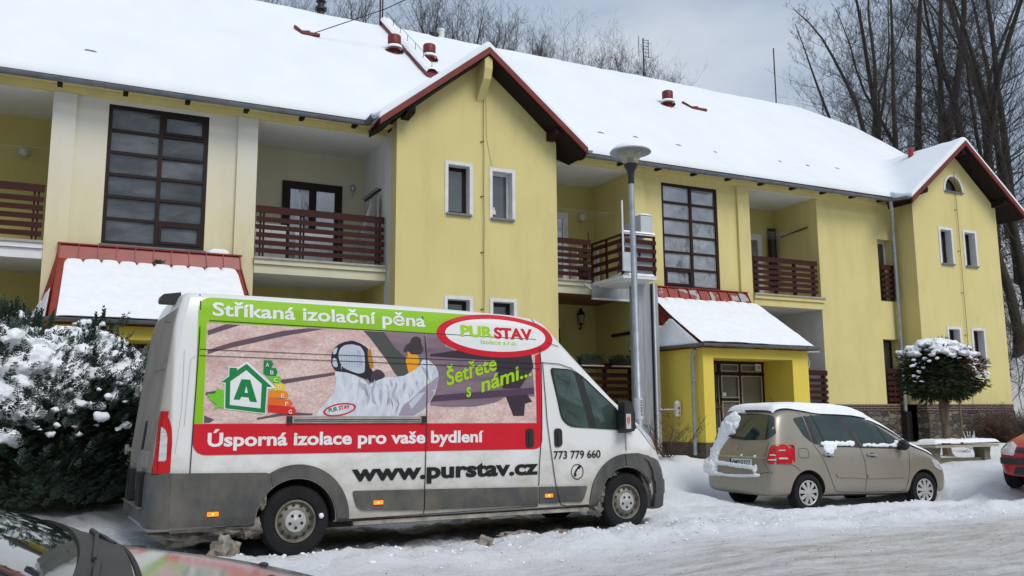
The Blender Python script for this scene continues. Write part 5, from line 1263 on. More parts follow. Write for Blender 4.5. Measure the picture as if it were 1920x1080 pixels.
for k in range(5200):
    a = rq.uniform(0, 2*pi) if rq.random() < .35 else rq.uniform(pi, 2*pi); e_ = math.asin(rq.uniform(-.02, .98)); f_ = rq.uniform(.78, 1.02) if rq.random() < .75 else rq.uniform(.45, .8)
    if sin(e_) < .42 and rq.random() < .15: continue
    p = jpt(a, e_, f_); out = (p-jc-Vector((0, 0, .7))).normalized(); out.z = abs(out.z)*.6+rq.uniform(.0, .75); d = (out+Vector((rq.uniform(-.35, .35), rq.uniform(-.35, .35), 0))).normalized()
    spray(fo, p, d, rq.uniform(.12, .26), rq, .011, 7)
for k in range(46):   # upright feathery leaders on top
    a = rq.uniform(0, 2*pi); e_ = rq.uniform(.75, 1.45); p = jpt(a, e_, .93); H_ = rq.uniform(.22, .50); d = Vector((rq.uniform(-.3, .3), rq.uniform(-.2, .2), 1)).normalized()
    for i in range(9):
        t = i/9; q = p+d*H_*t
        for _ in range(3): b = (d*1.1+Vector((rq.uniform(-1, 1), rq.uniform(-1, 1), rq.uniform(-.1, .5)))*.8).normalized(); spray(fo, q, b, .13*(1.15-t), rq, .009, 5)
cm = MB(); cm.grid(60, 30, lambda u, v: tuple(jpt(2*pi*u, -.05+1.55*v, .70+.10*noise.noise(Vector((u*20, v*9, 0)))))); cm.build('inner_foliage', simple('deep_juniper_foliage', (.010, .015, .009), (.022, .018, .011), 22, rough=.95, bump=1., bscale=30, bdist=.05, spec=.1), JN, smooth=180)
fo.build('foliage', 'juniper', JN, smooth=180, fix=False)
for k in range(40):
    a = rq.uniform(0, 2*pi); p = Vector((jc.x+rq.uniform(-.7, .7), jc.y+rq.uniform(-.5, .3), jc.z-.1)); q = jpt(a, rq.uniform(.3, 1.2), .8); m_ = p.lerp(q, .45)+Vector((rq.uniform(-.15, .15), rq.uniform(-.15, .15), .15)); stc.tube([p, p.lerp(m_, .6), m_, q], [.030, .024, .018, .008], 5, cap=False)
    for _ in range(4): b = Vector((rq.uniform(-1, 1), rq.uniform(-1, 1), rq.uniform(-.2, .6)))*.3; stc.tube([m_, m_+b*.6, m_+b*1.3], [.008, .006, .004], 3, cap=False)
stc.build('stem', simple('red_brown_stems', (.10, .055, .035), (.05, .03, .022), 6), JN, smooth=180, fix=False)
def snow_caps(name, pts, parent, voxel, seed, amp=.03):
    mb = MB()
    for i, (p, r, sq) in enumerate(pts): blob(mb, p, r, sq, i+seed, .45, 1.8, 2)
    o = mb.build(name, 'snow', parent, smooth=180)
    w = o.parent; o.parent = None; eval_mesh(o, [('REMESH', dict(mode='VOXEL', voxel_size=voxel, adaptivity=0)), ('SMOOTH', dict(factor=.5, iterations=3))]); o.parent = w
    if not len(o.data.materials): o.data.materials.append(MM['snow'])
    me = o.data; no = [v.normal.copy() for v in me.vertices]
    for v, n_ in zip(me.vertices, no): v.co += n_*(amp*noise.fractal(v.co*5, .9, 2.1, 4)+amp*.35*noise.noise(v.co*38))
    me.shade_smooth(); return o
pts = []
for k in range(620):
    a = rq.uniform(pi*.95, 2.05*pi) if rq.random() < .85 else rq.uniform(0, pi); se = rq.uniform(.33, 1.0); e_ = math.asin(min(.995, se)); 
    p = jpt(a, e_, rq.uniform(.86, .99)); w_ = noise.noise(p*1.15+Vector((3, 3, 3)))+.8*noise.noise(p*3.6)
    if w_ < -.02-(.30 if se > .75 else 0)+(.12 if se < .5 else 0): continue
    r = rq.uniform(.06, .17)*(1.15 if se > .8 else .9)
    pts.append((p+Vector((0, 0, -.01)), r, (1.3, 1.0, rq.uniform(.45, .95))))
for k in range(560):
    a = rq.uniform(pi*.95, 2.05*pi); e_ = math.asin(rq.uniform(.36, .98)); p = jpt(a, e_, rq.uniform(.92, 1.05)); pts.append((p, rq.uniform(.018, .05), (1.3, 1., .8)))
snow_caps('snow', pts, JN, .021, 40, .045)
f2 = MB()
for k in range(620):
    a = rq.uniform(pi*.95, 2.05*pi); e_ = math.asin(rq.uniform(.15, .98)); p = jpt(a, e_, rq.uniform(.95, 1.06)); out = (p-jc-Vector((0, 0, .7))).normalized(); d = Vector((out.x*.6+rq.uniform(-.4, .4), out.y*.5+rq.uniform(-.3, .3), rq.uniform(.3, 1))).normalized(); spray(f2, p, d, rq.uniform(.10, .22), rq, .010, 6)
MM['frost'] = simple('frosted_needles', (.035, .06, .042), (.26, .30, .29), 4, lo=.42, hi=.78, rough=.9, spec=.2)
f2.build('outer_foliage', 'frost', JN, smooth=180, fix=False)

# ---------------------------------------------------------------- clipped ball-crowned conifer by the bench
tx, ty = 17.30, 13.50; tz = base_z(tx, ty)
TP = thing('clipped_conifer', 'clipped round-headed conifer with a snow cap in front of the right gabled bay', 'tree', (tx, ty, tz))
mb = MB(); pts = [(tx+.02*sin(k*2.1), ty, tz-.2+.21*k) for k in range(9)]; mb.tube(pts, [.12, .105, .095, .092, .09, .088, .11, .10, .09], 14)
blob(mb, (tx-.09, ty-.03, tz+1.05), .055, (1, 1, .8), 2); blob(mb, (tx+.11, ty-.03, tz+1.1), .055, (1, 1, .9), 3); blob(mb, (tx, ty, tz-.02), .19, (1.2, 1, .5), 5, .3)
mb.build('trunk', 'bark2', TP, smooth=180)
cc = Vector((tx-.02, ty, 2.24)); fo = MB(); rq = random.Random(4)
mfol = MT('yew_needles', .85, 0, .25); mfol.color(mfol.ramp(mfol.noise(3.5, 5, .7), [(.3, (.014, .022, .009)), (.55, (.034, .048, .020)), (.8, (.08, .10, .042))])); MM['yew'] = mfol.m
MM['deadneedle'] = simple('dead_orange_needles', (.19, .06, .022), (.12, .04, .018), 9)
def tshape(v_): return 1+.22*noise.noise(v_*2.6)+.12*noise.noise(v_*6)
for k in range(5200):
    v_ = Vector((rq.gauss(0, 1), rq.gauss(0, 1), rq.gauss(0, 1))).normalized(); f_ = rq.uniform(.62, 1.02)
    p = cc+Vector((v_.x*.88, v_.y*.82, (v_.z*.66 if v_.z > 0 else -abs(v_.z)**.6*.58)))*f_*tshape(v_)
    dead = (p-(cc+Vector((.15, -.72, .12)))).length < .26 and rq.random() < .85
    d = (v_*1.0+Vector((rq.uniform(-.7, .7), rq.uniform(-.7, .7), rq.uniform(-.5, .4)))).normalized()
    s_ = d.cross(Vector((0, 0, 1)))+Vector((.01, 0, 0)); s_ = s_.normalized(); L_ = rq.uniform(.06, .13); mi = 1 if dead else 0
    for j in range(5):
        b = (d+s_*rq.uniform(-.9, .9)+Vector((0, 0, rq.uniform(-.5, .3)))).normalized(); e_ = b.cross(v_+Vector((.1, .2, .3))).normalized()*.008; q = p+d*L_*.2*j*.5; fo.add([q, q+b*L_*.5+e_, q+b*L_, q+b*L_*.5-e_], [(0, 1, 2, 3)], mi)
fo.build('crown', ['yew', 'deadneedle'], TP, smooth=180, fix=False)
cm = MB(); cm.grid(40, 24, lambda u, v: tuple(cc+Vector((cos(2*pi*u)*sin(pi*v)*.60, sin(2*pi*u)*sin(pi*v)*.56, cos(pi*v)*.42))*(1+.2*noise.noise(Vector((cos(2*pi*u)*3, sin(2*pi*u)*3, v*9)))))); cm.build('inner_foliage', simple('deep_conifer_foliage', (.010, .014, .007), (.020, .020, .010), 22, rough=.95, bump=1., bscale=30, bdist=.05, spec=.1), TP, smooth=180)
pts = []
for k in range(230):
    a = rq.uniform(0, 2*pi); e_ = rq.uniform(.36, 1.5); v_ = Vector((cos(a)*cos(e_), sin(a)*cos(e_), sin(e_))); p = cc+Vector((v_.x*.90, v_.y*.82, v_.z*.66))*tshape(v_)*1.0
    if e_ < .62 and noise.noise(p*2.6+Vector((4, 0, 2))) < .08: continue
    pts.append((p, rq.uniform(.055, .125)*(1 if e_ > .6 else .5), (1.4, 1.2, .6)))
for k in range(260):
    a = rq.uniform(pi, 2*pi); e_ = rq.uniform(-.35, .6); v_ = Vector((cos(a)*cos(e_), sin(a)*cos(e_), sin(e_))); p = cc+Vector((v_.x*.92, v_.y*.84, v_.z*.6))*tshape(v_)*1.02
    if noise.noise(p*2.2+Vector((1, 9, 2))) > .02: pts.append((p, rq.uniform(.012, .040), (1.5, 1, .6)))
snow_caps('snow', pts, TP, .016, 90, .030)
mb = MB(); mb.tube([(19.25, 14.6, base_z(19.2, 14.6)-.1), (19.27, 14.6, 1.2), (19.3, 14.6, 1.9), (19.26, 14.6, 2.3)], [.04, .032, .025, .015], 7); twp = tag(mb.build('stake', 'bark2', smooth=180), 'thin brown stake standing right of the clipped conifer', 'stake')
PIC=[
('beamgreen',[(0.659, 2.219), (0.891, 2.222), (1.002, 2.066), (1.071, 2.006), (1.154, 1.946), (1.163, 1.765), (1.033, 1.75), (0.923, 1.914), (0.733, 2.143)]),
('mauve',[(0.891, 2.222), (1.375, 2.221), (1.399, 1.878), (1.163, 1.765), (1.147, 1.946), (1.071, 2.006), (1.002, 2.066)]),
('mauve',[(1.379, 2.222), (1.518, 2.223), (1.617, 2.091), (1.841, 2.011), (2.226, 1.995), (2.711, 2.034), (2.728, 1.764), (2.74, 1.562), (1.523, 1.552), (1.403, 1.551)]),
('mauve',[(1.523, 1.559), (2.747, 1.57), (2.356, 1.55), (2.224, 1.488), (1.968, 1.443), (1.596, 1.437), (1.428, 1.452), (1.403, 1.558)]),
('dark',[(1.423, 1.997), (1.841, 2.066), (2.161, 2.01), (2.492, 1.998), (2.161, 1.954), (1.424, 1.975)]),
('dark',[(2.174, 1.999), (2.711, 2.034), (2.737, 1.891), (2.543, 1.647), (2.323, 1.644)]),
('purple',[(1.475, 1.559), (2.734, 1.661), (2.733, 1.592), (2.356, 1.555), (1.416, 1.489)]),
('dark',[(2.356, 1.561), (2.624, 1.603), (2.705, 1.501), (2.609, 1.478), (2.594, 1.343), (2.454, 1.341)]),
('stripe',[(-0.914, 2.145), (-0.746, 2.22), (-0.605, 2.225), (-0.771, 2.152), (-0.912, 2.098)]),
('stripe',[(-0.91, 1.957), (-0.701, 2.036), (-0.194, 2.174), (0.069, 2.222), (0.235, 2.22), (-0.192, 2.12), (-0.521, 2.033), (-0.81, 1.956), (-0.909, 1.919)]),
('stripe',[(-0.218, 1.689), (0.352, 1.78), (0.358, 1.75), (-0.177, 1.651)]),
('stripe',[(-0.911, 1.561), (-0.794, 1.581), (-0.802, 1.558), (-0.912, 1.533)]),
('stripe',[(-0.915, 1.345), (-0.819, 1.307), (-0.863, 1.277), (-0.915, 1.278)]),
('stripe',[(-0.419, 1.324), (-0.139, 1.38), (0.134, 1.365), (0.124, 1.349), (-0.167, 1.344), (-0.418, 1.305)]),
('suit',[(0.156, 1.341), (0.203, 1.41), (0.298, 1.516), (0.347, 1.564), (0.358, 1.635), (0.369, 1.695), (0.352, 1.754), (0.36, 1.79), (0.558, 1.777), (0.584, 1.747), (0.741, 1.665), (0.807, 1.703), (0.926, 1.742), (1.115, 1.758), (1.183, 1.797), (1.294, 1.862), (1.335, 1.939), (1.406, 1.935), (1.492, 1.867), (1.521, 1.804), (1.515, 1.702), (1.48, 1.588), (1.396, 1.449), (1.341, 1.374), (1.258, 1.336)]),
('fold',[(1.053, 1.343), (1.106, 1.448), (1.228, 1.535), (1.352, 1.649), (1.45, 1.714), (1.514, 1.766), (1.515, 1.702), (1.452, 1.549), (1.368, 1.423), (1.23, 1.343)]),
('fold2',[(1.174, 1.473), (1.283, 1.573), (1.367, 1.599), (1.298, 1.511), (1.202, 1.411)]),
('foldb',[(0.742, 1.641), (0.794, 1.654), (0.769, 1.568), (0.811, 1.447), (0.758, 1.483)]),
('foldb',[(1.021, 1.694), (1.048, 1.67), (1.009, 1.57), (1.037, 1.472), (0.982, 1.546)]),
('foldb',[(0.611, 1.687), (0.689, 1.664), (0.717, 1.58), (0.638, 1.615)]),
('foldb',[(1.308, 1.875), (1.393, 1.827), (1.422, 1.701), (1.365, 1.775)]),
('foldb',[(0.848, 1.618), (0.875, 1.569), (0.864, 1.447), (0.836, 1.532)]),
('strap',[(0.312, 1.873), (0.315, 1.956), (0.348, 2.03), (0.398, 2.068), (0.448, 2.091), (0.537, 2.11), (0.629, 2.083), (0.715, 2.031), (0.726, 1.933), (0.727, 1.86), (0.772, 1.788), (0.741, 1.665), (0.688, 1.713), (0.597, 1.747), (0.481, 1.779), (0.367, 1.788), (0.334, 1.825)]),
('hood',[(0.388, 1.959), (0.405, 2.02), (0.455, 2.06), (0.538, 2.071), (0.629, 2.052), (0.67, 1.993), (0.678, 1.883), (0.674, 1.785), (0.609, 1.769), (0.532, 1.792), (0.441, 1.828), (0.402, 1.887)]),
('foldb',[(0.578, 2.026), (0.63, 2.003), (0.646, 1.858), (0.608, 1.832), (0.599, 1.929)]),
('hood',[(0.336, 2.011), (0.383, 2.037), (0.365, 1.964), (0.33, 1.957)]),
('hood',[(0.326, 1.921), (0.366, 1.922), (0.388, 1.836), (0.353, 1.826), (0.327, 1.855)]),
('orange',[(0.706, 2.018), (0.743, 2.026), (0.775, 1.843), (0.736, 1.823), (0.71, 1.92)]),
('filter',[(0.741, 1.714), (0.746, 1.763), (0.778, 1.806), (0.824, 1.823), (0.871, 1.802), (0.909, 1.754), (0.872, 1.728), (0.807, 1.703), (0.761, 1.675)]),
('foam2',[(0.719, 2.142), (0.76, 2.082), (0.869, 1.962), (0.923, 1.914), (0.87, 1.882), (0.791, 1.849), (0.749, 1.971)]),
('foam2',[(0.871, 1.814), (0.951, 1.835), (1.04, 1.756), (0.939, 1.742)]),
('glove',[(1.156, 2.024), (1.174, 2.023), (1.198, 1.986), (1.279, 1.988), (1.296, 1.925), (1.28, 1.849), (1.17, 1.786), (1.148, 1.871), (1.134, 1.921), (1.161, 1.972)]),
('gun',[(1.112, 2.027), (1.138, 2.084), (1.187, 2.111), (1.207, 2.163), (1.256, 2.187), (1.312, 2.167), (1.327, 2.092), (1.346, 2.054), (1.321, 1.996), (1.279, 1.991), (1.195, 1.996), (1.167, 2.022), (1.126, 2.002)]),
]
ICON=[
('wh',[(-0.792, 1.649), (-0.71, 1.718), (-0.711, 1.811), (-0.627, 1.805), (-0.534, 1.862), (-0.24, 1.611), (-0.327, 1.599), (-0.338, 1.36), (-0.738, 1.407), (-0.741, 1.644)]),
('gr',[(-0.779, 1.656), (-0.701, 1.714), (-0.701, 1.798), (-0.629, 1.796), (-0.628, 1.775), (-0.538, 1.839), (-0.284, 1.62), (-0.336, 1.62), (-0.345, 1.368), (-0.727, 1.413), (-0.732, 1.655)]),
('wh',[(-0.687, 1.667), (-0.54, 1.777), (-0.387, 1.648), (-0.391, 1.414), (-0.685, 1.446)]),
('gr',[(-0.652, 1.495), (-0.584, 1.69), (-0.499, 1.687), (-0.426, 1.471), (-0.496, 1.477), (-0.51, 1.516), (-0.58, 1.522), (-0.591, 1.494)]),
('wh',[(-0.549, 1.562), (-0.518, 1.56), (-0.536, 1.627)]),
('a1',[(-0.371, 1.879), (-0.298, 1.879), (-0.277, 1.846), (-0.296, 1.809), (-0.371, 1.809)]),
('a1',[(-0.372, 1.805), (-0.251, 1.805), (-0.232, 1.766), (-0.249, 1.73), (-0.351, 1.733), (-0.375, 1.758)]),
('a3',[(-0.348, 1.727), (-0.214, 1.726), (-0.193, 1.692), (-0.215, 1.66), (-0.276, 1.664)]),
('a4',[(-0.268, 1.657), (-0.172, 1.655), (-0.154, 1.62), (-0.175, 1.583), (-0.303, 1.589), (-0.245, 1.613)]),
('a5',[(-0.317, 1.586), (-0.14, 1.579), (-0.117, 1.545), (-0.133, 1.51), (-0.318, 1.519)]),
('a6',[(-0.318, 1.514), (-0.098, 1.498), (-0.073, 1.463), (-0.095, 1.43), (-0.317, 1.447)]),
('a7',[(-0.317, 1.443), (-0.06, 1.427), (-0.037, 1.39), (-0.063, 1.353), (-0.317, 1.38)]),
('a3',[(-0.9, 1.545), (-0.825, 1.55), (-0.811, 1.604), (-0.748, 1.581), (-0.74, 1.511), (-0.741, 1.414), (-0.783, 1.423), (-0.833, 1.395), (-0.805, 1.451), (-0.867, 1.487)]),
]
# ---------------------------------------------------------------- white panel van
m = MT('dirty_white_van_paint', .32, 0, .5); sp = m.sep()
g = m.math('ADD', m.math('MULTIPLY', m.math('SUBTRACT', 1.05, sp[2]), 1.0), m.math('MULTIPLY', m.math('SUBTRACT', m.noise(2.6, 7, .7, m.mapn((1, 1, 1.6), (0, R(24), 0))), .5), 1.5))
d1 = m.ramp(g, [(-.05, 0.), (.75, .92)]); d2 = m.math('MULTIPLY', m.ramp(m.noise(1.1, 5, .6), [(.45, 0.), (.8, 1.)]), .10)
spk = m.math('MULTIPLY', m.ramp(m.noise(30, 6, .85), [(.56, 0.), (.66, 1.)]), m.ramp(g, [(.1, 0.), (.7, 1.)]))
col = m.mix(d2, (.74, .745, .73), (.55, .54, .50)); col = m.mix(d1, col, (.40, .37, .31)); col = m.mix(m.math('MULTIPLY', spk, .6), col, (.18, .155, .125))
bk = m.ramp(m.math('MULTIPLY', m.math('SUBTRACT', -1.19, sp[0]), 30), [(0., 0.), (1., 1.)])
col = m.mix(m.math('MULTIPLY', bk, .85), col, m.ramp(m.noise(3, 6, .7, m.mapn((1, 1, .5))), [(.3, (.27, .245, .20)), (.7, (.40, .375, .32))]))
m.color(col); m.rough(m.ramp(g, [(.1, .28), (.8, .65)])); MM['vanpaint'] = m.m
m = MT('grey_bumper_plastic', .6, 0, .4); sp = m.sep()
g = m.math('ADD', m.math('MULTIPLY', m.math('SUBTRACT', .62, sp[2]), .9), m.math('MULTIPLY', m.math('SUBTRACT', m.noise(3.1, 6, .7), .5), 1.6))
col = m.mix(m.ramp(m.noise(1.5, 5, .6), [(.35, 0.), (.7, 1.)]), (.050, .054, .058), (.085, .082, .074)); col = m.mix(m.math('MULTIPLY', m.ramp(m.noise(2.4, 7, .7, m.mapn((1, 1, .6))), [(.42, 0.), (.68, 1.)]), .75), col, (.16, .145, .115)); col = m.mix(m.ramp(g, [(.2, 0.), (.9, .85)]), col, (.040, .036, .030))
m.color(col); m.bump(m.noise(220, 2), .1, .001); MM['vangrey'] = m.m
MM['rubber'] = simple('tyre_rubber', (.009, .009, .010), (.018, .018, .018), 5, spec=.25, rough=.85, bump=.3, bscale=50)
MM['rimdirty'] = simple('dirty_steel_rim', (.23, .215, .17), (.12, .11, .085), 9, rough=.5, metal=.2, bump=.3, bscale=30)
MM['hubcap'] = simple('silver_hub_cover', (.50, .50, .50), (.40, .39, .37), 12, rough=.4, metal=.2)
MM['gap'] = simple('panel_gap', (.02, .02, .02), rough=.8)
MM['carglass'] = None
m = MT('tinted_car_glass', .02, 0, .8); m.color(m.ramp(m.noise(2.2, 5, .6), [(.3, (.012, .022, .018)), (.7, (.03, .05, .042))])); MM['carglass'] = m.m
m = MT('green_tinted_cab_glass', .03, 0, .8); m.color(m.ramp(m.noise(1.7, 5, .6), [(.3, (.022, .040, .034)), (.7, (.075, .115, .10))])); MM['cabglass'] = m.m
MM['redlens'] = simple('red_lens', (.52, .010, .012), (.38, .006, .008), 10, rough=.2, spec=.35)
MM['clearlens'] = simple('clear_lens', (.62, .63, .64), (.42, .43, .45), 30, rough=.1, coat=1, stretch=(.2, 1, 1.6))
MM['orangelens'] = simple('lit_amber_marker', (.75, .20, .01), (.9, .35, .02), 22, rough=.2, emit=(1., .25, .02), es=.55)
MM['amberglow'] = simple('amber_bulb', (1, .6, .1), emit=(1, .55, .12), es=3.2)
MM['soot'] = simple('wheel_arch_dirt', (.022, .02, .018), (.05, .042, .034), 7, rough=.95, bump=.5)
VAN = thing('panel_van', 'white high-roof panel van with green and red insulation advert on its side', 'van', (1.965, 8.765, 0), (0, R(.22), R(3.5)), world=False); VAN.scale = (.985, .84, 1)
HW = 1.02
def vsec(w, zt, zb=.30, tw=None):
    b = min(1.0, zb+(zt-zb)*.45); h = zt-b; tw_ = tw if tw else 0
    return [(0, zb), (w*.90, zb), (w-.012, zb+.03), (w, zb+.10), (w, b), (w-.012, b+h*.40), (w-.045-tw_*.3, b+h*.78), (w-.075-tw_*.5, b+h*.90), (w-.115-tw_*.7, b+h*.955), (w-.19-tw_, b+h*.988), (w*.55, zt+.012), (0, zt+.02)]
lean = lambda s0, k: (lambda z: s0+k*(max(0, z-.95)*.105+max(0, z-2.05)**2*.28))
ST = [(lean(-1.345, 1), vsec(.93, 2.49)), (lean(-1.34, 1), vsec(.955, 2.50)), (lean(-1.315, .97), vsec(.99, 2.515)), (lean(-1.26, .9), vsec(1.018, 2.53)), (lean(-.9, .3), vsec(1.02, 2.535)), (-.45, vsec(1.02, 2.54)), (.3, vsec(1.02, 2.54)), (1.0, vsec(1.02, 2.54)), (1.8, vsec(1.02, 2.53)), (2.5, vsec(1.02, 2.51)),
      (2.82, vsec(1.02, 2.48)), (2.95, vsec(1.02, 2.44, tw=.02)), (3.05, vsec(1.02, 2.36, tw=.05)), (3.22, vsec(1.02, 2.205, tw=.07)), (3.55, vsec(1.02, 1.91, tw=.09)), (3.93, vsec(1.02, 1.575, tw=.09)), (4.18, vsec(1.015, 1.375, tw=.05)), (4.36, vsec(.995, 1.235, tw=.03)),
      (4.50, vsec(.96, 1.12)), (4.60, vsec(.91, .98)), (4.68, vsec(.85, .86)), (4.73, vsec(.79, .78)), (4.76, vsec(.70, .70, .34))]
vb = loft('body', ST, ['vanpaint', 'soot'], VAN, HW, arches=[(0, .34), (4.035, .34)], arch_r=.398, smooth=28, y_out=.36)
WR = Wrap(vb, 'R', 6.5); WR.base = .0025; WB = Wrap(vb, 'B', 8.0); WL = Wrap(vb, 'L'); WF = Wrap(vb, 'F')
dec = WR.decal
def colm(n_, c, r_=.5): 
    if n_ not in MM: MM[n_] = simple(n_, c, tuple(x*.93 for x in c), 3, rough=r_, spec=.22)
    return n_
colm('decal_green', (.26, .52, .015)); colm('decal_red', (.60, .014, .028)); colm('decal_white', (.78, .79, .79)); colm('decal_black', (.016, .016, .017))
colm('decal_lime', (.36, .62, .01)); colm('decal_mid_green', (.01, .22, .06)); colm('decal_a3', (.16, .55, .03)); colm('decal_a4', (.80, .60, .02)); colm('decal_a5', (.82, .26, .02)); colm('decal_a6', (.78, .14, .02)); colm('decal_a7', (.66, .025, .02))
colm('decal_beam_green', (.075, .085, .075)); colm('decal_dark', (.045, .032, .045)); colm('decal_purple', (.085, .05, .085)); colm('decal_strap', (.022, .022, .035)); colm('decal_hood', (.50, .55, .62)); colm('decal_fold', (.34, .30, .37)); colm('decal_foldb', (.40, .44, .52))
colm('decal_orange', (.48, .19, .03)); colm('decal_glove', (.80, .34, .015)); colm('decal_gun', (.05, .042, .045)); colm('decal_filter', (.06, .045, .06)); colm('decal_stripe', (.13, .085, .115))
m = MT('printed_foam_picture', .4); n_ = m.noise(2.2, 6, .65, m.mapn((1, 1, 2.6), (0, R(-14), 0))); vv = m.vor(38, m.mapn((1, 1, 1.4)), 'SMOOTH_F1')
col = m.ramp(n_, [(.28, (.42, .24, .23)), (.43, (.66, .45, .42)), (.58, (.78, .62, .56)), (.78, (.68, .50, .45))]); col = m.mix(m.ramp(vv, [(.15, 0.), (.6, .38)]), col, (.34, .20, .19)); m.color(col); MM['decal_foam'] = m.m
m = MT('printed_mauve_wall', .4); m.color(m.ramp(m.noise(1.8, 5, .6, m.mapn((.6, 1, 4), (0, R(6), 0))), [(.3, (.135, .09, .12)), (.55, (.22, .155, .19)), (.8, (.30, .225, .245))])); MM['decal_mauve'] = m.m
m = MT('printed_white_overall', .4); m.color(m.ramp(m.noise(7, 6, .6, m.mapn((2.2, 1, .8), (0, R(20), 0))), [(.3, (.44, .48, .56)), (.5, (.60, .64, .70)), (.7, (.70, .73, .77))])); MM['decal_suit'] = m.m
MM['decal_foam2'] = MM['decal_foam']
# advert: base picture, then frame, then details, each a thin vinyl layer
dec('advert_picture', [[(-.925, 1.27), (2.77, 1.26), (2.77, 2.225), (-.925, 2.225)]], 'decal_foam', VAN, .002, step=.06)
ly_ = {'beamgreen': .0028, 'mauve': .0034, 'foam2': .0046, 'dark': .0044, 'purple': .0050, 'stripe': .0030, 'strap': .0060, 'suit': .0054, 'fold': .0062, 'fold2': .0066, 'foldb': .0064, 'hood': .0068, 'orange': .0066, 'filter': .0070, 'glove': .0060, 'gun': .0066}
nm_ = {'beamgreen': 'printed_beam', 'mauve': 'printed_wall', 'foam2': 'printed_foam', 'dark': 'printed_beam', 'purple': 'printed_beam', 'stripe': 'printed_rafter', 'strap': 'printed_mask_strap', 'suit': 'printed_overall', 'fold': 'printed_fold', 'fold2': 'printed_fold', 'foldb': 'printed_fold', 'hood': 'printed_hood', 'orange': 'printed_mask', 'filter': 'printed_filter', 'glove': 'printed_glove', 'gun': 'printed_spray_gun'}
mt_ = {'beamgreen': 'decal_beam_green', 'fold2': 'decal_hood'}
cnt = {}
for key, poly in PIC:
    cnt[key] = cnt.get(key, 0)+1
    poly = [(x, min(2.215, max(1.272, z))) for x, z in poly]
    if key == 'mauve': poly = [(min(2.765, x), z) for x, z in poly]
    if key in ('suit', 'hood', 'strap', 'glove', 'gun', 'fold', 'filter'): poly = rpoly(poly, .02, 3)
    dec(nm_[key], [poly], mt_.get(key, 'decal_'+key), VAN, ly_[key]+.00012*cnt[key])
rf_ = random.Random(6)
for k in range(26):
    x = rf_.uniform(.35, 1.30); z = rf_.uniform(1.36, 1.66); L_ = rf_.uniform(.05, .16); a = rf_.uniform(1.1, 2.0); w_ = rf_.uniform(.006, .016); d = Vector((cos(a), sin(a))); n2 = Vector((-d.y, d.x)); c = Vector((x, z))
    if c.x < .6 and c.y > 1.6 or (c-Vector((.41, 1.40))).length < .2: continue
    dec('printed_fold', [rpoly([tuple(c), tuple(c+d*L_*.5+n2*w_), tuple(c+d*L_), tuple(c+d*L_*.5-n2*w_)], .004, 2)], 'decal_foldb' if k % 3 else 'decal_fold', VAN, .0070+.0001*k)
for k in range(9):
    x = .42+.028*k; dec('printed_fold', [[(x, 1.80+.02*(k % 2)), (x+.012, 1.84), (x+.008, 2.00-.01*abs(k-4)), (x-.004, 1.95)]], 'decal_foldb', VAN, .0074+.0001*k)
G1 = rpoly([(-1.005, 1.268), (-1.005, 2.475), (2.9, 2.455), (2.9, 2.222), (-.925, 2.222), (-.925, 1.268)], [0, .12, 0, 0, 0, 0])
G1 = rpoly([(-1.005, 1.268), (-1.005, 2.472), (2.0, 2.462), (2.0, 2.222), (-.925, 2.222), (-.925, 1.268)], [0, .14, 0, 0, 0, 0])
dec('advert_frame', [G1], 'decal_green', VAN, .0035, step=.05)
dec('advert_band', [rpoly([(-1.01, 1.268), (-1.01, .982), (2.835, .972), (2.835, 2.06), (2.76, 2.03), (2.76, 1.262)], [0, .14, .12, 0, 0, 0])], 'decal_red', VAN, .0040)
dec('logo_ring', [ell(2.27, 2.235, .765, .245, 64)], 'decal_red', VAN, .0075, step=.1)
dec('logo_field', [ell(2.265, 2.24, .655, .185, 64)], 'decal_white', VAN, .0085, step=.1)
def vtext(name, txt, x0, x1, zb, cap, mat, off, bold=.03, rot=0, shear=0, space=1.0):
    vs, fs = fit_text(txt, x0, x1, zb, cap, bold, shear, rot, space); return WR.decal(name, None, mat, VAN, off+.0015, raw=(vs, fs), step=.03)
vtext('logo_text', 'PUR', 1.80, 2.215, 2.212, .115, 'decal_lime', .0095, .045); vtext('logo_text', 'STAV', 2.225, 2.735, 2.208, .115, 'decal_red', .0095, .045)
vtext('logo_text', 'Izolace s.r.o.', 2.05, 2.52, 2.135, .048, 'decal_lime', .0095, .008)
vtext('slogan_text', 'Stříkaná izolační pěna', -.875, 1.375, 2.295, .125, 'decal_white', .0050, .022)
vtext('slogan_text', 'Úsporná izolace pro vaše bydlení', -.875, 2.07, 1.063, .118, 'decal_white', .0055, .030)
vtext('web_address', 'www.purstav.cz', .555, 2.775, .70, .152, 'decal_black', .0040, .040)
vtext('phone_number', '773 779 660', 2.985, 3.645, .858, .085, 'decal_black', .0040, .018)
vtext('slogan_text', 'Šetřete', 1.625, 2.29, 1.665, .155, 'decal_lime', .0085, .022, R(17), .25)
vtext('slogan_text', 's', 1.86, 1.93, 1.545, .145, 'decal_lime', .0085, .025, R(12), .25); vtext('slogan_text', 'námi...', 2.045, 2.74, 1.600, .150, 'decal_lime', .0085, .022, R(17), .25)
dec('phone_symbol', [[ell(3.31, .705, .088, .088, 32), ell(3.31, .705, .078, .078, 32)]], 'decal_black', VAN, .004)
dec('phone_symbol', [rpoly([(3.265, .655), (3.29, .65), (3.30, .675), (3.29, .69), (3.32, .735), (3.34, .735), (3.36, .755), (3.35, .775), (3.33, .775), (3.28, .72), (3.262, .68)], .006, 3)], 'decal_black', VAN, .004)
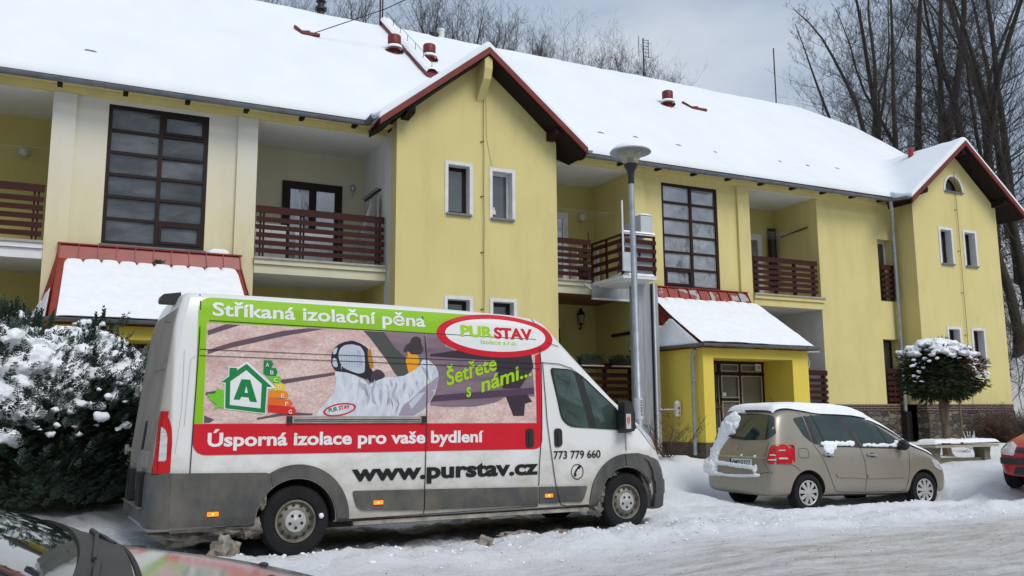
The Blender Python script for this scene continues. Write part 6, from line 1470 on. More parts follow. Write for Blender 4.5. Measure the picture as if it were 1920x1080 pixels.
icn = {'wh': ('decal_white', .0085), 'gr': ('decal_mid_green', .0092), 'a1': ('decal_mid_green', .0080), 'a3': ('decal_a3', .0079), 'a4': ('decal_a4', .0078), 'a5': ('decal_a5', .0077), 'a6': ('decal_a6', .0077), 'a7': ('decal_a7', .0077)}
for i, (k_, poly) in enumerate(ICON): dec('energy_house_symbol', [poly], icn[k_][0], VAN, (.0085+.0006*i) if k_ in ('wh', 'gr') else icn[k_][1]+.0003*(i-5))
for ch, x, z in (('A', -.338, 1.835), ('B', -.292, 1.762), ('C', -.252, 1.69), ('D', -.213, 1.618), ('E', -.18, 1.538), ('F', -.136, 1.46), ('G', -.099, 1.383)): vtext('energy_letter', ch, x-.016, x+.016, z-.02, .038, 'decal_white', .0165, .01)
dec('overall_logo', [[ell(.412, 1.405, .175, .062, 40, R(10)), ell(.412, 1.405, .155, .048, 40, R(10))]], 'decal_red', VAN, .0080)
vtext('overall_logo', 'PUR', .300, .395, 1.375, .040, 'decal_mid_green', .0082, .02, R(12)); vtext('overall_logo', 'STAV', .405, .525, 1.398, .040, 'decal_red', .0082, .02, R(12))
# panel gaps
gaps = strip([(-1.02, .82), (-1.01, 1.3), (-.99, 2.05), (-.985, 2.50)], .010)+strip([(1.36, .34), (1.38, 1.3), (1.385, 1.9), (1.34, 2.52)], .010)+strip([(2.77, .30), (2.79, .8), (2.83, 1.2), (2.84, 1.9), (2.83, 2.1), (2.79, 2.46)], .010)
gaps += strip([(-1.25, 2.245), (1.36, 2.224), (2.76, 2.215), (3.12, 2.15)], .007)+strip([(-.98, 1.965), (2.83, 1.935)], .006)+strip([(-.98, 1.905), (2.83, 1.875)], .006)
gaps += strip([(2.86, 1.945), (2.90, 1.3), (2.935, 1.03), (3.0, .62), (3.045, .40), (3.08, .345), (3.16, .325), (3.50, .318), (3.535, .34)], .010)+strip([(2.83, 1.95), (3.10, 1.94), (3.27, 1.90), (3.45, 1.80), (3.95, 1.40), (4.01, 1.30), (4.03, 1.1), (4.025, .93)], .009)
gaps += strip([(.53, .40), (.49, .30)], .008)+strip([(.45, .31), (1.4, .33), (2.77, .345)], .008)+strip([(4.2, 1.34), (4.24, 1.22)], .007)
dec('panel_gap', gaps, 'gap', VAN, .0108, step=.3)
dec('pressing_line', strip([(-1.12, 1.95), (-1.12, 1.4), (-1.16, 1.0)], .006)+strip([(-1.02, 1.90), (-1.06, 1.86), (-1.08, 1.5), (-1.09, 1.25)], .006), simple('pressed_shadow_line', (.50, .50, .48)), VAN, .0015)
# grey plastic cladding (thick parts)
def cladding(name, poly, th=.016, mat='vangrey'): return dec(name, [poly], mat, VAN, .002, th, .08, smooth=35)
cladding('side_trim', rpoly([(.565, .60), (1.352, .585), (1.352, .375), (.62, .41)], [.03, 0, 0, .08])); cladding('side_trim', [(1.368, .585), (2.765, .555), (2.765, .355), (1.368, .375)])
cladding('side_trim', [(2.782, .555), (3.005, .55), (3.045, .365), (2.782, .37)]); cladding('side_trim', rpoly([(3.02, .55), (3.45, .54), (3.39, .40), (3.36, .365), (3.06, .375)], [0, .03, .03, .06, .02]))
cladding('wheel_arch_trim', arc(0, .34, .535, 121, 0, 20)+[(.535, .30), (.44, .30)]+arc(0, .34, .405, 0, 127, 18), .022)
cladding('rear_side_panel', [(-1.19, .335), (-1.19, .825), (-.315, .805), (-.285, .795)]+arc(0, .34, .405, 129, 181, 12), .020)
cladding('wheel_arch_trim', [(3.995, .895)]+[(p[0], p[1]) for p in arc(4.035, .34, .555, 94, 172, 14)]+[(3.475, .30), (3.60, .30)]+arc(4.035, .34, .405, 176, 94, 14), .022)
cladding('wheel_arch_trim', [(4.01, .895), (4.20, .90), (4.38, .865), (4.50, .80), (4.47, .72)]+arc(4.035, .34, .405, 28, 92, 8), .022)
# front bumper: wraps the corner
def bumper(name, prof, zlist, mat='vangrey', parent=VAN):
    mb = MB(); nb = len(prof)
    for z, k in zlist:
        for (x, y) in prof: mb.v.append((x*1.0+k*(.0 if abs(x) < 1 else .06)*(1 if x > 0 else -1), y, z))
    L_ = len(zlist)
    for i in range(L_-1):
        for j in range(nb): a = i*nb+j; b = i*nb+(j+1) % nb; mb.f.append((a, b, b+nb, a+nb)); mb.mi.append(0)
    mb.f.append(tuple(range(nb))[::-1]); mb.f.append(tuple((L_-1)*nb+j for j in range(nb))); mb.mi += [0, 0]
    return mb.build(name, mat, parent, smooth=40)
fo_ = rpoly([(4.30, 1.03), (4.30, 2.055), (4.60, 2.03), (4.83, 1.70), (4.86, 1.02), (4.83, .34), (4.60, .01), (4.445, -.022), (4.445, .06), (4.30, .06)], [0, 0, .25, .2, 0, .2, .28, 0, 0, 0])
bumper('front_bumper', fo_, [(.235, -1.1), (.26, -.3), (.40, .0), (.41, .25), (.56, .25), (.57, -.05), (.70, -.5), (.80, -1.4), (.84, -2.6)])
rb = rpoly([(-1.17, .02), (-1.17, -.018), (-1.31, -.01), (-1.375, .10), (-1.375, .34), (-1.30, .34), (-1.30, .10), (-1.17, .10)], [0, 0, .07, .07, 0, 0, .05, 0]); bumper('rear_bumper', rb, [(.335, 0), (.36, .3), (.80, .0), (.825, -.3)])
rb2 = [(x, 2.04-y) for x, y in rb]; bumper('rear_bumper', rb2, [(.335, 0), (.36, .3), (.80, .0), (.825, -.3)])
mb = MB(); mb.plate([(-1.30, .05), (-1.395, .14), (-1.395, 1.90), (-1.30, 1.99)], [], fZ(.37), .13); stp = mb.build('rear_step', 'vangrey', VAN)
mb = MB(); mb.box(-1.43, -1.31, .25, 1.8, .502, .508); mb.build('step_tread', simple('muddy_tread', (.2, .17, .13), (.12, .10, .08)), stp)
for a_ in (.45, 1.3): mb = MB(); mb.box(-1.405, -1.31, a_, a_+.3, .52, .82); mb.build('bumper_buffer', 'black', VAN)
mb = MB(); mb.box(-1.16, -.5, .06, .12, .285, .325); mb.box(.6, 3.5, .05, .10, .255, .295); mb.build('sill', simple('muddy_sill', (.42, .39, .33), (.20, .17, .14), 8), VAN)
mb = MB(); mb.box(-1.1, 4.3, .35, 1.7, .22, .30); mb.box(-.9, .9, .9, 1.1, .18, .3); mb.tube([(0, .15, .34), (0, 1.9, .34)], .05, 8); mb.build('underbody', 'soot', VAN)
# rear doors details
dirt = simple('road_film_on_rear_doors', (.30, .27, .22), (.22, .195, .16), 2.6, rough=.75, bump=.05)
WB.decal('rear_door', [[(.10, .62), (1.015, .62), (1.015, 2.36), (.17, 2.36)]], dirt, VAN, .004, .006, .2); WB.decal('rear_door', [[(1.025, .62), (1.94, .62), (1.87, 2.36), (1.025, 2.36)]], dirt, VAN, .004, .006, .2)
WB.decal('door_ridge', [[(.16, 1.78), (1.0, 1.78), (1.0, 1.84), (.16, 1.84)]], dirt, VAN, .012, .008, .2)
WB.decal('rear_handle', [rrect(.80, .92, 1.02, 1.30, .05)], 'black', VAN, .012, .01); WB.decal('plate_recess', [rrect(.28, .85, .86, 1.02, .02)], simple('grimy_plate', (.30, .29, .26)), VAN, .012, .01)
for z in (1.0, 1.62): mb = MB(); mb.lathe([(0, -.05), (.022, -.05), (.022, .05), (0, .05)], (-1.385+.07*(z > 1.2), 1.99, z), n=10); mb.box(-1.40+.07*(z > 1.2), -1.33, 1.93, 2.0, z-.02, z+.02); mb.build('hinge', dirt, VAN, smooth=40)
mb = MB(); mb.plate(rpoly([(-1.29, 2.42), (-1.28, 2.50), (-1.10, 2.53), (-1.10, 2.42)], [.03, .03, 0, 0]), [], lambda u, v, w: (u, .60+w, v+.03), .24); mb.build('reversing_camera', 'black', VAN)
# tail lights
def tail(y0, sgn):
    mb = MB(); P_ = [(-1.305, .825), (-1.195, .825), (-1.19, 1.10), (-1.20, 1.24), (-1.235, 1.33), (-1.285, 1.385)]
    mb.plate(rpoly(P_, [0, 0, 0, .05, .05, 0], 4), [], lambda u, v, w: (u+.0, y0-sgn*.008+sgn*w*.5*0+sgn*w, v), .05)
    # rear-facing part of the lamp
    mb.plate([(.015, .825), (.15, .825), (.15, 1.24), (.07, 1.385), (.015, 1.385)], [], lambda u, v, w: (-1.345+w+max(0, v-.95)*.105, (u if sgn > 0 else 2.04-u), v), .08)
    t_ = mb.build('tail_light', 'redlens', VAN, smooth=30)
    mb = MB(); mb.plate(rpoly([(-1.302, .935), (-1.235, .935), (-1.235, 1.16), (-1.255, 1.22), (-1.295, 1.245)], [0, .02, .03, .03, 0], 3), [], lambda u, v, w: (u, y0-sgn*.012+sgn*w, v), .012); mb.build('lens', 'clearlens', t_)
tail(0, 1); tail(2.04, -1)
# lit side markers
for s_, z_ in ((-.80, .445), (.84, .475), (2.905, .455)):
    o_ = dec('side_marker', [rrect(s_-.052, s_+.052, z_-.02, z_+.02, .006)], 'orangelens', VAN, .024, .010, smooth=30); h, D_ = WR.hit(s_, z_)
    mb = MB(); mb.lathe([(0, -.003), (.010, 0)], (s_, h.y-.036, z_), 'y', 10); mb.build('bulb', 'amberglow', o_)
# sliding-door rail, handles
mb = MB(); mb.box(-.08, 1.33, -.026, .02, 1.275, 1.335); rl = mb.build('door_rail', simple('pale_rail', (.40, .38, .34), (.30, .28, .25), 6), VAN)
mb = MB(); mb.box(-.06, 1.30, -.030, -.0255, 1.30, 1.308); mb.box(-.06, 1.30, -.030, -.0255, 1.285, 1.289); mb.build('rail_groove', 'gap', rl); mb = MB(); mb.box(-.13, -.078, -.028, .02, 1.27, 1.34); mb.box(1.31, 1.37, -.027, .02, 1.27, 1.34); mb.build('rail_end', 'black', rl)
for a_ in (2.665, 3.05):
    h_ = dec('door_handle', [rpoly([(a_-.055, 1.20), (a_+.05, 1.20), (a_+.055, 1.0), (a_-.05, .985)], .045, 5)], 'black', VAN, .004, .012, .05); mb = MB(); mb.box(a_-.018, a_+.018, -.028, -.014, 1.02, 1.17); mb.build('grip', 'black', h_)
# cab window
cw = rpoly([(2.965, 1.895), (3.27, 1.885), (3.45, 1.81), (3.95, 1.43), (3.985, 1.24), (3.96, 1.175), (3.22, 1.215), (3.10, 1.30)], [.05, .08, .08, .04, .04, .03, .1, .12], 5)
fr = dec('cab_window_seal', [cw], 'black', VAN, .004, .004, .08)
dec('cab_window', [rpoly([(2.995, 1.875), (3.265, 1.868), (3.31, 1.845), (3.49, 1.20), (3.235, 1.232), (3.115, 1.315)], [.04, .05, .02, .01, .08, .1], 5)], 'cabglass', VAN, .010, 0, .1)
dec('cab_window', [rpoly([(3.435, 1.79), (3.92, 1.42), (3.94, 1.20), (3.595, 1.205)], [.03, .03, .02, .01], 4)], 'cabglass', VAN, .010, 0, .1)
wl = [(3.10, 1.90), (3.30, 1.84)]
# left-hand window, windscreen and bonnet line
WL.decal('cab_window', [cw], 'carglass', VAN, .006, 0, .1)
WF.decal('windscreen', [rpoly([(.22, 1.42), (1.82, 1.42), (1.74, 2.26), (.30, 2.26)], .08)], 'carglass', VAN, .008, 0, .12)
WF.decal('grille', [rpoly([(.45, .86), (1.59, .86), (1.55, 1.0), (.49, 1.0)], .04)], 'black', VAN, .006, .01, .1)
# mirror
mb = MB()
P_ = rpoly([(3.885, 1.135), (4.075, 1.165), (4.085, 1.38), (4.02, 1.515), (3.90, 1.525)], [.03, .03, .05, .05, .03], 5)
mb.plate(P_, [], lambda u, v, w: (u, -.20+w+(u-3.88)*.25, v), .16); mr = mb.build('wing_mirror', 'black', VAN, smooth=30)
mb = MB(); mb.plate([(4.05, 1.18), (4.16, 1.19), (4.06, 1.37)], [], lambda u, v, w: (u, -.06+w, v), .09); mb.build('mirror_bracket', 'black', mr)
mb = MB(); mb.plate(rrect(3.915, 4.0, 1.19, 1.365, .01), [], lambda u, v, w: (u, -.205+w+(u-3.88)*.25, v), .012); ml = mb.build('mirror_indicator', 'clearlens', mr); mb = MB(); mb.plate(ell(3.955, 1.29, .026, .045, 16), [], lambda u, v, w: (u, -.211+w+(u-3.88)*.25, v), .01); mb.build('indicator_bulb', simple('orange_bulb', (.6, .16, .06)), mr)
# headlamp
dec('headlight', [rpoly([(4.22, 1.24), (4.33, 1.215), (4.50, 1.06), (4.585, .92), (4.50, .955), (4.36, 1.09)], .03, 4)], 'clearlens', VAN, .004, .006, .05)
dec('headlight_indicator', [rpoly([(4.44, 1.08), (4.50, 1.03), (4.57, .93), (4.52, .95)], .012, 3)], simple('pale_amber_lens', (.75, .45, .2), rough=.15, coat=1), VAN, .012, .002, .05)
# wheels
def wheel(parent, x, y, z, R_, rr_, steer=0, w=.215, holes=12, style='steel', out=-1):
    root = bpy.data.objects.new('wheel', None); COL.objects.link(root); root.parent = parent; root.location = (x, y, z); root.rotation_euler = (0, 0, steer)
    s_ = out
    L = lambda mb, prof, n=48: mb.lathe([(r, s_*h) for r, h in prof], (0, 0, 0), 'y', n)
    t_ = L(MB(), [(rr_, -w), (R_*.90, -w-.01), (R_*.985, -w+.02), (R_, -w+.05), (R_, -.045), (R_*.985, -.015), (R_*.93, .008), (R_*.82, .014), (rr_+.02, .006), (rr_, -.012), (rr_, -w)])
    for k in range(60): a = 2*pi*k/60; t_.bar((R_*cos(a), s_*-.03, R_*sin(a)), (R_*cos(a+.03), s_*-.09, R_*sin(a+.03)), .012, .012)
    t_.build('tyre', 'rubber', root, smooth=30)
    if style == 'steel':
        h = L(MB(), [(rr_-.001, -.15), (rr_-.001, -.01), (rr_-.004, .004), (rr_-.018, .004), (rr_-.022, -.012), (rr_-.035, -.035), (rr_*.86, -.045), (rr_*.70, -.018), (rr_*.58, -.004), (rr_*.5, -.004), (0, -.01)])
        for k in range(holes): a = 2*pi*k/holes+.13; r0 = rr_*.745; h.lathe([(0, 0), (.0165, 0)], (r0*cos(a), s_*-.012, r0*sin(a)), 'y', 12, mi=1)
        h.build('rim', ['rimdirty', 'gap'], root, smooth=45)
        h = L(MB(), [(rr_*.52, -.006), (rr_*.50, .010), (rr_*.40, .016), (rr_*.16, .018), (rr_*.14, .022), (0, .023)])
        for k in range(5): a = 2*pi*k/5-pi/2; r0 = rr_*.30; h.lathe([(0, s_*.0185), (.0165, s_*.0185)], (r0*cos(a), 0, r0*sin(a)), 'y', 12, mi=1)
        h.build('hub_cover', ['hubcap', 'gap'], root, smooth=45)
    else:
        L(MB(), [(rr_-.001, -.12), (rr_-.001, -.005), (rr_-.006, .004), (rr_-.02, .002), (rr_-.03, -.05), (0, -.06)]).build('rim', 'black', root, smooth=45)
        h = MB()
        for k in range(9):
            a = 2*pi*k/9+.2; c_, d_ = cos(a), sin(a); pr_ = lambda r, q, hh: (r*c_-q*d_, s_*hh, r*d_+q*c_)
            h.add([pr_(.02, -.018, .012), pr_(rr_-.012, -.030, .004), pr_(rr_-.012, .030, .004), pr_(.02, .018, .012), pr_(.02, -.018, -.01), pr_(rr_-.012, -.030, -.02), pr_(rr_-.012, .030, -.02), pr_(.02, .018, -.01)], [(0, 1, 2, 3), (7, 6, 5, 4), (0, 4, 5, 1), (1, 5, 6, 2), (2, 6, 7, 3), (3, 7, 4, 0)])
        h.lathe([(rr_-.004, s_*.0045), (rr_-.016, s_*.008), (rr_-.028, s_*.0)], (0, 0, 0), 'y', 40); h.lathe([(.055, s_*.005), (.05, s_*.016), (0, s_*.02)], (0, 0, 0), 'y', 20)
        h.build('wheel_trim', 'hubcap', root, smooth=30)
    return root
wheel(VAN, 0, .03, .333, .338, .205); wheel(VAN, 4.035, .035, .333, .335, .205, R(-2)); wheel(VAN, 0, 2.01, .333, .338, .205, 0, out=1); wheel(VAN, 4.035, 2.005, .333, .335, .205, 0, out=1)
MM['caked'] = simple('caked_road_slush', (.30, .28, .24), (.13, .11, .09), 11, rough=.9, bump=.8, bscale=40, bdist=.02)
mb = MB(); blob(mb, (.255, .012, .375), .026, (1, .6, 1), 4, .2); mb.build('snow', 'snow', VAN, smooth=180)
for c_, r_, q_ in (((-.40, .09, .30), .12, (1.2, .5, .8)), ((-.33, .05, .56), .08, (.5, .6, 1.2)), ((3.78, .10, .66), .10, (1.6, .7, .5)), ((3.70, .10, .46), .09, (.5, .8, 1.6)), ((4.42, .10, .50), .07, (.5, .8, 1.7)), ((3.62, .12, .27), .10, (1, .8, .8)), ((-.62, .10, .30), .10, (1.8, .7, .5)), ((-.9, .3, .24), .14, (2.4, .9, .6)), ((-.3, .4, .25), .12, (2, 1, .7))): mb = MB(); blob(mb, c_, r_, q_, int(c_[0]*10), .5, 2.5, 3); mb.build('caked_slush', MM['caked'], VAN, smooth=60)
# ---------------------------------------------------------------- beige people carrier
def paint(name, c1, c2, rough=.36, metal=.35, dirtz=.35, dirt=(.16, .14, .115)):
    m = MT(name, rough, metal, .5); sp = m.sep()
    g = m.math('ADD', m.math('MULTIPLY', m.math('SUBTRACT', dirtz, sp[2]), 1.6), m.math('MULTIPLY', m.math('SUBTRACT', m.noise(3, 6, .7), .5), 1.2))
    col = m.mix(m.ramp(m.noise(2, 5, .6), [(.35, 0.), (.7, 1.)]), c1, c2); col = m.mix(m.ramp(g, [(.1, 0.), (.8, .8)]), col, dirt); m.color(col); m.rough(m.ramp(g, [(.1, rough), (.8, .7)]))
    m.b.inputs['Coat Weight'].default_value = .25; m.b.inputs['Coat Roughness'].default_value = .12; return m.m
MM['beige'] = paint('beige_metallic_paint', (.315, .288, .232), (.28, .255, .205))
MM['redpaint'] = paint('red_car_paint', (.42, .010, .014), (.36, .008, .012), metal=.1, dirtz=.2)
MM['silver'] = paint('silver_grey_paint', (.42, .42, .43), (.38, .38, .39), rough=.12, metal=.6)
MPV = thing('people_carrier', 'beige compact people carrier with snow on its roof parked in front of the right porch', 'car', (10.272, 10.517, -.152), (0, R(1.29), R(-1.53)), world=False)
CW = .845
def csec(w, zt, zb=.22, belt=.95, side=None, top=.0):
    """w half width at the waist; roof narrows by the tumblehome"""
    if zt > belt+.12:
        h = zt-belt; tw = .24*h/.6 if side is None else side
        return [(0, zb), (w*.86, zb), (w-.03, zb+.06), (w-.012, .42), (w, .62), (w-.006, .82), (w-.03, belt), (w-.03-tw*.50, belt+h*.50), (w-.03-tw*.92, belt+h*.84), (w-.10-tw, belt+h*.955), (w*.52, zt-.004), (0, zt)]
    b = zt-.16
    return [(0, zb), (w*.86, zb), (w-.03, zb+.06), (w-.012, min(.42, zb+.12)), (w, (min(.42, zb+.12)+b)/2), (w-.006, b-.02), (w-.02, b+.02), (w-.05, b+.06), (w-.10, b+.10), (w-.20, b+.14), (w*.5, zt-.006), (0, zt)]
rl = lambda s0, k: (lambda z: s0+k*max(0, z-.62)**1.3*.30)
MS = [(rl(-.735, 1), csec(.60, 1.46, .30, side=.05)), (rl(-.725, 1), csec(.72, 1.50, .26, side=.08)), (rl(-.68, 1), csec(.81, 1.545, .23, side=.13)), (rl(-.56, .9), csec(.838, 1.575, side=.15)), (rl(-.35, .6), csec(.845, 1.595, side=.17)), (-.05, csec(.845, 1.605, side=.2)), (.4, csec(.845, 1.615)), (.9, csec(.845, 1.61)), (1.25, csec(.845, 1.58)),
      (1.5, csec(.845, 1.515)), (1.75, csec(.845, 1.40)), (2.0, csec(.843, 1.255)), (2.2, csec(.84, 1.135)), (2.35, csec(.838, 1.055, belt=1.2)), (2.6, csec(.832, 1.0, belt=1.2)), (2.85, csec(.81, .925, belt=1.2)), (3.05, csec(.76, .83, belt=1.2)), (3.17, csec(.69, .72, .22, 1.2)), (3.235, csec(.60, .60, .22, 1.2)), (3.25, csec(.50, .52, .24, 1.2))]
cb_ = loft('body', MS, ['beige', 'soot'], MPV, CW, sub=2, arches=[(0.01, .29), (2.53, .29)], arch_r=.345, smooth=40, y_out=.30)
CR = Wrap(cb_, 'R', 6.35); CB = Wrap(cb_, 'B', 8.75); CF = Wrap(cb_, 'F', 8.0); CL = Wrap(cb_, 'L'); CT = Wrap(cb_, 'T')
def cdec(*a, **k): return CR.decal(*a, **k)
qw = rpoly([(-.13, 1.43), (.115, 1.465), (.16, 1.05), (.02, 1.15)], [.06, .02, .02, .05], 4); rw = rpoly([(.205, 1.47), (.87, 1.525), (1.04, 1.02), (.30, 1.02)], [.03, .03, .02, .03], 4); fw2 = rpoly([(1.00, 1.52), (1.24, 1.505), (1.42, 1.46), (1.72, 1.32), (2.10, 1.07), (2.06, 1.0), (1.19, 1.005)], [.03, .1, .1, .1, .03, .02, .02], 4)
for w_ in (CR, CL):
    [w_.decal('window_band', [p], 'black', MPV, .003, 0, .06) for p in (rpoly([(.14, 1.47), (.20, 1.475), (.29, 1.02), (.17, 1.04)], .01), rpoly([(.87, 1.53), (.99, 1.53), (1.18, 1.00), (1.04, 1.01)], .01))]
    for p in (qw, rw, fw2): w_.decal('window', [p], 'carglass', MPV, .004, 0, .06)
cdec('window_rubber', strip([(.30, 1.005), (1.05, 1.0), (1.19, .99), (2.08, .98)], .02), 'black', MPV, .006, .004, .06)
cdec('window_divider', strip([(.33, 1.49), (.43, 1.02)], .022)+strip([(1.66, 1.36), (1.80, 1.0)], .018), 'black', MPV, .007, .003, .06)
gp = strip([(.17, 1.03), (.27, .88), (.38, .68), (.50, .42), (.57, .31), (.66, .285), (1.17, .272), (2.00, .27), (2.08, .30), (2.15, .45), (2.19, .70), (2.20, .93)], .008)+strip([(1.14, .985), (1.19, .75), (1.215, .5), (1.19, .27)], .008)+strip([(-.37, .73), (-.25, .69), (-.14, .60)], .006)+strip([(.03, 1.57), (.08, 1.49)], .006)
cdec('panel_gap', gp, 'gap', MPV, .0035, 0, .08); cdec('fuel_flap', strip(rrect(-.17, .035, .82, .965, .05), .006, True), 'gap', MPV, .0035, 0, .08)
cdec('door_moulding', [rpoly([(.55, .575), (1.195, .56), (1.195, .495), (.60, .52)], .02), rpoly([(1.235, .56), (2.04, .54), (2.03, .505), (1.235, .49)], .02)], 'beige', MPV, .002, .012, .1)
for x in (.44, 1.36): h_ = cdec('door_handle', [rpoly([(x-.12, .885), (x+.10, .875), (x+.10, .85), (x-.11, .86)], .012)], 'alu', MPV, .012, .02, .06); cdec('handle_recess', [ell(x+.0, .865, .05, .035, 20)], 'soot', MPV, .004, 0, .06)
# rear screen, lights, plate
CB.decal('rear_window', [rpoly([(.22, 1.47), (.80, 1.515), (1.44, 1.47), (1.54, 1.20), (1.40, 1.12), (.80, 1.075), (.22, 1.09), (.11, 1.17)], [.08, .2, .1, .08, .1, .2, .05, .05], 5)], 'carglass', MPV, .005, 0, .05)
CB.decal('tailgate_chrome', [[(.16, .80), (1.50, .80), (1.50, .825), (.16, .825)]], 'alu', MPV, .004, .012, .06)
CB.decal('panel_gap', strip([(.17, 1.05), (.20, .75), (.05, .58)], .006)+strip([(.10, .60), (.40, .545), (.85, .53), (1.30, .545), (1.6, .6)], .008), 'gap', MPV, .004, 0, .06)
def tl(wr, mir):
    f_ = (lambda p: (p[0], p[1])) if not mir else (lambda p: (1.69-p[0], p[1]))
    return CB.decal('tail_light', [[f_(p) for p in rpoly([(.005, .73), (.005, 1.0), (.06, 1.03), (.12, 1.0), (.135, .75), (.10, .73)], .03, 4)]], 'redlens', MPV, .008, .010, .04)
t1 = tl(CB, 0); tl(CB, 1)
for wr in (CR, CL):
    t_ = wr.decal('tail_light', [rpoly([(-.60, .735), (-.33, .73), (-.32, .90), (-.37, 1.01), (-.46, 1.035), (-.60, .98)], [0, .03, .05, .05, .05, 0], 4)], 'redlens', MPV, .008, .010, .04)
    l_ = wr.decal('lens', [rpoly([(-.57, .80), (-.42, .80), (-.40, .812), (-.42, .825), (-.57, .825)], .01, 4), [(-.55, .925), (-.44, .93), (-.43, .945), (-.55, .94)]], 'clearlens', t_, .020, .003, .04); 
CB.decal('lens', [rpoly([(.02, .78), (.11, .78), (.11, .795), (.035, .80), (.035, .85), (.10, .855), (.10, .87), (.02, .87)], .01, 3)], 'clearlens', t1, .020, .003, .04)
pl_ = CB.decal('number_plate', [rrect(.46, 1.00, .665, .785, .01)], simple('plate_white', (.72, .73, .72)), MPV, .008, .008, .1)
CB.decal('plate_band', [[(.955, .668), (.996, .668), (.996, .782), (.955, .782)]], simple('plate_blue', (.01, .04, .35)), pl_, .018, 0, .1)
def rtext(wr, txt, x0, x1, zb, cap, mat, par, off, bold=.02, name='lettering'):
    vs, fs = fit_text(txt, x0, x1, zb, cap, bold); vs = [(x0+x1-v[0], v[1]) for v in vs]; return wr.decal(name, None, mat, par, off, raw=(vs, fs), step=.2)
rtext(CB, '4M9:0377', .49, .94, .69, .072, 'black', pl_, .0185, .015)
CB.decal('emblem', [[(.845, .96), (.885, 1.015), (.925, .96), (.885, .905)], ][0:0] or [[[(.850, .955), (.883, 1.0), (.916, .955), (.883, .910)], [(.868, .955), (.883, .977), (.898, .955), (.883, .933)]]], 'alu', MPV, .006, .006, .05)
CB.decal('rear_wiper', strip([(.70, 1.10), (1.10, 1.14), (1.25, 1.13)], .03), 'black', MPV, .015, .015, .06)
# mirrors
def mirror(par, x, y, z, col='black', s=1.0):
    mb = MB(); blob(mb, (x, y, z), .105*s, (.62, 1.05, .85), 2, .05, 1.2, 3); mr_ = mb.build('wing_mirror', col, par, smooth=180); mb = MB(); mb.bar((x, y+.05, z-.05), (x+.02, y+.16, z-.07), .05, .05); mb.build('mirror_foot', 'black', mr_); return mr_
mirror(MPV, 2.0, -.06, 1.03); mirror(MPV, 2.0, 1.75, 1.03)
CF.decal('windscreen', [rpoly([(.25, 1.13), (1.44, 1.13), (1.24, 1.50), (.45, 1.50)], .06)], 'carglass', MPV, .005, 0, .06)
cdec('headlight', [rpoly([(2.72, .80), (2.95, .76), (3.08, .64), (2.98, .60), (2.80, .66)], .03, 4)], 'clearlens', MPV, .005, .006, .04)
cdec('sill_trim', [[(.45, .20), (2.12, .20), (2.10, .245), (.45, .25)]], 'soot', MPV, .002, .006, .1)
for x, y, o_ in ((.01, .03, -1), (2.53, .03, -1), (.01, 1.66, 1), (2.53, 1.66, 1)): wheel(MPV, x, y, .285, .293, .195, 0, .18, style='trim', out=o_)
# snow on the car
def car_snow(par, wr, outline, th, name='snow', nu=60, nv=30, x0=0, x1=1, y0=0, y1=1, seed=0, drop=None):
    mb = MB()
    def fn(u, v):
        x = x0+(x1-x0)*u; a, b = outline(x); y = a+(b-a)*v; h, _ = wr.hit(x, y); e_ = ed(min(v, 1-v)*(b-a), .10)*ed(min(u, 1-u)*(x1-x0), .10)
        return (x, y, h.z+.002+(th(x)+.012*noise.noise(Vector((x*3, y*3, seed))))*e_)
    mb.grid(nu, nv, fn); return mb.build(name, 'snow', par, smooth=180)
car_snow(MPV, CT, lambda x: (.265-.02*max(0, x-1.2), 1.425+.02*max(0, x-1.2)), lambda x: .088 if x < 1.2 else .088-.02*(x-1.2), x0=-.44, x1=1.62, nu=90)
car_snow(MPV, CT, lambda x: (.25-.10*(x-1.5), 1.44+.10*(x-1.5)), lambda x: .060, x0=1.50, x1=2.30, nu=50)
car_snow(MPV, CT, lambda x: (.13+.05*max(0, x-2.5), 1.56-.05*max(0, x-2.5)), lambda x: .050+.0*(x), x0=2.22, x1=2.98, nu=50)
def clumps(par, lst, seed):
    mb = MB()
    for i, (c, r, q) in enumerate(lst): blob(mb, c, r, q, i+seed, .4, 2.0, 3)
    o = mb.build('snow', 'snow', par, smooth=180); w = o.parent; o.parent = None; eval_mesh(o, [('REMESH', dict(mode='VOXEL', voxel_size=.012)), ('SMOOTH', dict(factor=.5, iterations=2))]); o.parent = w
    if not len(o.data.materials): o.data.materials.append(MM['snow'])
    o.data.shade_smooth(); return o
def onr(u, v, o=.0, w_=CR): h, D_ = w_.hit(u, v); return tuple(h-D_*o)
rj = random.Random(3); L1 = [(onr(.36+.034*k+rj.uniform(-.01, .01), 1.030+rj.uniform(-.012, .022), .0), rj.uniform(.030, .050), (1, .5, .9)) for k in range(20)]+[(onr(.42+.04*k, .985-.0*k, .0), .055, (1, .5, 1.1)) for k in range(5)]+[(onr(.50, .92, .0), .06, (1., .5, 1.)), (onr(.42, .93), .05, (.9, .5, .9))]
L2 = [(onr(1.24+.032*k+rj.uniform(-.01, .01), 1.018+rj.uniform(-.010, .014), .0), rj.uniform(.026, .042), (1, .5, .85)) for k in range(23)]+[(onr(1.96, 1.06, .02), .05, (.8, .6, 1.1))]
clumps(MPV, L1+L2, 3)
L3 = [(onr(1.50-.018*k, 1.42-.052*k, .01, CB), .072+.05*sin(pi*min(1, k/12)), (.55, 1.0, 1.0)) for k in range(4)]
L3 = []
for k in range(20):
    t_ = k/19; z_ = 1.44-.86*t_; y_ = 1.14+.30*min(1, t_*1.6); w_ = .065+.10*math.exp(-((t_-.18)/.2)**2)+.055*t_
    L3.append((onr(y_, z_, .0, CB), w_, (.40, 1.0, .8))); L3.append((onr(y_-.10*(1-t_), z_-.03, .0, CB), w_*.8, (.4, 1, .8)))
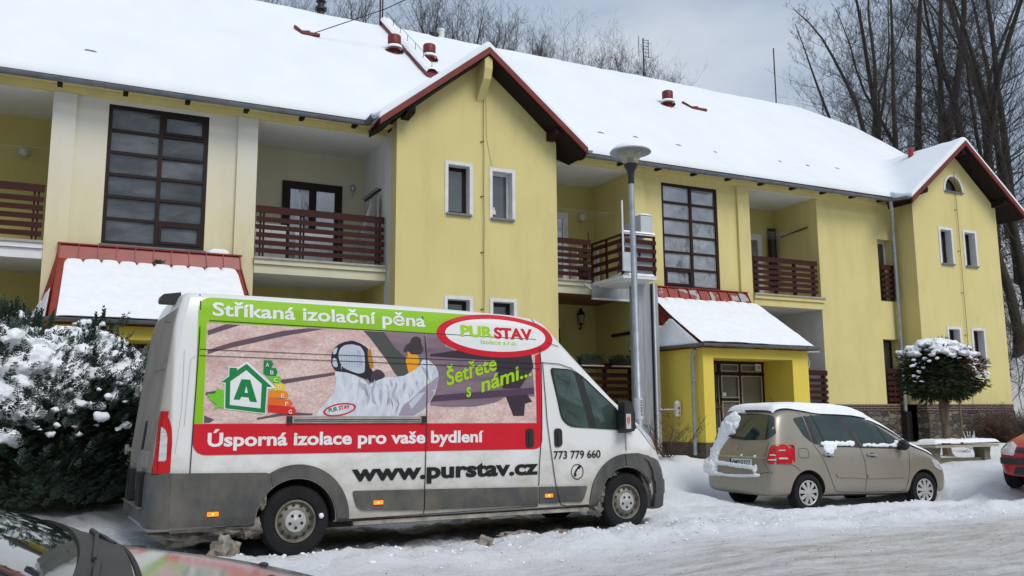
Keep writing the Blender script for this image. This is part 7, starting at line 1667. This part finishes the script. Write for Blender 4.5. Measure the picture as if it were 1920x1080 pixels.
for k in range(26): y_ = .30+1.30*k/25; L3.append((onr(y_, .545-.035*sin(pi*k/25), .02, CB), .045+(.02 if y_ > 1.2 else 0), (.9, 1.1, .55)))
for k in range(16): y_ = .42+1.0*k/15; L3.append((onr(y_, .655+.045*(y_-.4), .01, CB), .048, (.8, 1.1, .75)))
for k in range(8): L3.append((onr(1.38+.04*k, .60+.03*(k % 3), .02, CB), .085, (.8, 1, 1)))
for k in range(6): L3.append((onr(.98+.05*k, 1.53+.01*(k % 2), .0, CB), .042, (1, 1, .8)))
L3 += [(onr(.36, .62, .02, CB), .04, (.9, 1, 1.2)), (onr(.35, .68, .02, CB), .028, (.9, 1, 1)), (onr(1.05, 1.46, .01, CB), .03, (.5, .8, 1.2)), (onr(.72, .84, .02, CB), .022, (1, 1, 1)), (onr(.40, .83, .02, CB), .02, (1, 1.6, 1))]
clumps(MPV, L3, 31)
mb = MB(); mb.tube([(.15, .845, 1.60), (.02, .845, 1.78)], .006, 5); mb.build('roof_aerial', 'black', MPV)

# ---------------------------------------------------------------- red hatchback at the right edge (nose towards the camera's left)
RC = thing('hatchback', 'red hatchback with its front end just inside the right edge of the picture', 'car', (16.38, 10.60, .13), (0, 0, R(198)), world=False)
RS = [(-.55, csec(.60, 1.18, .32)), (-.50, csec(.76, 1.28, .28)), (-.35, csec(.80, 1.38)), (0, csec(.82, 1.43)), (.7, csec(.82, 1.45)), (.9, csec(.82, 1.40)), (1.22, csec(.82, 1.18)), (1.50, csec(.82, .98)), (1.95, csec(.82, .90, belt=1.2)), (2.3, csec(.818, .86, belt=1.2)), (2.65, csec(.81, .81, belt=1.2)), (2.95, csec(.765, .735, .2, 1.2)), (3.10, csec(.68, .66, .2, 1.2)), (3.15, csec(.60, .60, .22, 1.2)), (3.17, csec(.52, .54, .24, 1.2))]
rc_ = loft('body', RS, ['redpaint', 'soot'], RC, .82, sub=2, arches=[(0, .28), (2.47, .28)], arch_r=.33, y_out=.28)
QF, QR, QL = Wrap(rc_, 'F', 6.4), Wrap(rc_, 'R'), Wrap(rc_, 'L')
QF.decal('bumper_strip', [rpoly([(.03, .40), (1.61, .40), (1.61, .50), (.03, .50)], .02)], simple('dark_bumper_strip', (.03, .03, .032)), RC, .004, .012, .05)
for w_ in (QR, QL): w_.decal('bumper_strip', [rpoly([(2.80, .40), (3.05, .40), (3.05, .50), (2.80, .49)], .02)], bpy.data.materials['dark_bumper_strip'], RC, .004, .012, .05)
QF.decal('lower_grille', [rpoly([(.30, .24), (1.34, .24), (1.30, .36), (.34, .36)], .03)], 'black', RC, .004, .004, .05)
for a in (0, 1):
    f_ = (lambda u: u) if not a else (lambda u: 1.64-u)
    QF.decal('grille', [[(f_(u), v) for u, v in rpoly([(.34, .60), (.70, .53), (.79, .56), (.79, .615), (.36, .675)], .02)]], 'black', RC, .004, .006, .05)
    QF.decal('headlight', [[(f_(u), v) for u, v in rpoly([(.06, .56), (.33, .535), (.34, .70), (.20, .76), (.09, .74)], [.04, .03, .03, .05, .05], 4)]], 'clearlens', RC, .006, .010, .04)
for w_ in (QR, QL): w_.decal('headlight', [rpoly([(2.78, .60), (3.02, .56), (2.98, .68), (2.74, .74)], .03)], 'clearlens', RC, .006, .010, .04)
QF.decal('emblem', [[[(.79, .645), (.82, .685), (.85, .645), (.82, .605)], [(.806, .645), (.82, .664), (.834, .645), (.82, .626)]]], 'alu', RC, .010, .006, .05)
pl_ = QF.decal('number_plate', [rrect(.56, 1.08, .375, .485, .01)], bpy.data.materials['plate_white'], RC, .022, .006, .1)
def ftext(wr, txt, x0, x1, zb, cap, mat, par, off, bold=.02, name='lettering'):
    vs, fs = fit_text(txt, x0, x1, zb, cap, bold); return wr.decal(name, None, mat, par, off, raw=(vs, fs), step=.2)
QF.decal('plate_band', [[(.562, .378), (.602, .378), (.602, .482), (.562, .482)]], bpy.data.materials['plate_blue'], pl_, .030, 0, .1)
ftext(QF, '2M5', .625, .785, .397, .068, 'black', pl_, .0305, .02)
for w_ in (QR, QL):
    for p in (rpoly([(.0, 1.32), (.62, 1.36), (.72, .93), (.12, .93)], .04), rpoly([(.70, 1.36), (.90, 1.33), (1.33, .98), (1.31, .93), (.80, .93)], .04)): w_.decal('window', [p], 'carglass', RC, .004, 0, .06)
Wrap(rc_, 'F').decal('windscreen', [rpoly([(.22, 1.02), (1.42, 1.02), (1.22, 1.32), (.42, 1.32)], .05)], 'carglass', RC, .006, 0, .06)
mirror(RC, 1.12, -.06, .96); mirror(RC, 1.12, 1.70, .96)
for x, y, o_ in ((0, .03, -1), (2.47, .03, -1), (0, 1.61, 1), (2.47, 1.61, 1)): wheel(RC, x, y, .275, .285, .19, 0, .17, style='trim', out=o_)

# ---------------------------------------------------------------- silver car in the foreground, bonnet only in view
SC = thing('saloon_car', 'silver grey car in the left foreground, only windscreen base, wipers and bonnet in view', 'car', (-1.30, .98, -.14), (0, 0, R(-1)), world=False)
hsec = lambda w, zt: [(0, .2), (w*.86, .2), (w-.03, .26), (w-.012, .36), (w, .6), (w-.006, zt-.20), (w-.012, zt-.13), (w-.03, zt-.085), (w-.07, zt-.06), (w-.16, zt-.035), (w*.5, zt-.008), (0, zt)]
SS = [(-1.9, csec(.6, 1.0, .3, 1.3)), (-1.85, csec(.8, 1.05, .25, 1.3)), (-1.3, csec(.88, 1.42, .2, 1.0)), (-.4, csec(.89, 1.47, .2, 1.0)), (.3, csec(.89, 1.42, .2, 1.0)), (.8, csec(.89, 1.30, .2, 1.0)), (1.10, hsec(.89, 1.28)), (1.28, hsec(.89, 1.195)), (1.40, hsec(.889, 1.155)), (1.60, hsec(.887, 1.125)), (1.90, hsec(.88, 1.05)), (2.2, hsec(.85, .93)), (2.4, hsec(.78, .78)), (2.48, csec(.68, .62, .24, 1.3))]
sc_ = loft('body', SS, ['silver', 'soot'], SC, .89, sub=2, arches=[(-1.2, .3), (1.55, .3)], arch_r=.35, y_out=.30)
PT = Wrap(sc_, 'T'); PL = Wrap(sc_, 'L'); PR = Wrap(sc_, 'R')
def hoodedge(y): return 1.30+.095*math.sqrt(max(0, 1-((y-.89)/.84)**2))
def basew(y): return 1.14+.17*math.sqrt(max(0, 1-((y-.89)/.86)**2))
ys = [.07+1.64*k/24 for k in range(25)]
PT.decal('windscreen', [[(.50, .28)]+[(basew(y), y) for y in ys]+[(.50, 1.50)]], 'carglass', SC, .006, 0, .06)
PT.decal('windscreen_seal', strip([(.50, 1.52)]+[(basew(y)+.01, y) for y in ys[::-1]]+[(.5, .26)], .03), 'black', SC, .008, .004, .06)
PT.decal('cowl', [[(basew(y)+.02, y) for y in ys]+[(hoodedge(y), y) for y in ys[::-1]]], 'black', SC, .007, .003, .05)
PT.decal('panel_gap', strip([(hoodedge(y)+.012, y) for y in ys], .010)+strip([(1.40, 1.66), (1.9, 1.60), (2.3, 1.45)], .008)+strip([(1.40, .12), (1.9, .18), (2.3, .33)], .008), 'gap', SC, .003, 0, .06)
def top(x, y, o=0): h, _ = PT.hit(x, y); return Vector((x, y, h.z+o))
for (a, b, c) in (((1.325, 1.60), (1.335, 1.35), (1.33, .85)), ((1.335, .80), (1.33, .60), (1.30, .25))):
    mb = MB(); mb.tube([top(*a, .005), top(*a, .02), top(*b, .02), top(*c, .018)], [.008, .006, .005, .004], 8); wp = mb.build('wiper_arm', 'black', SC, smooth=50)
    
for x, y in ((1.72, 1.38), (1.68, 1.05), (1.68, .5)):
    mb = MB(); blob(mb, tuple(top(x, y, .004)), .014, (.9, 1.3, .45), 1, 0, 1, 2); mb.build('washer_jet', 'black', SC, smooth=60)
mb = MB(); mb.tube([top(1.36, 1.56, .005), top(1.33, 1.50, .012), top(1.35, 1.36, .012), top(1.37, 1.28, .006)], .008, 6); mb.build('wiper_linkage', 'black', SC, smooth=50)
for w_ in (PR, PL): w_.decal('window', [rpoly([(-.6, 1.34), (.2, 1.34), (.95, 1.08), (.95, 1.0), (-.6, 1.0)], .04)], 'carglass', SC, .004, 0, .06)
for x, y, o_ in ((-1.2, .03, -1), (1.55, .03, -1), (-1.2, 1.75, 1), (1.55, 1.75, 1)): wheel(SC, x, y, .30, .31, .20, 0, .18, style='trim', out=o_)
